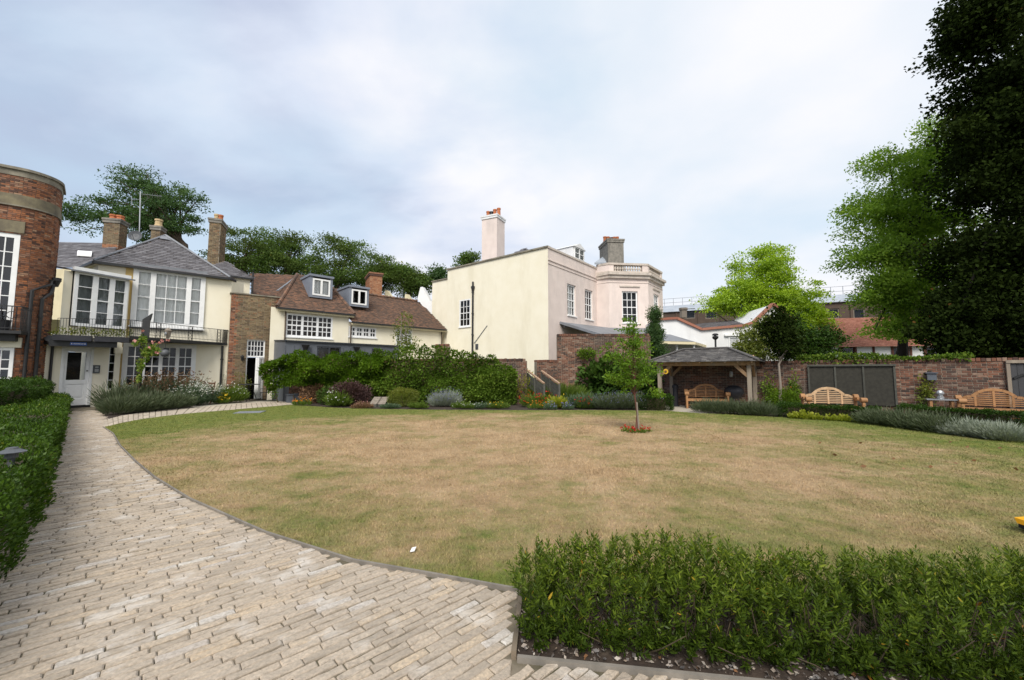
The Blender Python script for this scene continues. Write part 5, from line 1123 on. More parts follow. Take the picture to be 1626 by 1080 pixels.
rfg = roof(gz, [[E0, E1, R1, R0], [E1, E2, R1], [E3, E0, R0], [E2, E3, R0, R1]], 'slate_gazebo', .2, .105, .014, parts=290, pname='shingle', under='board')
mb = MB()
for a, b in ((E0, R0), (E1, R1), (E2, R1), (E3, R0), (R0, R1)): mb.tube([a + V3((0, 0, .05)), b + V3((0, 0, .06))], .05, n=6)
mb.build('ridge_capping', 'slate_gazebo', rfg)
for i in range(9):
    m1 = MB(); p = E0.lerp(E1, (i + .5) / 9); m1.bar(p - V3((0, 0, .03)), p + gn * (o_ + .4) + V3((0, 0, .22)), .05, .07); m1.build('rafter', 'oak', gz)
# things in the gazebo
q = gA + gu * .3 + gn * .35; yl = thing('hanging_disc', 'round yellow sunflower ornament hanging under the left gazebo beam', 'ornament', q + V3((0, 0, 1.6)))
c = D(1057, 590, 17.6); mb = MB()
for k in range(14):
    a = 2 * math.pi * k / 14; d = gu * math.cos(a) + V3((0, 0, math.sin(a))); e = gu * -math.sin(a) + V3((0, 0, math.cos(a))); mb.prism([c + d * .03 - e * .02, c + d * .10 - e * .02, c + d * .115, c + d * .10 + e * .02, c + d * .03 + e * .02], gn * .015)
mb.build('petals', 'yellow_petal', yl); mb = MB(); mb.tube([c - gn * .03, c + gn * .03], .045, n=10); mb.build('centre', 'terrace_red', yl); mb = MB(); mb.tube([c + V3((0, 0, .15)), V3((c.x, c.y, hb_))], .006, n=4); mb.build('cord', 'black_iron', yl)
gl = thing('glass_lantern', 'small clear glass lantern hanging inside the gazebo', 'lantern', D(1161, 600, 17.9))
c = D(1161, 598, 17.9); mb = MB(); mb.lathe(c, [(.03, -.02), (.07, .0), (.085, .1), (.06, .22), (.03, .24)], 8); mb.build('glass', 'steel', gl); mb = MB(); mb.tube([c + V3((0, 0, .24)), V3((c.x, c.y, hb_ + .1))], .006, n=4); mb.build('cord', 'black_iron', gl)
ps = thing('patio_heater', 'slim dark cylinder heater standing by the rear left gazebo post', 'heater', D(1068, 646, 18.6))
c = gA + gn * 1.3 + gu * .32; mb = MB(); mb.lathe(c, [(.17, 0), (.17, .06), (.12, .08), (.12, .85), (.14, .87), (.14, 1.0), (.06, 1.05)], 12); mb.build('body', 'black_plastic', ps)
bq = thing('barbecue', 'dark covered barbecue beside the bench in the gazebo', 'barbecue', D(1166, 645, 17.6))
c = gA + gu * (gL - .75) + gn * 1.3; mb = MB(); mb.lathe(c + V3((0, 0, .45)), [(.05, 0), (.28, .08), (.38, .25), (.39, .33), (.36, .45), (.22, .56), (.05, .6)], 16); mb.build('kettle', 'black_plastic', bq, smooth=True)
for k in range(3):
    a = k * 2.1; m1 = MB(); m1.tube([c + V3((.15 * math.cos(a), .15 * math.sin(a), .5)), c + V3((.36 * math.cos(a), .36 * math.sin(a), .01))], .02, n=5); m1.build('leg', 'iron_grey', bq)

# ================================================================== BENCHES (arched back with scrolled arms)
def bench_parts(root, m, mp):
    wd, sd = 1.72, .56; x0, x1 = -wd / 2, wd / 2
    def P(name, mm, fn): m1 = MB(); fn(m1); return m1.build(name, mm, root)
    for x in (x0 + .04, x1 - .04):
        P('leg', m, lambda b: b.cbox((x, -sd + .04, .31), (.075, .075, .62))); P('leg', m, lambda b: b.cbox((x, .0, .40), (.075, .075, .80)))
        P('side_rail', m, lambda b: b.cbox((x, -sd / 2, .14), (.04, sd - .08, .06)))
        def arm(b):
            b.cbox((x, -sd / 2 + .06, .645), (.11, sd - .05, .05)); b.tube([(x - .09, -sd + .03, .66), (x + .09, -sd + .03, .66)], .085, n=12); b.tube([(x - .07, -.02, .74), (x + .07, -.02, .74)], .10, n=12); b.cbox((x, -.1, .70), (.09, .25, .06))
        P('armrest', m, arm)
    for k in range(6): P('seat_slat', m, lambda b: b.cbox((0, -sd + .06 + k * .088, .425), (wd - .1, .07, .022)))
    P('apron', m, lambda b: b.cbox((0, -sd + .035, .37), (wd - .1, .03, .085))); P('stretcher', m, lambda b: b.cbox((0, -sd / 2, .145), (wd - .12, .045, .05)))
    prof = [(-.83, .72), (-.70, .74), (-.62, .79), (-.50, .80), (-.44, .86), (-.34, .95), (-.2, 1.02), (0, 1.05), (.2, 1.02), (.34, .95), (.44, .86), (.50, .80), (.62, .79), (.70, .74), (.83, .72)]
    P('top_rail', mp, lambda b: [b.bar((ax, .012, az), (bx_, .012, bz), .045, .085, (0, 0, 1)) for (ax, az), (bx_, bz) in zip(prof, prof[1:])])
    def ztop(x):
        for (ax, az), (bx_, bz) in zip(prof, prof[1:]):
            if ax <= x <= bx_: return az + (bz - az) * (x - ax) / (bx_ - ax)
        return .7
    for x in (-.42, 0, .42): P('upright', mp, lambda b: b.cbox((x, .008, (.47 + ztop(x)) / 2), (.055, .034, ztop(x) - .49)))
    z = .52
    while z < .99:
        xs = [i * .01 - .8 for i in range(161) if ztop(i * .01 - .8) - .05 > z]
        if xs: P('back_slat', mp, lambda b: b.cbox((0, .014, z), (max(xs) * 2, .018, .032)))
        z += .066
def bench(name, label, loc, rz, m, mp):
    t = thing(name, label, 'bench', (0, 0, 0), 'arched teak garden benches'); bench_parts(t, m, mp); t.location = loc; t.rotation_euler = (0, 0, rz); return t
fdir = math.atan2(gu.y, gu.x)
bc = gA + gu * (gL * .47) + gn * 1.2
bench('garden_bench', 'orange teak bench with arched back standing inside the gazebo', (bc.x, bc.y, .01), fdir + .3, 'teak', 'teak')
b2 = G(1324, 663.5); bench('garden_bench', 'pale teak bench with arched back behind the clipped box hedge', (b2[0], b2[1] + .2, 0), fdir + .36, 'teak', 'teak_pale')
b3 = gw.p(gw.at(1572, 640)[0], 0, .42); bench('garden_bench', 'orange teak bench with arched back by the grey door', (b3[0], b3[1], 0), math.atan2(gw.u.y, gw.u.x), 'teak', 'teak')
st = thing('side_table', 'small pale wooden side table beside the bench near the grey door', 'table', (b3[0] - 1.15, b3[1] + .6, 0))
c = V3((b3[0] - 1.15, b3[1] + .6, 0)); mb = MB(); mb.cbox(c + V3((0, 0, .68)), (.75, .42, .04), fdir); mb.build('table_top', 'steel', st)
mb = MB(); mb.cbox(c + V3((0, 0, .3)), (.95, .5, .04), fdir); mb.build('shelf', 'steel', st)
for sx_ in (-1, 1):
    for sy_ in (-1, 1): m1 = MB(); m1.cbox(c + gu * .26 * sx_ + gn * .13 * sy_ + V3((0, 0, .33)), (.07, .07, .66), fdir); m1.build('leg', 'teak', st)
lt = thing('table_lantern', 'grey metal lantern with a round cap on the side table', 'lantern', c + V3((0, 0, .7)))
mb = MB(); mb.lathe(c + V3((0, 0, .7)), [(.09, 0), (.10, .02), (.10, .07), (.07, .09), (.07, .15), (.11, .17), (.11, .22), (.06, .29), (.01, .31)], 10); mb.build('lantern_body', 'steel', lt)

# trellis net, wall box, door on the long wall
def gpx(px, py): return gw.at(px, py)
ta, tb_ = gpx(1285, 610)[0], gpx(1421, 610)[0]
tr = thing('trellis_net', 'dark netting screen on battens fixed to the brick wall behind the pale bench', 'trellis', gw.p((ta + tb_) / 2, 0, .1))
mb = MB()
for i in range(34):
    for j in range(2): pass
bx(mb, gw, ta, tb_, .35, 1.86, .07, .078); mb.build('netting', 'mesh_net', tr)
for f in (0, .33, .66, 1.):
    m1 = MB(); t = ta + (tb_ - ta) * f; bx(m1, gw, t - .03, t + .03, .0, 1.92, .08, .12); m1.build('batten', 'rail_dark', tr)
m1 = MB(); bx(m1, gw, ta - .05, tb_ + .05, 1.86, 1.93, .121, .15); m1.build('top_rail', 'rail_dark', tr)
a = gpx(1478, 598); wb2 = thing('wall_light', 'dark square lamp box fixed high on the old brick wall', 'lamp', gw.p(a[0], a[1], .1))
mb = MB(); mb.box(gw.p(a[0] - .12, a[1] - .13, .02), gw.u * .24, V3((0, 0, .24)), gw.n * .16); mb.prism([gw.p(a[0] - .16, a[1] + .112, .02), gw.p(a[0] + .16, a[1] + .112, .02), gw.p(a[0] + .16, a[1] + .112, .22), gw.p(a[0] - .16, a[1] + .112, .22)], .04); mb.build('housing', 'planter_blue', wb2)
gd_ = thing('garden_door', 'weathered dark grey plank door in a pale frame at the end of the brick wall', 'door', gw.p(gpx(1615, 640)[0], 0, .05))
t0 = gpx(1606, 620)[0]
for k in range(9): m1 = MB(); bx(m1, gw, t0 + k * .15, t0 + k * .15 + .142, .03, 1.92, .03, .07 + rng.uniform(0, .006)); m1.build('plank', 'door_grey', gd_)
mb = MB(); bx(mb, gw, t0 - .09, t0 - .004, 0, 2.0, .02, .12); mb.build('door_post', 'oak_grey', gd_); mb = MB(); bx(mb, gw, t0 - .09, t0 + 1.5, 1.93, 2.03, .122, .14); mb.build('lintel', 'oak_grey', gd_)
mb = MB(); 
for k in range(6): mb.bar(gw.p(t0 + .05 + k * .1, 1.42 + .16 * math.sin(math.pi * k / 7), .1), gw.p(t0 + .15 + k * .1, 1.42 + .16 * math.sin(math.pi * (k + 1) / 7), .1), .05, .06)
mb.build('arched_bar', 'black_iron', gd_)

# garden steps handrails
def rail(label, pa, pb, pc_, Y0, Y1):
    a, b = D(*pa, Y0), D(*pb, Y1); t = thing('step_railing', label, 'railing', V3((a.x, a.y, 0)))
    m1 = MB(); m1.bar(a, b, .09, .07); m1.build('handrail', 'rail_wood', t)
    for f in (0, .5, 1):
        m1 = MB(); p = a.lerp(b, f); m1.cbox((p.x, p.y, (p.z - .04) / 2), (.09, .09, p.z - .04)); m1.build('post', 'rail_dark', t)
    for k in range(1, 5):
        m1 = MB(); o = V3((0, 0, -.04 - .17 * k)); m1.bar(a + o, b + o, .03, .14); m1.build('board', 'rail_dark', t)
rail('sloping timber step railing nearer the ivy wall', (836, 587), (864, 609), 0, 21.0, 19.6)
rail('sloping timber step railing nearer the raised brick wall', (860, 589), (888, 609), 0, 21.0, 19.6)
sp3 = MB()
for k in range(5): sp3.box(V3((.75 + .0 * k, 21.6 - k * .35, 0)), (1.0, 0, 0), (0, .36, 0), (0, 0, .85 - k * .17))
sp3.build('garden_steps', 'rail_dark', label='dark timber garden steps climbing between the brick walls', cat='steps')

# patio furniture by the porch
def chair(label, c, rz, m='black_iron'):
    t = thing('bistro_chair', label, 'chair', (0, 0, 0), 'black iron chairs on the patio'); P = lambda nm, fn: (lambda b: (fn(b), b.build(nm, m, t)))(MB())
    for x in (-.19, .19):
        P('leg', lambda b: b.tube([(x, -.2, .45), (x * 1.1, -.24, 0)], .014, n=5)); P('leg', lambda b: b.tube([(x, .2, .45), (x * 1.1, .26, 0)], .014, n=5)); P('back_post', lambda b: b.tube([(x, .2, .45), (x, .27, .92)], .014, n=5))
    P('seat', lambda b: b.cbox((0, 0, .455), (.44, .44, .03)))
    for k in range(4): P('back_rail', lambda b: b.bar((-.19, .215 + k * .017, .55 + k * .115), (.19, .215 + k * .017, .55 + k * .115), .015, .035))
    for x in (-.21, .21): P('armrest', lambda b: b.tube([(x, .23, .68), (x, -.2, .67), (x, -.22, .46)], .014, n=5))
    t.location = c; t.rotation_euler = (0, 0, rz)
pcx = V3((*G(394, 637), .01))
tb2 = thing('patio_table', 'small black iron patio table in front of the French door', 'table', pcx)
mb = MB(); mb.lathe(pcx + V3((0, 0, .9)), [(.5, 0), (.52, .02), (.5, .04)], 16); mb.build('table_top', 'black_iron', tb2)
for k in range(4): m1 = MB(); a = k * 1.57 + .4; m1.tube([pcx + V3((.12 * math.cos(a), .12 * math.sin(a), .9)), pcx + V3((.42 * math.cos(a), .42 * math.sin(a), 0))], .02, n=5); m1.build('leg', 'black_iron', tb2)
chair('black iron chair to the right of the small patio table', pcx + V3((.85, .25, 0)), -1.9); chair('black iron chair left of the small patio table near yellow flowers', pcx + V3((-.8, .3, 0)), 1.5)
q = G(316, 644); chair2 = thing('garden_chair', 'brown wooden chair back showing behind the white daisies', 'chair', (q[0], q[1] + .4, 0))
for x in (-.22, .22): m1 = MB(); m1.bar((q[0] + x, q[1] + .4, 0), (q[0] + x * 1.1 + .12, q[1] + .5, 1.15), .05, .05); m1.build('leg', 'terrace_red', chair2)
for k in range(3): m1 = MB(); m1.bar((q[0] - .2 + .03 * k, q[1] + .46, .7 + k * .18), (q[0] + .3 + .03 * k, q[1] + .46, .7 + k * .18), .03, .08); m1.build('back_slat', 'terrace_red', chair2)
m1 = MB(); m1.cbox((q[0] - .1, q[1] + .2, .5), (.5, .45, .04)); m1.build('seat', 'terrace_red', chair2)
q = G(457, 640.5); pl = thing('planter', 'blue-grey trough planter at the right end of the patio', 'planter', (q[0], q[1], 0))
mb = MB(); w_ = V3((.72, .69, 0)); n_ = V3((-.69, .72, 0)); o = V3((q[0], q[1], 0)); mb.prism([o, o + w_ * .95, o + w_ * .95 + n_ * .4, o + n_ * .4], .42); mb.prism([o - w_ * .04 - n_ * .04 + V3((0, 0, .421)), o + w_ * .99 - n_ * .04 + V3((0, 0, .421)), o + w_ * .99 + n_ * .44 + V3((0, 0, .421)), o - w_ * .04 + n_ * .44 + V3((0, 0, .421))], .05); mb.build('trough', 'planter_blue', pl)
for k, (px, lab) in enumerate(((587, 'sloping weathered wooden cold frame, the left one by the round green bush'), (598, 'sloping weathered wooden cold frame, the right one by the round green bush'))):
    q = V3((*G(px, 646.5), 0)); t = thing('cold_frame', lab, 'cold frame', q)
    mb = MB(); a, b, c, d = q, q + V3((.36, 0, 0)), q + V3((.40, .55, 0)), q + V3((.04, .55, 0)); up_ = V3((0, 0, 1))
    mb.poly([a + up_ * .12, b + up_ * .12, c + up_ * .42, d + up_ * .42]); mb.poly([a, b, b + up_ * .12, a + up_ * .12]); mb.poly([b, c, c + up_ * .42, b + up_ * .12]); mb.poly([d, a, a + up_ * .12, d + up_ * .42]); mb.build('box', 'rail_dark', t)
    for i in range(4): m1 = MB(); s_ = (i + .04) / 4; e_ = (i + .93) / 4; A = (a + up_ * .12); B = (d + up_ * .42); m1.prism([A.lerp(B, s_) + V3((-.02, 0, .004)), A.lerp(B, s_) + V3((.38, 0, .004)), A.lerp(B, e_) + V3((.38, 0, .004)), A.lerp(B, e_) + V3((-.02, 0, .004))], .02); m1.build('slat', 'bark_pale', t)
# small lights
def pathlight(label, px, py, Y):
    c = D(px, py, Y); t = thing('path_light', label, 'lamp', V3((c.x, c.y, 0))); mb = MB(); mb.tube([V3((c.x, c.y, 0)), c], .03, n=6); mb.build('stake', 'iron_grey', t)
    mb = MB(); mb.lathe(c - V3((0, 0, .07)), [(.05, 0), (.05, .045), (.105, .05), (.11, .06), (.05, .09), (.045, .105), (.02, .11)], 12); mb.build('lamp_head', 'iron_grey', t, smooth=False)
pathlight('grey mushroom path light poking out of the near box hedge', 19, 716, 4.3)
pathlight('thin dark path light among the lavender below the bay window', 202, 629, 17.2)
c = V3((*G(1052, 651), 0)); t = thing('solar_light', 'white topped solar stake light in front of the gazebo', 'lamp', c); mb = MB(); mb.tube([c, c + V3((0, 0, .42))], .018, n=5); mb.build('stake', 'steel', t); mb = MB(); mb.lathe(c + V3((0, 0, .4)), [(.03, 0), (.09, .03), (.1, .08), (.05, .13)], 10); mb.build('lamp_head', 'white_paint', t)
# yellow garden machine at the frame edge
c = V3((*G(1684, 862), 0)); t = thing('garden_mower', 'yellow and black plastic garden machine lying on the dry grass by the near hedge', 'garden machine', c)
mb = MB(); mb.prism([c + V3((-.11, -.1, .04)), c + V3((.5, -.12, .04)), c + V3((.5, .3, .04)), c + V3((-.05, .28, .04))], .07); mb.build('chassis', 'black_plastic', t)
mb = MB(); mb.prism([c + V3((-.14, .03, .10)), c + V3((.5, -.14, .112)), c + V3((.5, .32, .112)), c + V3((-.16, .2, .112))], V3((.0, .02, .05))); mb.build('shell', 'yellow_plastic', t)
mb = MB(); mb.prism([c + V3((-.06, .1, .166)), c + V3((.5, .06, .170)), c + V3((.5, .14, .170)), c + V3((-.06, .15, .166))], .01); mb.build('stripe', 'steel', t)
for x in (.0, .35): m1 = MB(); m1.tube([c + V3((x, -.13, .05)), c + V3((x, -.09, .05))], .05, n=10); m1.build('wheel', 'black_plastic', t)

# ================================================================== PLANTS
def arr(*p): return np.array(p, dtype=float)
def leaf_n(P, Nn, size, aspect, spread=.8, six=False):
    return leafquads(P, size, aspect, dirs=Nn, spread=spread, six=six)
# ---- left clipped hedge along the path
def hedge_along(name, label, line, width, h, m, n, s0, s1, ks, aspect=.5, group=None, side=1, lod=1., wob=.09):
    """line: right-hand foot of the hedge; side=+1 puts the body to the left of it"""
    L = np.array(line); seg = np.diff(L, axis=0); ln = np.hypot(seg[:, 0], seg[:, 1]); cum = np.concatenate([[0], np.cumsum(ln)])
    t = thing(name, label, 'hedge', (float(L[len(L) // 2, 0]), float(L[len(L) // 2, 1]), 0), group)
    def at(s):
        i = np.clip(np.searchsorted(cum, s, side='right') - 1, 0, len(seg) - 1); f = (s - cum[i]) / ln[i]
        p = L[i] + seg[i] * f[:, None]; d = seg[i] / ln[i][:, None]; return p, np.stack([-d[:, 1], d[:, 0]], 1) * side
    # sample so that nearer parts get more and smaller leaves
    k = n * 3; s = nr.uniform(0, cum[-1], k); p, nrm = at(s); dist = np.hypot(p[:, 0], p[:, 1])
    keep = nr.uniform(0, 1, k) < np.clip((dist.min() / dist) ** lod, 0, 1) * 1.0; s, p, nrm, dist = s[keep][:n], p[keep][:n], nrm[keep][:n], dist[keep][:n]; n = len(s)
    a = nr.uniform(0, 2 * h + width, n); b1 = a < h; b2 = (a >= h) & (a < h + width)
    off = np.where(b1, 0, np.where(b2, a - h, width)); z = np.where(b1, a, np.where(b2, h, 2 * h + width - a))
    lump = vnoise(s * 1.3, z * 2, 1) - .5 + (vnoise(s * 4, (z + off) * 4, 2) - .5) * .8
    out = lump * wob * 2; rnd_c = np.minimum(h - z, .1) * 0
    edge = np.clip(1 - np.minimum(np.abs(z - h) + np.where(b2, 0, 0), .15) / .15, 0, 1)
    off = off + np.where(b1, -out, np.where(b2, 0, out)) + nr.normal(0, .03, n); z = z + np.where(b2, out, 0) + nr.normal(0, .025, n)
    r_ = .12                                  # rounded shoulders
    cx_ = np.minimum(off, width - off); m_ = (cx_ < r_) & (z > h - r_); z = np.where(m_, z - (r_ - cx_) * .5 * (z - h + r_) / r_, z)
    P = np.stack([p[:, 0] + nrm[:, 0] * off, p[:, 1] + nrm[:, 1] * off, np.maximum(z, .02)], 1)
    o3 = np.stack([-nrm[:, 0], -nrm[:, 1], np.full(n, .7)], 1); u3 = np.tile([0, 0, 1.], (n, 1)) + np.stack([nrm[:, 0], nrm[:, 1], 0 * s], 1) * .0
    dd = np.where(b1[:, None], o3, np.where(b2[:, None], u3, o3 * np.array([-1, -1, 1])))
    size = np.clip(s0 + (s1 - s0) * (dist - dist.min()) / (ks), s0, s1)
    npmesh('foliage', leafquads(P - dd * .02, size, aspect, dd, .75), 4, np.clip(nr.beta(2, 2, n) * .8 + lump * .35 + .1, 0, 1), m, t)
    for e_, sgn in ((0., -1), (cum[-1] - 1e-4, 1)):
        ke = int(900 * width * h / .8); pe, ne = at(np.full(ke, e_)); de = np.stack([ne[:, 1], -ne[:, 0]], 1) * sgn * side; w_ = nr.uniform(0, width, ke); ze_ = nr.uniform(.02, h, ke)
        Pe = np.stack([pe[:, 0] + ne[:, 0] * w_ + de[:, 0] * nr.normal(0, .04, ke), pe[:, 1] + ne[:, 1] * w_ + de[:, 1] * nr.normal(0, .04, ke), ze_], 1); se = float(np.clip(s0 + (s1 - s0) * (math.hypot(*pe[0]) - dist.min()) / ks, s0, s1))
        npmesh('end_foliage', leafquads(Pe, np.full(ke, se * 1.2), aspect, np.stack([de[:, 0], de[:, 1], np.full(ke, .5)], 1), .75), 4, nr.beta(2, 2, ke), m, t)
    mb = MB(); ii = np.linspace(.25, cum[-1] - .25, 24); q, qn = at(ii); ins = .14
    for j in range(23):
        a0, a1 = V3((*(q[j] + qn[j] * ins), 0)), V3((*(q[j + 1] + qn[j + 1] * ins), 0)); c1, c0 = V3((*(q[j + 1] + qn[j + 1] * (width - ins)), 0)), V3((*(q[j] + qn[j] * (width - ins)), 0))
        mb.prism([a0, a1, c1, c0], h - .13)
    mb.build('twig_mass', 'twig', t); return t
hedge_along('box_hedge', 'long clipped green box hedge along the left edge of the brick path', [(-1.5, -.2)] + hedge_line[:-1] + [(-19.2, 17.6)], 1.15, .70, 'leaf_box', 190000, .021, .052, 9., .5)
hedge_along('box_hedge', 'taller dark green hedge in front of the brick tower behind the path hedge', [(-13.3, 10.0), (-15.6, 13.1), (-18.8, 16.4), (-19.6, 17.3)], 1.0, 1.22, 'leaf_box_dark', 45000, .04, .06, 8., .5, wob=.16)

# ---- front hedge: upright leafy shoots
def shoots(bases, dirs, lens, nleaf, lsize, aspect, six=True, tilt=.9, up=.5):
    n = len(bases); k = nleaf; f = np.tile(np.linspace(.12, 1., k), (n, 1)) + nr.uniform(-.03, .03, (n, k))
    P = bases[:, None, :] + dirs[:, None, :] * (lens[:, None] * f)[:, :, None]
    ang = nr.uniform(0, 6.28, (n, 1)) + np.arange(k)[None, :] * 2.4 + nr.normal(0, .25, (n, k))
    a = np.cross(dirs, np.array([.3, .9, .1])); a = unit(a); b = np.cross(dirs, a)
    rad = a[:, None, :] * np.cos(ang)[:, :, None] + b[:, None, :] * np.sin(ang)[:, :, None]
    tip = np.clip((f - .7) / .3, 0, 1)[:, :, None]
    D_ = dirs[:, None, :] * (up + tip * .9) + rad * tilt
    sz = lsize * (1 - .45 * tip[:, :, 0]) * nr.uniform(.75, 1.2, (n, k))
    return P.reshape(-1, 3), unit(D_.reshape(-1, 3)), sz.reshape(-1)
def front_hedge():
    t = thing('low_hedge', 'low leafy evergreen hedge with upright shoots in the soil bed at the front', 'hedge', (2.3, 2.6, 0))
    n = 3000; x = nr.uniform(.07, 4.75, n); fr = 2.44 - .142 * x + .12; bk = np.full(n, 3.02) ; mid = (fr + bk) / 2
    a = nr.uniform(0, 1, n); y = fr + (bk - fr) * a
    hh = .325 + .11 * vnoise(x * 2.3, y * 2.0, 4) - .035 * np.clip(x - 1.2, 0, 2) + .05 * np.exp(-((x - .75) / .35) ** 2)
    edge = np.minimum(np.minimum(a, 1 - a) * 2.6, np.clip((x - .03) / .22, 0, 1)); zt = hh * np.clip(.42 + .58 * edge ** .6, 0, 1)
    ln = nr.uniform(.09, .2, n); zb0 = np.maximum(.03, zt - ln * nr.uniform(.9, 1.6, n) * (nr.uniform(0, 1, n) < .62) - (nr.uniform(0, 1, n) ** 1.3) * (zt) * .75 * (nr.uniform(0, 1, n) < .55))
    d = np.stack([nr.normal(0, .22, n) - .5 * np.clip(.25 - x, 0, .25) * 4, nr.normal(0, .2, n) + (a - .5) * .9 * (edge < .7), np.ones(n)], 1); d = unit(d)
    low = nr.choice(n, 620, replace=False); zb0[low] = nr.uniform(.02, .09, 620); y[low] = fr[low] + nr.uniform(-.02, .12, 620); d[low] = unit(np.stack([nr.normal(0, .4, 620), nr.normal(-.55, .3, 620), nr.uniform(.35, 1.1, 620)], 1)); ln[low] *= .9
    B = np.stack([x, y, zb0], 1)
    tall = nr.choice(n, 190, replace=False); ln[tall] = nr.uniform(.16, .27, 190); B[tall, 2] = zt[tall] - ln[tall] * .62; d[tall] = unit(d[tall] * np.array([.6, .6, 1]))
    P, D_, sz = shoots(B, d, ln, 26, .037, .3, tilt=.7, up=.62)
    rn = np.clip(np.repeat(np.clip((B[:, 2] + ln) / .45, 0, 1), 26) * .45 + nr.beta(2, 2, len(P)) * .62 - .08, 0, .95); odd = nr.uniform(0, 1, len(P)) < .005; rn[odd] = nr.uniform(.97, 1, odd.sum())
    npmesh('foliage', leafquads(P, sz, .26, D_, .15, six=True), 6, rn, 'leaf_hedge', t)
    mb = MB()
    for i in range(260):
        xx = rng.uniform(.2, 4.6); yy = 2.52 - .142 * xx + rng.uniform(.05, .45); q = V3((xx, yy, .01)); l = rng.uniform(.15, .36); e = q + V3((rng.gauss(0, .10), rng.gauss(-.04, .07), l)); mb.tube([q, q.lerp(e, .5) + V3((rng.gauss(0, .012), rng.gauss(0, .012), 0)), e], .0045, .002, 4)
    mb.build('stem', 'twig', t, kind='stuff')
front_hedge()
def scatter_chips(name, m, pts_fn, n, s0, s1, z=.03, flat=.8):
    P = np.array([pts_fn() for _ in range(n)]); P = np.concatenate([P, np.full((n, 1), z) + nr.uniform(0, .012, (n, 1))], 1)
    q = leafquads(P, nr.uniform(s0, s1, n), .6, dirs=np.stack([nr.normal(size=n), nr.normal(size=n), nr.normal(size=n) * .18], 1), spread=.01)
    return npmesh(name, q, 4, nr.uniform(0, 1, n), m, kind='stuff')
def bedpt():
    x = rng.uniform(.03, 4.5); y = 2.47 - .142 * x + rng.random() ** 1.3 * .5; return (x, y)
mat('chips', (.22, .16, .11), (.10, .075, .055), .95, 40.)
MT['chips'] = matr('chip_mix', [(0, (.035, .03, .028)), (.45, (.11, .08, .06)), (.8, (.24, .18, .13)), (1, (.42, .37, .31))], bump=0)
scatter_chips('bark_chips', 'chips', bedpt, 2600, .008, .035)
scatter_chips('dead_leaves', 'leaf_litter', bedpt, 90, .02, .045)
# fallen leaves and a scrap of paper on the lawn
for i in range(20):
    px, py = rng.uniform(1290, 1620), rng.uniform(690, 760)
    if py < 690 + (px - 1290) * .05: py += 15
    x, y = G(px, py, .03); P = arr([x, y, .04]); q = leafquads(P, arr(.075), .6, dirs=arr([rng.gauss(0, 1), rng.gauss(0, 1), .15]), spread=.05)
    npmesh('fallen_leaf', q, 4, [rng.random()], 'leaf_litter', label='small dry brown fallen leaf lying on the lawn towards the silver plants', cat='leaf', group='fallen leaves on the lawn')
c = V3((*G(655, 881), .03)); mb = MB(); mb.prism([c + V3((-.02, -.015, 0)), c + V3((.02, -.02, .008)), c + V3((.028, .02, .03)), c + V3((-.012, .028, .018))], .003); mb.build('paper_scrap', 'white_render', label='small white paper scrap on the dry grass near the path edge', cat='paper')

def shrub(name, label, cat, c, r, n, leaf, m, aspect=.5, group=None, shell=.4, lump=.25, up=.35, six=False, z0=None, stems=6, spread=.8, flowers=None, rot=0.):
    """leafy bush: c ground point (x, y), r radii"""
    t = thing(name, label, cat, (c[0], c[1], 0), group); rx, ry, rz_ = r; zc = rz_ * .92 if z0 is None else z0
    d = inball(n, shell); rr = np.linalg.norm(d, axis=1); a = np.arctan2(d[:, 1], d[:, 0]); e = np.arcsin(np.clip(d[:, 2] / (rr + 1e-6), -1, 1)); sd = rng.random() * 50
    k = 1 + lump * 2 * (vnoise(a * 1.6 + sd, e * 2.2, 3) - .5) + lump * (vnoise(a * 4 + sd, e * 5, 6) - .5)
    P = d * k[:, None] * np.array([rx, ry, rz_]); 
    if rot: P = np.stack([P[:, 0] * math.cos(rot) - P[:, 1] * math.sin(rot), P[:, 0] * math.sin(rot) + P[:, 1] * math.cos(rot), P[:, 2]], 1)
    P = P + np.array([c[0], c[1], zc]); ok = P[:, 2] > .02; P, d2_ = P[ok], unit(d)[ok]; n = len(P)
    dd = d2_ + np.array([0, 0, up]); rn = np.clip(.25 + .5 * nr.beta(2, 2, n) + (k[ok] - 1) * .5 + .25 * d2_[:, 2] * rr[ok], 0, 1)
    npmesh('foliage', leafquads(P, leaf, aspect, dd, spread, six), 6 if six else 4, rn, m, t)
    mb = MB()
    for i in range(stems): q = V3((c[0] + rng.uniform(-.1, .1) * rx, c[1] + rng.uniform(-.1, .1) * ry, 0)); mb.tube([q, V3((c[0] + rng.uniform(-.5, .5) * rx, c[1] + rng.uniform(-.5, .5) * ry, zc + rng.uniform(0, .4) * rz_))], .012 + .01 * rz_, .005, 4)
    if stems: mb.build('stem', 'twig', t)
    for fm, fn, fs in (flowers or []):
        g = unit(nr.normal(size=(fn, 3)) * np.array([1, 1, .7]) + np.array([0, -.4, .4])); Q = g * np.array([rx, ry, rz_]) * nr.uniform(.9, 1.12, (fn, 1)) + np.array([c[0], c[1], zc]); Q = Q[Q[:, 2] > .04]; Q = np.repeat(Q, 5, 0)
        npmesh('flower_head', leafquads(Q, fs, .7, dirs=np.tile([0, -.3, .6], (len(Q), 1)), spread=1.), 4, nr.uniform(0, 1, len(Q)), fm, t, kind='stuff')
    return t
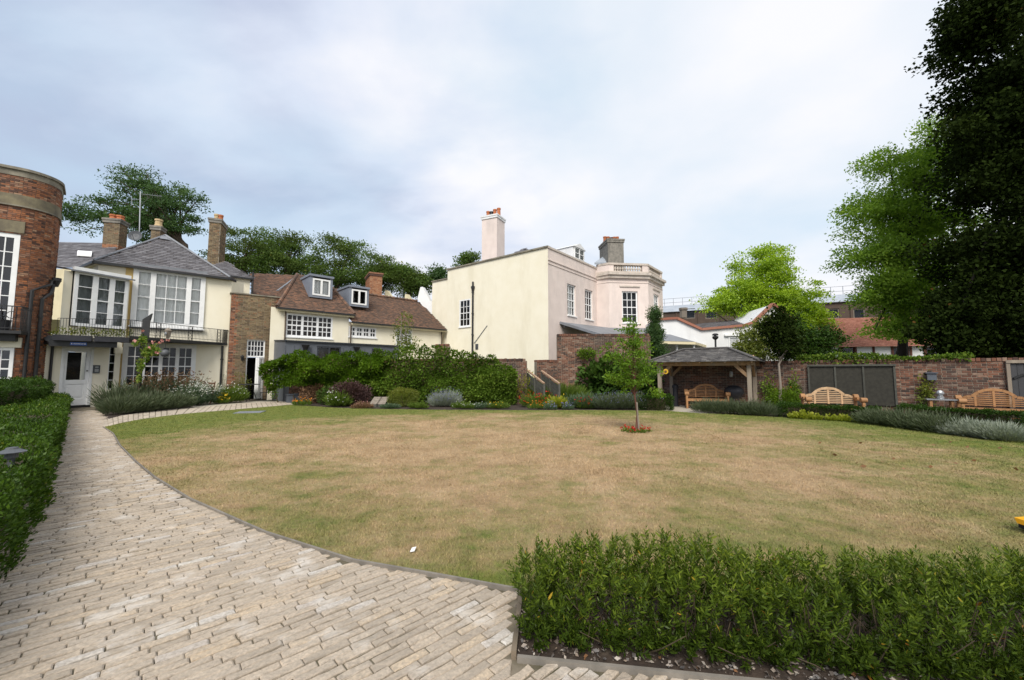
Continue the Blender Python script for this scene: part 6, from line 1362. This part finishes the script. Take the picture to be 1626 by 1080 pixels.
def spiky(name, label, cat, pts, n, h, m, w=.012, spread=.45, group=None, flower=None, ff=.2, fs=.035, hv=.3, base_h=.35, seg=True):
    """tufts of narrow upright blades: pts list of (x, y, radius)"""
    cx_, cy_ = pts[len(pts) // 2][:2]; t = thing(name, label, cat, (cx_, cy_, 0), group)
    pa = np.array(pts); idx = nr.integers(0, len(pa), n); rr = np.sqrt(nr.uniform(0, 1, n)); a = nr.uniform(0, 6.283, n)
    ox, oy = np.cos(a) * rr, np.sin(a) * rr; B = np.stack([pa[idx, 0] + ox * pa[idx, 2] * .7, pa[idx, 1] + oy * pa[idx, 2] * .7, np.full(n, .01)], 1)
    L = h * nr.uniform(1 - hv, 1 + hv, n) * (1.08 - .45 * rr ** 2) * (pa[idx, 3] if pa.shape[1] > 3 else 1); d = unit(np.stack([ox * spread + nr.normal(0, .16, n), oy * spread + nr.normal(0, .16, n), np.ones(n)], 1))
    f0 = nr.uniform(0, .75, n); P = B + d * (L * f0 * 1.)[:, None]; l2 = np.minimum(L * (1 - f0), nr.uniform(.35, .6, n) * h) ; d2_ = unit(d + np.stack([ox, oy, -.1 * rr], 1) * .35 + nr.normal(0, .18, (n, 3)))
    s = unit(np.cross(d2_, nr.normal(size=(n, 3)))) * w / 2
    q = np.stack([P - s * .6, P + d2_ * (l2 * .55)[:, None] + s, P + d2_ * l2[:, None], P + d2_ * (l2 * .55)[:, None] - s], 1)
    npmesh('foliage', q, 4, np.clip(nr.beta(2, 2, n) * .7 + .35 * (P[:, 2] / (h * 1.2)), 0, 1), m, t)
    if flower:
        k = int(n * ff); sel = nr.choice(n, k, replace=False); T = B[sel] + d[sel] * (L[sel] * nr.uniform(.95, 1.1, k))[:, None]; T = np.repeat(T, 3, 0)
        npmesh('flower_head', leafquads(T, fs, .6, dirs=np.tile([0, -.2, .8], (len(T), 1)), spread=.9), 4, nr.uniform(0, 1, len(T)), flower, t, kind='stuff')
    return t
def gpts(px0, py0, px1, py1, k, r, back=0., hs=1.):
    o = []
    for i in range(k):
        f = (i + .5) / k; x, y = G(px0 + (px1 - px0) * f, py0 + (py1 - py0) * f); o.append((x, y + back + rng.uniform(-.1, .1), r * rng.uniform(.85, 1.15), hs * rng.uniform(.88, 1.12)))
    return o
# ---- bed below the bay window
spiky('lavender', 'grey-green lavender row along the sett path below the bay window', 'lavender', gpts(158, 662, 280, 649.5, 9, .55, .5), 8000, .72, 'leaf_lavender', .02, .6)
spiky('lavender', 'tall grey-green lavender at the corner next to the white front door', 'lavender', gpts(152, 655, 205, 651, 3, .6, .7), 3500, 1.05, 'leaf_lavender', .022, .5)
spiky('sage_plant', 'rust coloured faded flower stems among the lavender in the middle of the bay bed', 'plant', gpts(200, 650, 290, 644, 7, .6, .6), 4400, 1.2, 'leaf_sage', .022, .5, flower='leaf_rust', ff=.34, fs=.075)
spiky('daisy_clump', 'white daisy clump at the right end of the bay window bed', 'flowers', gpts(284, 647, 321, 643, 4, .5, .3), 3600, .95, 'leaf_sage', .025, .5, flower='flower_white', ff=.16, fs=.06)
spiky('daisy_clump', 'green clump with orange-yellow flowers between bay bed and patio', 'flowers', gpts(350, 641, 372, 640, 2, .55, .2), 2200, .85, 'leaf_grassy', .03, .5, flower='flower_white', ff=.05, fs=.05)
q = G(357, 641); spiky('marigold', 'bright orange-yellow marigolds in front of the patio plant clump', 'flowers', [(q[0], q[1] - .3, .4)], 500, .42, 'leaf_grassy', .03, .4, flower='flower_yellow', ff=.09, fs=.10)
q = G(340, 638); shrub('climber', 'sparse green climber rising beside the thin balcony pipe', 'climber', (q[0], q[1] + .9), (.55, .35, .9), 900, .09, 'leaf_sage', .4, shell=.6, stems=4)
q = G(371, 637); shrub('climber', 'olive green wispy bush against the brick porch corner', 'shrub', (q[0], q[1] + .4), (.6, .4, .85), 1300, .08, 'leaf_olive', .35, shell=.6)
# climbing rose on the pillar
rs = thing('climbing_rose', 'climbing rose with pink blooms growing in front of the ground floor window', 'rose', D(235, 640, 17.9))
rs.location.z = 0; WL[rs.name] = V3(rs.location)
P = []
for (px, py, rx, ry, k) in ((232, 560, 9, 14, 300), (245, 556, 12, 10, 240), (224, 580, 8, 12, 170), (228, 540, 7, 9, 150), (216, 545, 5, 6, 100), (222, 600, 4, 9, 120)):
    for i in range(k): a = inball(1, .6)[0]; P.append(D(px + a[0] * rx, py + a[1] * ry, 17.7 + a[2] * .35))
P = np.array([tuple(p) for p in P]); npmesh('foliage', leafquads(P, .11, .55, np.tile([0, -.4, .1], (len(P), 1)), 1.), 4, nr.uniform(0, 1, len(P)), 'leaf_ivy', rs)
mb = MB(); mb.tube([D(219, 655, 17.8), D(221, 600, 17.7), D(229, 545, 17.7), D(250, 545, 17.6)], .03, .012, 5); mb.build('stem', 'twig', rs)
for x, y in ((243, 543), (252, 545), (267, 541), (238, 553), (227, 526), (213, 541), (258, 541), (249, 560)):
    Q = np.repeat(np.array([tuple(D(x, y, 17.3))]), 10, 0); npmesh('flower_head', leafquads(Q, .085, .8, np.tile([0, -.6, .2], (10, 1)), 1.), 4, nr.uniform(0, 1, 10), 'flower_pink', rs)
# window boxes on the hood
for k, (f0, f1, lab) in enumerate(((.06, .62, 'black window box with small plants on the door hood, nearer the tower'), (.66, 1.2, 'black window box with small plants on the door hood, nearer the bay'))):
    a = hA.lerp(hB, f0) + V3((0.1, -.12, .2)); b = hA.lerp(hB, f1) + V3((0.1, -.12, .2)); t = thing('window_box', lab, 'window box', a.lerp(b, .5))
    m1 = MB(); m1.bar(a + V3((0, 0, .1)), b + V3((0, 0, .1)), .28, .24); m1.build('trough', 'black_plastic', t)
    n = 260; f = nr.integers(0, 5, n) / 4. + nr.normal(0, .05, n); P = np.array(a) + (np.array(b) - np.array(a)) * np.clip(f, 0, 1)[:, None] + np.stack([nr.normal(0, .06, n), nr.normal(0, .06, n), .22 + nr.uniform(0, .28, n) * (.4 + vnoise(f * 9, f))], 1)
    npmesh('foliage', leafquads(P, .1, .5, np.tile([0, -.2, .7], (n, 1)), .8), 4, nr.uniform(0, 1, n), 'leaf_olive', t)
    P = np.array(a) + (np.array(b) - np.array(a)) * nr.uniform(0, 1, (40, 1)) + np.array([0, -.05, .25]); npmesh('flower_head', leafquads(P, .06, .8, np.tile([0, -.6, .4], (40, 1)), .8), 4, nr.uniform(0, 1, 40), 'flower_white', t, kind='stuff')
# ---- ivy wall and its border
def wallgreen(name, label, cat, n, px0, px1, ytop, ybot, Y0, Y1, thick, leaf, m, aspect=.55, seed=0, droop=.1):
    t = thing(name, label, cat, tuple(D((px0 + px1) / 2, 640, (Y0 + Y1) / 2)[:2]) + (0,))
    f = nr.uniform(0, 1, n); px = px0 + (px1 - px0) * f; Y = Y0 + (Y1 - Y0) * f
    yt = np.interp(f, np.linspace(0, 1, len(ytop)), ytop); yb = np.interp(f, np.linspace(0, 1, len(ybot)), ybot); g = nr.uniform(0, 1, n)
    bul = vnoise(f * (px1 - px0) / 34 + seed, g * 2.6, 7) + .6 * vnoise(f * (px1 - px0) / 13 + seed, g * 6, 8) - .5
    py = yt + (yb - yt) * g - (14 * (vnoise(f * (px1 - px0) / 26, g * 0, seed) - .5) + 9 * (vnoise(f * (px1 - px0) / 8, g * 0, seed + 2) - .5)) * np.clip(1 - g * 2.5, 0, 1) - 1
    o = thick * np.clip(.25 + .75 * bul, 0, 1.3) * (1 - (2 * g - 1) ** 4 * .5)
    r_x = (px - CX) / F; r_z = (CY - py) / F; ry = cp - r_z * sp; k = Y / ry; P = np.stack([r_x * k, Y, EYE + (sp + r_z * cp) * k], 1)
    dirn = np.array([.1, -1., .0]); P = P + dirn * (o * nr.uniform(.55, 1.0, n) ** .5)[:, None]; P[:, 2] = np.maximum(P[:, 2], .03)
    dd = np.tile([.1, -.8, .15 - droop], (n, 1)); npmesh('foliage', leafquads(P, leaf, aspect, dd, .75), 4, np.clip(.1 + .55 * nr.beta(2, 2, n) + .35 * (bul - .3), 0, 1), m, t)
    mb = MB()
    for i in range(7): x = px0 + (px1 - px0) * (i + .5) / 7; Yi = Y0 + (Y1 - Y0) * (i + .5) / 7 - .12; mb.tube([D(x, 645, Yi), D(x + rng.uniform(-12, 12), 610, Yi), D(x + rng.uniform(-20, 20), 580, Yi)], .03, .012, 5)
    mb.build('stem', 'twig', t); return t
wallgreen('climbing_shrub', 'bright green bulky climbing shrub spilling over the wall below the zinc extension', 'climber', 15000, 430, 612, (566, 560, 563, 566, 563, 566), (622, 612, 612, 616, 612, 622), 21.6, 20.9, 1.5, .15, 'leaf_fresh', .5, 3)
wallgreen('ivy', 'dense mid green ivy covering the garden wall left of the steps', 'ivy', 19000, 594, 818, (561, 556, 559, 558, 563, 570, 580), (634, 640, 642, 642, 642, 642), 20.9, 20.3, 1.15, .13, 'leaf_ivy', .6, 9)
def gs(px, py, dy=0.): q = G(px, py); return (q[0], q[1] + dy)
shrub('shrub', 'dark leafy bush in front of the ivy near its right end', 'shrub', gs(776, 644, .6), (1.0, .8, .95), 5000, .11, 'leaf_ivy', .5, shell=.35)
shrub('shrub', 'yellow-green leafy bush beside the timber step railing', 'shrub', gs(826, 642, .5), (.7, .6, .85), 2600, .11, 'leaf_lime', .45, shell=.4, lump=.4)
shrub('shrub', 'rounded golden green clipped bush by the wooden cold frames', 'shrub', gs(637, 647, .35), (.74, .6, .46), 5200, .055, 'leaf_olive', .5, shell=.25, lump=.14)
spiky('lavender', 'grey lavender dome right of the round golden bush', 'lavender', gpts(690, 647, 718, 647, 3, .42, .4), 3600, .62, 'leaf_silver', .016, .7, flower='flower_blue', ff=.15, fs=.03)
shrub('shrub', 'small bright green bush beside the blue-grey planter', 'shrub', gs(440, 637, .5), (.55, .5, .5), 1900, .08, 'leaf_fresh', .5)
shrub('shrub', 'dark purple-brown leaved bush below the climbing shrub', 'shrub', gs(548, 646, .6), (.95, .6, .62), 4200, .09, 'leaf_purple', .5)
shrub('sedum', 'rusty pink flat flower mass in front of the wall by the planter', 'flowers', gs(492, 643, 1.0), (1.1, .5, .62), 3600, .09, 'leaf_rust', .6)
shrub('shrub', 'dark green bush with small leaves between rusty flowers and purple bush', 'shrub', gs(515, 644, .4), (.55, .45, .45), 1900, .08, 'leaf_fig', .5)
spiky('fern', 'green leafy clump with white flower heads beside the purple bush', 'plant', gpts(528, 646.5, 540, 646.5, 2, .4, .3), 1100, .7, 'leaf_grassy', .05, .7, flower='flower_white', ff=.02, fs=.07)
q = G(484, 645); spiky('marigold', 'small orange flowers at the lawn edge near the patio', 'flowers', [(q[0], q[1] + .1, .3), (q[0] - .4, q[1] + .15, .25)], 400, .3, 'leaf_grassy', .03, .5, flower='flower_orange', ff=.06, fs=.08)
q = gs(676, 640, .5); spiky('lily', 'tall orange and pink lily flowers in front of the ivy', 'flowers', [(q[0], q[1], .45)], 420, 1.35, 'leaf_grassy', .04, .3, flower='flower_orange', ff=.03, fs=.16)
q = gs(688, 640, .4); spiky('lily', 'tall pale pink lily flowers just right of the orange lily', 'flowers', [(q[0], q[1], .45)], 420, 1.5, 'leaf_grassy', .04, .3, flower='flower_pink', ff=.03, fs=.15)
k = 0
for (px, w_, nm, lab, m, fm, h) in ((735, 12, 'bedding_plant', 'low green bedding plants with white dots below the grey lavender', 'leaf_grassy', 'flower_white', .3), (760, 12, 'bedding_plant', 'low white flowered edging plants in front of the dark bush', 'leaf_sage', 'flower_white', .26), (790, 12, 'bedding_plant', 'low leafy edging plants left of the yellow-green bush', 'leaf_grassy', 'flower_yellow', .28), (662, 10, 'bedding_plant', 'small green edging plant right beside the round golden bush', 'leaf_grassy', None, .3), (572, 9, 'bedding_plant', 'low brownish edging plants left of the cold frames', 'leaf_rust', 'flower_pink', .28), (616, 8, 'bedding_plant', 'small green edging plants under the round golden bush left side', 'leaf_sage', None, .2)):
    spiky(nm, lab, 'plant', gpts(px - w_, 649.5, px + w_, 650, 3, .32, .25), 1000, h, m, .03, .8, flower=fm, ff=.02, fs=.045)
# centre border
spiky('ornamental_grass', 'broad soft mound of green grassy foliage in front of the brick steps', 'grass plant', gpts(856, 643, 920, 643, 6, .85, .8), 9000, .98, 'leaf_grassy', .026, .9)
spiky('iris', 'pale grey-green blade leaves in the middle of the centre border', 'plant', gpts(905, 649, 955, 650, 5, .5, .3), 2600, .6, 'leaf_sage', .03, .7)
spiky('lavender', 'loose grey-green lavender row behind the sapling', 'lavender', gpts(955, 651, 1020, 651.5, 6, .5, .35), 5200, .62, 'leaf_lavender', .018, .6, flower='flower_blue', ff=.06, fs=.03)
for (px, py, s_, lab) in ((840, 647, 1.0, 'bright red dahlia clump nearest the yellow-green bush'), (862, 646.5, 1., 'red flower clump in the middle of the centre border'), (927, 650, .7, 'small red flower cluster among the pale blade leaves')):
    q = gs(px, py, .2); spiky('red_flowers', lab, 'flowers', [(q[0], q[1], .42 * s_), (q[0] + .3, q[1], .35 * s_)], 700, .55 * s_, 'leaf_grassy', .04, .55, flower='flower_red', ff=.055, fs=.075)
q = gs(848, 650, .05); spiky('orange_flowers', 'low orange and yellow flowers below the red dahlias', 'flowers', [(q[0], q[1], .35), (q[0] + .4, q[1], .3)], 500, .28, 'leaf_grassy', .03, .6, flower='flower_orange', ff=.07, fs=.06)
q = gs(886, 649, .1); spiky('lime_plant', 'lime yellow leafy plant in the centre border', 'plant', [(q[0], q[1], .4)], 900, .5, 'leaf_lime', .06, .6, flower='flower_yellow', ff=.015, fs=.06)
q = gs(874, 651, .0); spiky('blue_flowers', 'small blue-grey flower clump at the lawn edge', 'flowers', [(q[0], q[1], .3), (q[0] + .75, q[1], .25)], 450, .28, 'leaf_sage', .03, .6, flower='flower_blue', ff=.12, fs=.05)
shrub('fig_bush', 'big dark green fig bush against the raised brick wall', 'shrub', gs(975, 641, .9), (1.75, 1.0, 1.22), 5200, .24, 'leaf_fig', .75, shell=.35, lump=.3, six=True, up=.1)
shrub('fig_bush', 'dark green leafy bush between the fig and the gazebo post', 'shrub', gs(1030, 643, .7), (.9, .7, .95), 2600, .2, 'leaf_fig', .7, shell=.35, six=True)
shrub('climber', 'small green climber patch high on the raised brick wall', 'climber', (3.95, 21.3), (.55, .16, .28), 420, .11, 'leaf_fresh', .6, z0=2.6, stems=0)
hedge_along('box_hedge', 'small clipped dark box hedge left of the gazebo paving', [(6.75, 17.15), (5.55, 17.45)], .6, .62, 'leaf_box_dark', 7000, .05, .05, 8., .5, side=-1)
# right border
spiky('lavender', 'green-grey lavender row in front of the gazebo bench', 'lavender', gpts(1118, 656.5, 1232, 663, 8, .5, .35), 8000, .52, 'leaf_lavender', .016, .55)
a_, b_ = gs(1238, 663), gs(1398, 672)
hedge_along('box_hedge', 'clipped dark green box hedge in front of the pale bench', [a_, b_], .65, .50, 'leaf_box_dark', 14000, .045, .05, 8., .5, side=1)
spiky('lavender', 'long loose grey-green lavender row right of the clipped box hedge', 'lavender', gpts(1395, 675, 1530, 692, 10, .55, .3), 10000, .48, 'leaf_lavender', .016, .75)
spiky('cotton_lavender', 'silver grey cotton lavender clump at the right end of the border', 'plant', gpts(1545, 694, 1640, 706, 7, .50, .35), 15000, .40, 'leaf_silver', .012, .8)
a_, b_ = gs(1440, 668, .3), gs(1660, 685, .5)
hedge_along('box_hedge', 'dark low hedge in front of the bench by the grey door', [a_, b_], .7, .48, 'leaf_box_dark', 14000, .045, .05, 8., .5, side=1)
shrub('shrub', 'bright green round bush left of the pale bench', 'shrub', gs(1262, 655, .6), (.75, .55, .50), 3200, .07, 'leaf_fresh', .5)
shrub('shrub', 'dark green bush right of the pale bench under the netting', 'shrub', gs(1395, 655, .5), (.7, .5, .45), 2600, .08, 'leaf_fig', .5)
shrub('climber', 'thin leafy climbing plants in front of the netting behind the pale bench', 'climber', gs(1330, 650, .6), (1.2, .25, .75), 1500, .09, 'leaf_sage', .45, shell=.8, stems=14)
for (px, lab, r) in ((1222, 'dark ivy patch on the brick wall right of the gazebo', .45), (1262, 'narrow dark ivy strand on the wall by the lollipop tree', .3), (1470, 'sparse yellow-leaved climber low on the old brick wall', .35)):
    t_, z_ = gw.at(px, 615); p = gw.p(t_, 0, .1); shrub('climber', lab, 'climber', (p.x, p.y), (r, .2, .75), 500, .09, 'leaf_olive' if px > 1400 else 'leaf_ivy', .6, z0=.85, stems=5, shell=.8)
for i, (px, lab) in enumerate(((1262, 'lime leaved edging plant nearest the gazebo end of the clipped hedge'), (1278, 'large lime yellow edging plant in front of the clipped box hedge'), (1296, 'small lime edging plant in front of the pale bench hedge'), (1322, 'lime edging plant at the middle of the clipped hedge'), (1342, 'lime edging plants right of the hedge middle'), (1366, 'sparse lime edging plant near the right end of the clipped hedge'))):
    q = gs(px, 664.5 + (px - 1250) * .062, .02); spiky('edging_plant', lab, 'plant', [(q[0], q[1], .17 + .08 * (i == 1))], 160, .22 + .08 * (i == 1), 'leaf_lime', .07, .8)
# ivy along the wall top
t = thing('ivy', 'green ivy trailing along the top of the old brick wall above the netting', 'ivy', gw.p(8, 2.1))
n = 4200; s_ = nr.uniform(gw.at(1270, 590)[0], gw.at(1540, 590)[0], n); lo_ = vnoise(s_ * 1.1, s_ * 0, 5)
P = np.stack([np.array([gw.p(a, 0)[0] for a in s_]) + gw.n.x * nr.uniform(-.35, .12, n), np.array([gw.p(a, 0)[1] for a in s_]) + gw.n.y * nr.uniform(-.35, .12, n), 2.1 + nr.uniform(-.12, .22, n) * lo_ * 1.6], 1)
npmesh('foliage', leafquads(P, .10, .6, np.tile([0, -.5, .4], (n, 1)), .9), 4, nr.uniform(0, .8, n), 'leaf_ivy', t)

# ---- trees
def tree(name, label, base, blobs, ncl, per, leaf, m, bark='bark', tr=.25, aspect=.5, flat=.5, cr=.5, seed=1, nl=22, th=None, shell=.55, group=None, cat='tree', up=.1, spread=1., bias=0., droop=0.):
    """tapered trunk and limbs reaching clumps of leaves spread through the crown volume"""
    rg = np.random.default_rng(seed); global nr; keep = nr; nr = rg
    t = thing(name, label, cat, (base[0], base[1], 0), group)
    vol = np.array([b[3] * b[4] * b[5] for b in blobs]) ** .7; ix = rg.choice(len(blobs), ncl, p=vol / vol.sum()); B = np.array(blobs)[ix]
    C = B[:, :3] + inball(ncl, shell) * B[:, 3:6]
    sz = rg.uniform(.6, 1.35, ncl)
    P = np.repeat(C, per, 0) + (inball(ncl * per, .5) * np.array([1, 1, flat])) * (1.75 * cr * np.repeat(sz, per))[:, None]
    if droop: P[:, 2] -= droop * (np.hypot(P[:, 0] - np.repeat(C[:, 0], per), P[:, 1] - np.repeat(C[:, 1], per))) ** 1.5
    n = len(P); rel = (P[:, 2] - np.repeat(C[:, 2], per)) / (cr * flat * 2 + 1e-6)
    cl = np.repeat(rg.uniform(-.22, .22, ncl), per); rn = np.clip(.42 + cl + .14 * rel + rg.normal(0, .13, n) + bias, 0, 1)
    out = P - np.repeat(B[:, :3], per, 0); dd = unit(out) * .5 + np.array([0, 0, up])
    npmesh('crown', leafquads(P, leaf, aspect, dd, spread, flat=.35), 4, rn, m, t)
    mb = MB(); cen = np.average(np.array(blobs)[:, :3], axis=0, weights=vol); ztop_ = max(b[2] + b[5] * .5 for b in blobs); b0 = V3((base[0], base[1], 0)); th = th or min(b[2] - b[5] for b in blobs)
    top = V3((cen[0], cen[1], cen[2] + .15 * (ztop_ - cen[2]))); fk = V3((base[0] + (cen[0] - base[0]) * .25, base[1] + (cen[1] - base[1]) * .25, max(th, .5)))
    path_ = [b0, b0.lerp(fk, .5) + V3((rg.normal(0, .05), rg.normal(0, .05), 0)), fk, fk.lerp(top, .5) + V3((rg.normal(0, .2), rg.normal(0, .2), 0)), top]
    mb.tube(path_, tr, tr * .15, 8)
    for i in rg.choice(ncl, min(nl, ncl), replace=False):
        c = V3(C[i]); f = rg.uniform(0., .8); s0 = fk.lerp(top, f) if f > .05 else fk; md = s0.lerp(c, .5) + V3((0, 0, .12 * (c - s0).length)); mb.tube([s0, md, c], tr * .38 * (1 - f * .6), tr * .06, 5)
    mb.build('trunk', bark, t); nr = keep
    return t
def blob(px, py, rx, ry, Y, dep=1.): c = D(px, py, Y); s = Y / F; return (c.x, c.y, c.z, rx * s, (rx + ry) / 2 * s * dep, ry * s)
# sapling in the lawn
q = G(1010, 687); Ys = q[1]
tree('sapling', 'young slender tree standing in the lawn with red flowers at its foot', q, [blob(1003, 525, 15, 28, Ys), blob(988, 572, 34, 16, Ys), blob(1020, 585, 30, 26, Ys), blob(1000, 608, 36, 18, Ys), blob(968, 556, 18, 9, Ys), blob(1042, 622, 18, 12, Ys), blob(1005, 548, 26, 22, Ys), blob(978, 600, 26, 12, Ys), blob(1015, 560, 24, 16, Ys)], 165, 24, .075, 'leaf_sapling', 'bark_red', .034, .5, .5, .11, 5, 30, th=1.0, shell=.7, droop=.1)
mb = MB(); mb.tube([V3((q[0] + .07, q[1] - .03, 0)), V3((q[0] + .03, q[1] - .03, .82))], .022, .02, 6); mb.build('tree_stake', 'bark_pale', label='pale wooden stake tied to the slender lawn sapling', cat='stake')
P = [(q[0] + .28 * math.cos(a), q[1] + .2 * math.sin(a), .13) for a in (0, 1, 2, 3, 4, 5)]
spiky('red_flowers', 'red bedding flowers in a ring at the foot of the lawn sapling', 'flowers', P, 420, .13, 'leaf_grassy', .03, .9, flower='flower_red', ff=.10, fs=.05)
tree('conifer', 'dark narrow conifer behind the sapling beside the pink bay', (7.4, 21.9), [blob(1040, 505, 7, 22, 21.9), blob(1041, 535, 14, 22, 21.9), blob(1043, 562, 18, 18, 21.9)], 330, 44, .11, 'leaf_pine', 'bark', .09, .3, .8, .14, 8, 10, th=1.5, up=.5)
lp = gw.p(gw.at(1238, 620)[0], 0, .55)
tree('lollipop_tree', 'small dark round headed tree on a thin pale trunk by the brick wall', (lp.x, lp.y), [blob(1238, 528, 30, 30, lp.y), blob(1235, 505, 20, 18, lp.y), blob(1250, 548, 26, 20, lp.y)], 190, 24, .12, 'leaf_dark', 'bark_pale', .07, .6, .7, .17, 12, 14, th=1.95, shell=.6)
yq = gs(645, 640); tree('young_tree', 'small young tree with sparse olive leaves in front of the long house', (-5.6, 21.6), [blob(642, 520, 13, 20, 21.6), blob(646, 545, 20, 14, 21.6), blob(628, 535, 10, 6, 21.6), blob(645, 505, 8, 8, 21.6)], 60, 14, .12, 'leaf_olive', 'bark_pale', .04, .5, .5, .16, 14, 12, th=2.4)
mb = MB(); mb.tube([D(637, 560, 21.5), D(637.5, 500, 21.5)], .02, n=5); mb.build('tree_stake', 'bark_pale', label='thin pale pole beside the small olive young tree', cat='stake')
# trees behind the wall, right
tree('yellow_tree', 'bright yellow-green tree behind the white building', (18.5, 33), [blob(1215, 425, 50, 30, 33), blob(1195, 465, 62, 28, 33), blob(1250, 470, 52, 35, 33), blob(1160, 475, 36, 18, 33), blob(1275, 500, 36, 30, 33), blob(1215, 500, 60, 25, 33), blob(1215, 400, 25, 10, 33), blob(1150, 482, 34, 18, 33), blob(1285, 520, 32, 32, 33), blob(1240, 520, 60, 25, 32.5)], 540, 115, .19, 'leaf_yellow', 'bark', .3, .5, .34, .6, 3, 24, shell=.7, droop=.12)
tree('shrub_tree', 'olive green bushy tree rising behind the gazebo roof corner', (13.6, 21.5), [blob(1205, 545, 32, 35, 21.5), blob(1190, 560, 24, 22, 21.5), blob(1215, 520, 22, 18, 21.5)], 170, 40, .13, 'leaf_olive', 'bark', .1, .5, .5, .26, 31, 10)
tree('shrub_tree', 'dark green spreading bush above the brick wall right of the small round tree', (16.5, 21.0), [blob(1290, 545, 38, 26, 21), blob(1270, 565, 34, 18, 21), blob(1315, 535, 24, 16, 21), blob(1255, 520, 24, 24, 22)], 230, 46, .13, 'leaf_box_dark', 'bark', .1, .5, .5, .26, 32, 10)
tree('robinia', 'large mid green tree with feathery drooping branches behind the red roofed building', (23.5, 24.5), [blob(1440, 280, 75, 50, 22), blob(1410, 340, 65, 45, 22), blob(1395, 400, 60, 40, 22), blob(1480, 350, 70, 80, 22.5), blob(1470, 440, 80, 55, 22.5), blob(1500, 220, 45, 45, 22), blob(1425, 470, 50, 30, 22), blob(1360, 405, 26, 16, 22), blob(1385, 255, 30, 18, 22), blob(1460, 500, 50, 25, 22), blob(1405, 455, 45, 30, 21.5), blob(1440, 520, 60, 22, 21.5), blob(1370, 330, 30, 22, 21.8)], 640, 110, .16, 'leaf_mid', 'bark_dark', .4, .45, .42, .52, 4, 34, shell=.65, droop=.22)
tree('maple', 'huge very dark leafed tree filling the right edge above the brick wall', (23.0, 17.2), [blob(1560, 60, 80, 60, 16.2), blob(1600, 150, 80, 80, 16.2), blob(1600, 280, 85, 90, 16.5), blob(1590, 410, 90, 80, 16.8), blob(1570, 500, 95, 55, 17), blob(1510, 525, 60, 36, 17.2), blob(1660, 200, 90, 140, 16.5), blob(1670, 420, 90, 120, 16.8), blob(1640, -40, 120, 90, 16), blob(1545, 30, 70, 35, 15.8), blob(1545, 215, 40, 30, 16), blob(1550, 545, 80, 22, 17), blob(1720, 80, 90, 160, 16.5), blob(1600, 562, 60, 22, 17), blob(1640, 520, 60, 50, 16.5), blob(1540, 470, 50, 45, 17.2)], 1250, 150, .15, 'leaf_dark', 'bark_dark', .45, .75, .7, .44, 6, 14, shell=.75)
# trees behind the houses, left
tree('pine', 'dark tree with layered branches behind the tower and slate roofs', (-27.5, 35), [blob(235, 300, 55, 22, 34), blob(270, 325, 50, 24, 34), blob(205, 330, 50, 26, 34), blob(160, 345, 45, 24, 34), blob(235, 360, 60, 26, 34), blob(290, 355, 28, 22, 34), blob(115, 340, 28, 34, 34), blob(215, 278, 28, 10, 34), blob(310, 312, 18, 8, 34)], 180, 150, .19, 'leaf_pine', 'bark', .35, .45, .3, .62, 21, 50, shell=.7, group=None)
bg_trees = [(375, 400, [(395, 385, 45, 28), (375, 410, 45, 28), (430, 395, 38, 28), (410, 430, 50, 22), (365, 372, 22, 10)], 'dark green tree behind the tall narrow chimney'), (455, 420, [(462, 395, 42, 28), (470, 425, 45, 24), (440, 415, 40, 25), (475, 375, 24, 12)], 'dark green tree behind the left dormer'), (530, 410, [(540, 398, 45, 26), (525, 425, 45, 26), (565, 425, 40, 26), (540, 445, 55, 20), (535, 380, 25, 10)], 'dark green tree behind the right dormer'), (600, 430, [(605, 425, 32, 20), (590, 450, 38, 22), (625, 440, 34, 22)], 'dark green tree right behind the square brick chimney'), (650, 440, [(640, 435, 26, 14), (655, 455, 30, 18), (668, 445, 14, 12)], 'lighter green tree between brick chimney and cream house')]
for i, (px, py, bl_, lab) in enumerate(bg_trees):
    c = D(px, py, 42); tree('robinia', lab, (c.x, 42), [blob(a, b, r, s, 42) for a, b, r, s in bl_], 64 + 8 * len(bl_), 150, .2, 'leaf_robinia', 'bark', .3, .5, .36, .72, 40 + i, 26, shell=.7, group='trees behind the long house')
for (px, bl_, lab, m) in ((697, [(697, 436, 12, 14), (690, 445, 12, 8)], 'small dark conifer top behind the cream wall corner', 'leaf_pine'), (742, [(742, 412, 16, 9), (735, 420, 12, 8), (752, 405, 8, 6)], 'leafy tree top showing above the cream wall left of the white chimney', 'leaf_robinia')):
    c = D(px, 440, 42); tree('tree', lab, (c.x, 42), [blob(a, b, r, s, 42) for a, b, r, s in bl_], 50, 40, .24, m, 'bark', .2, .45, .5, .5, px, 8)
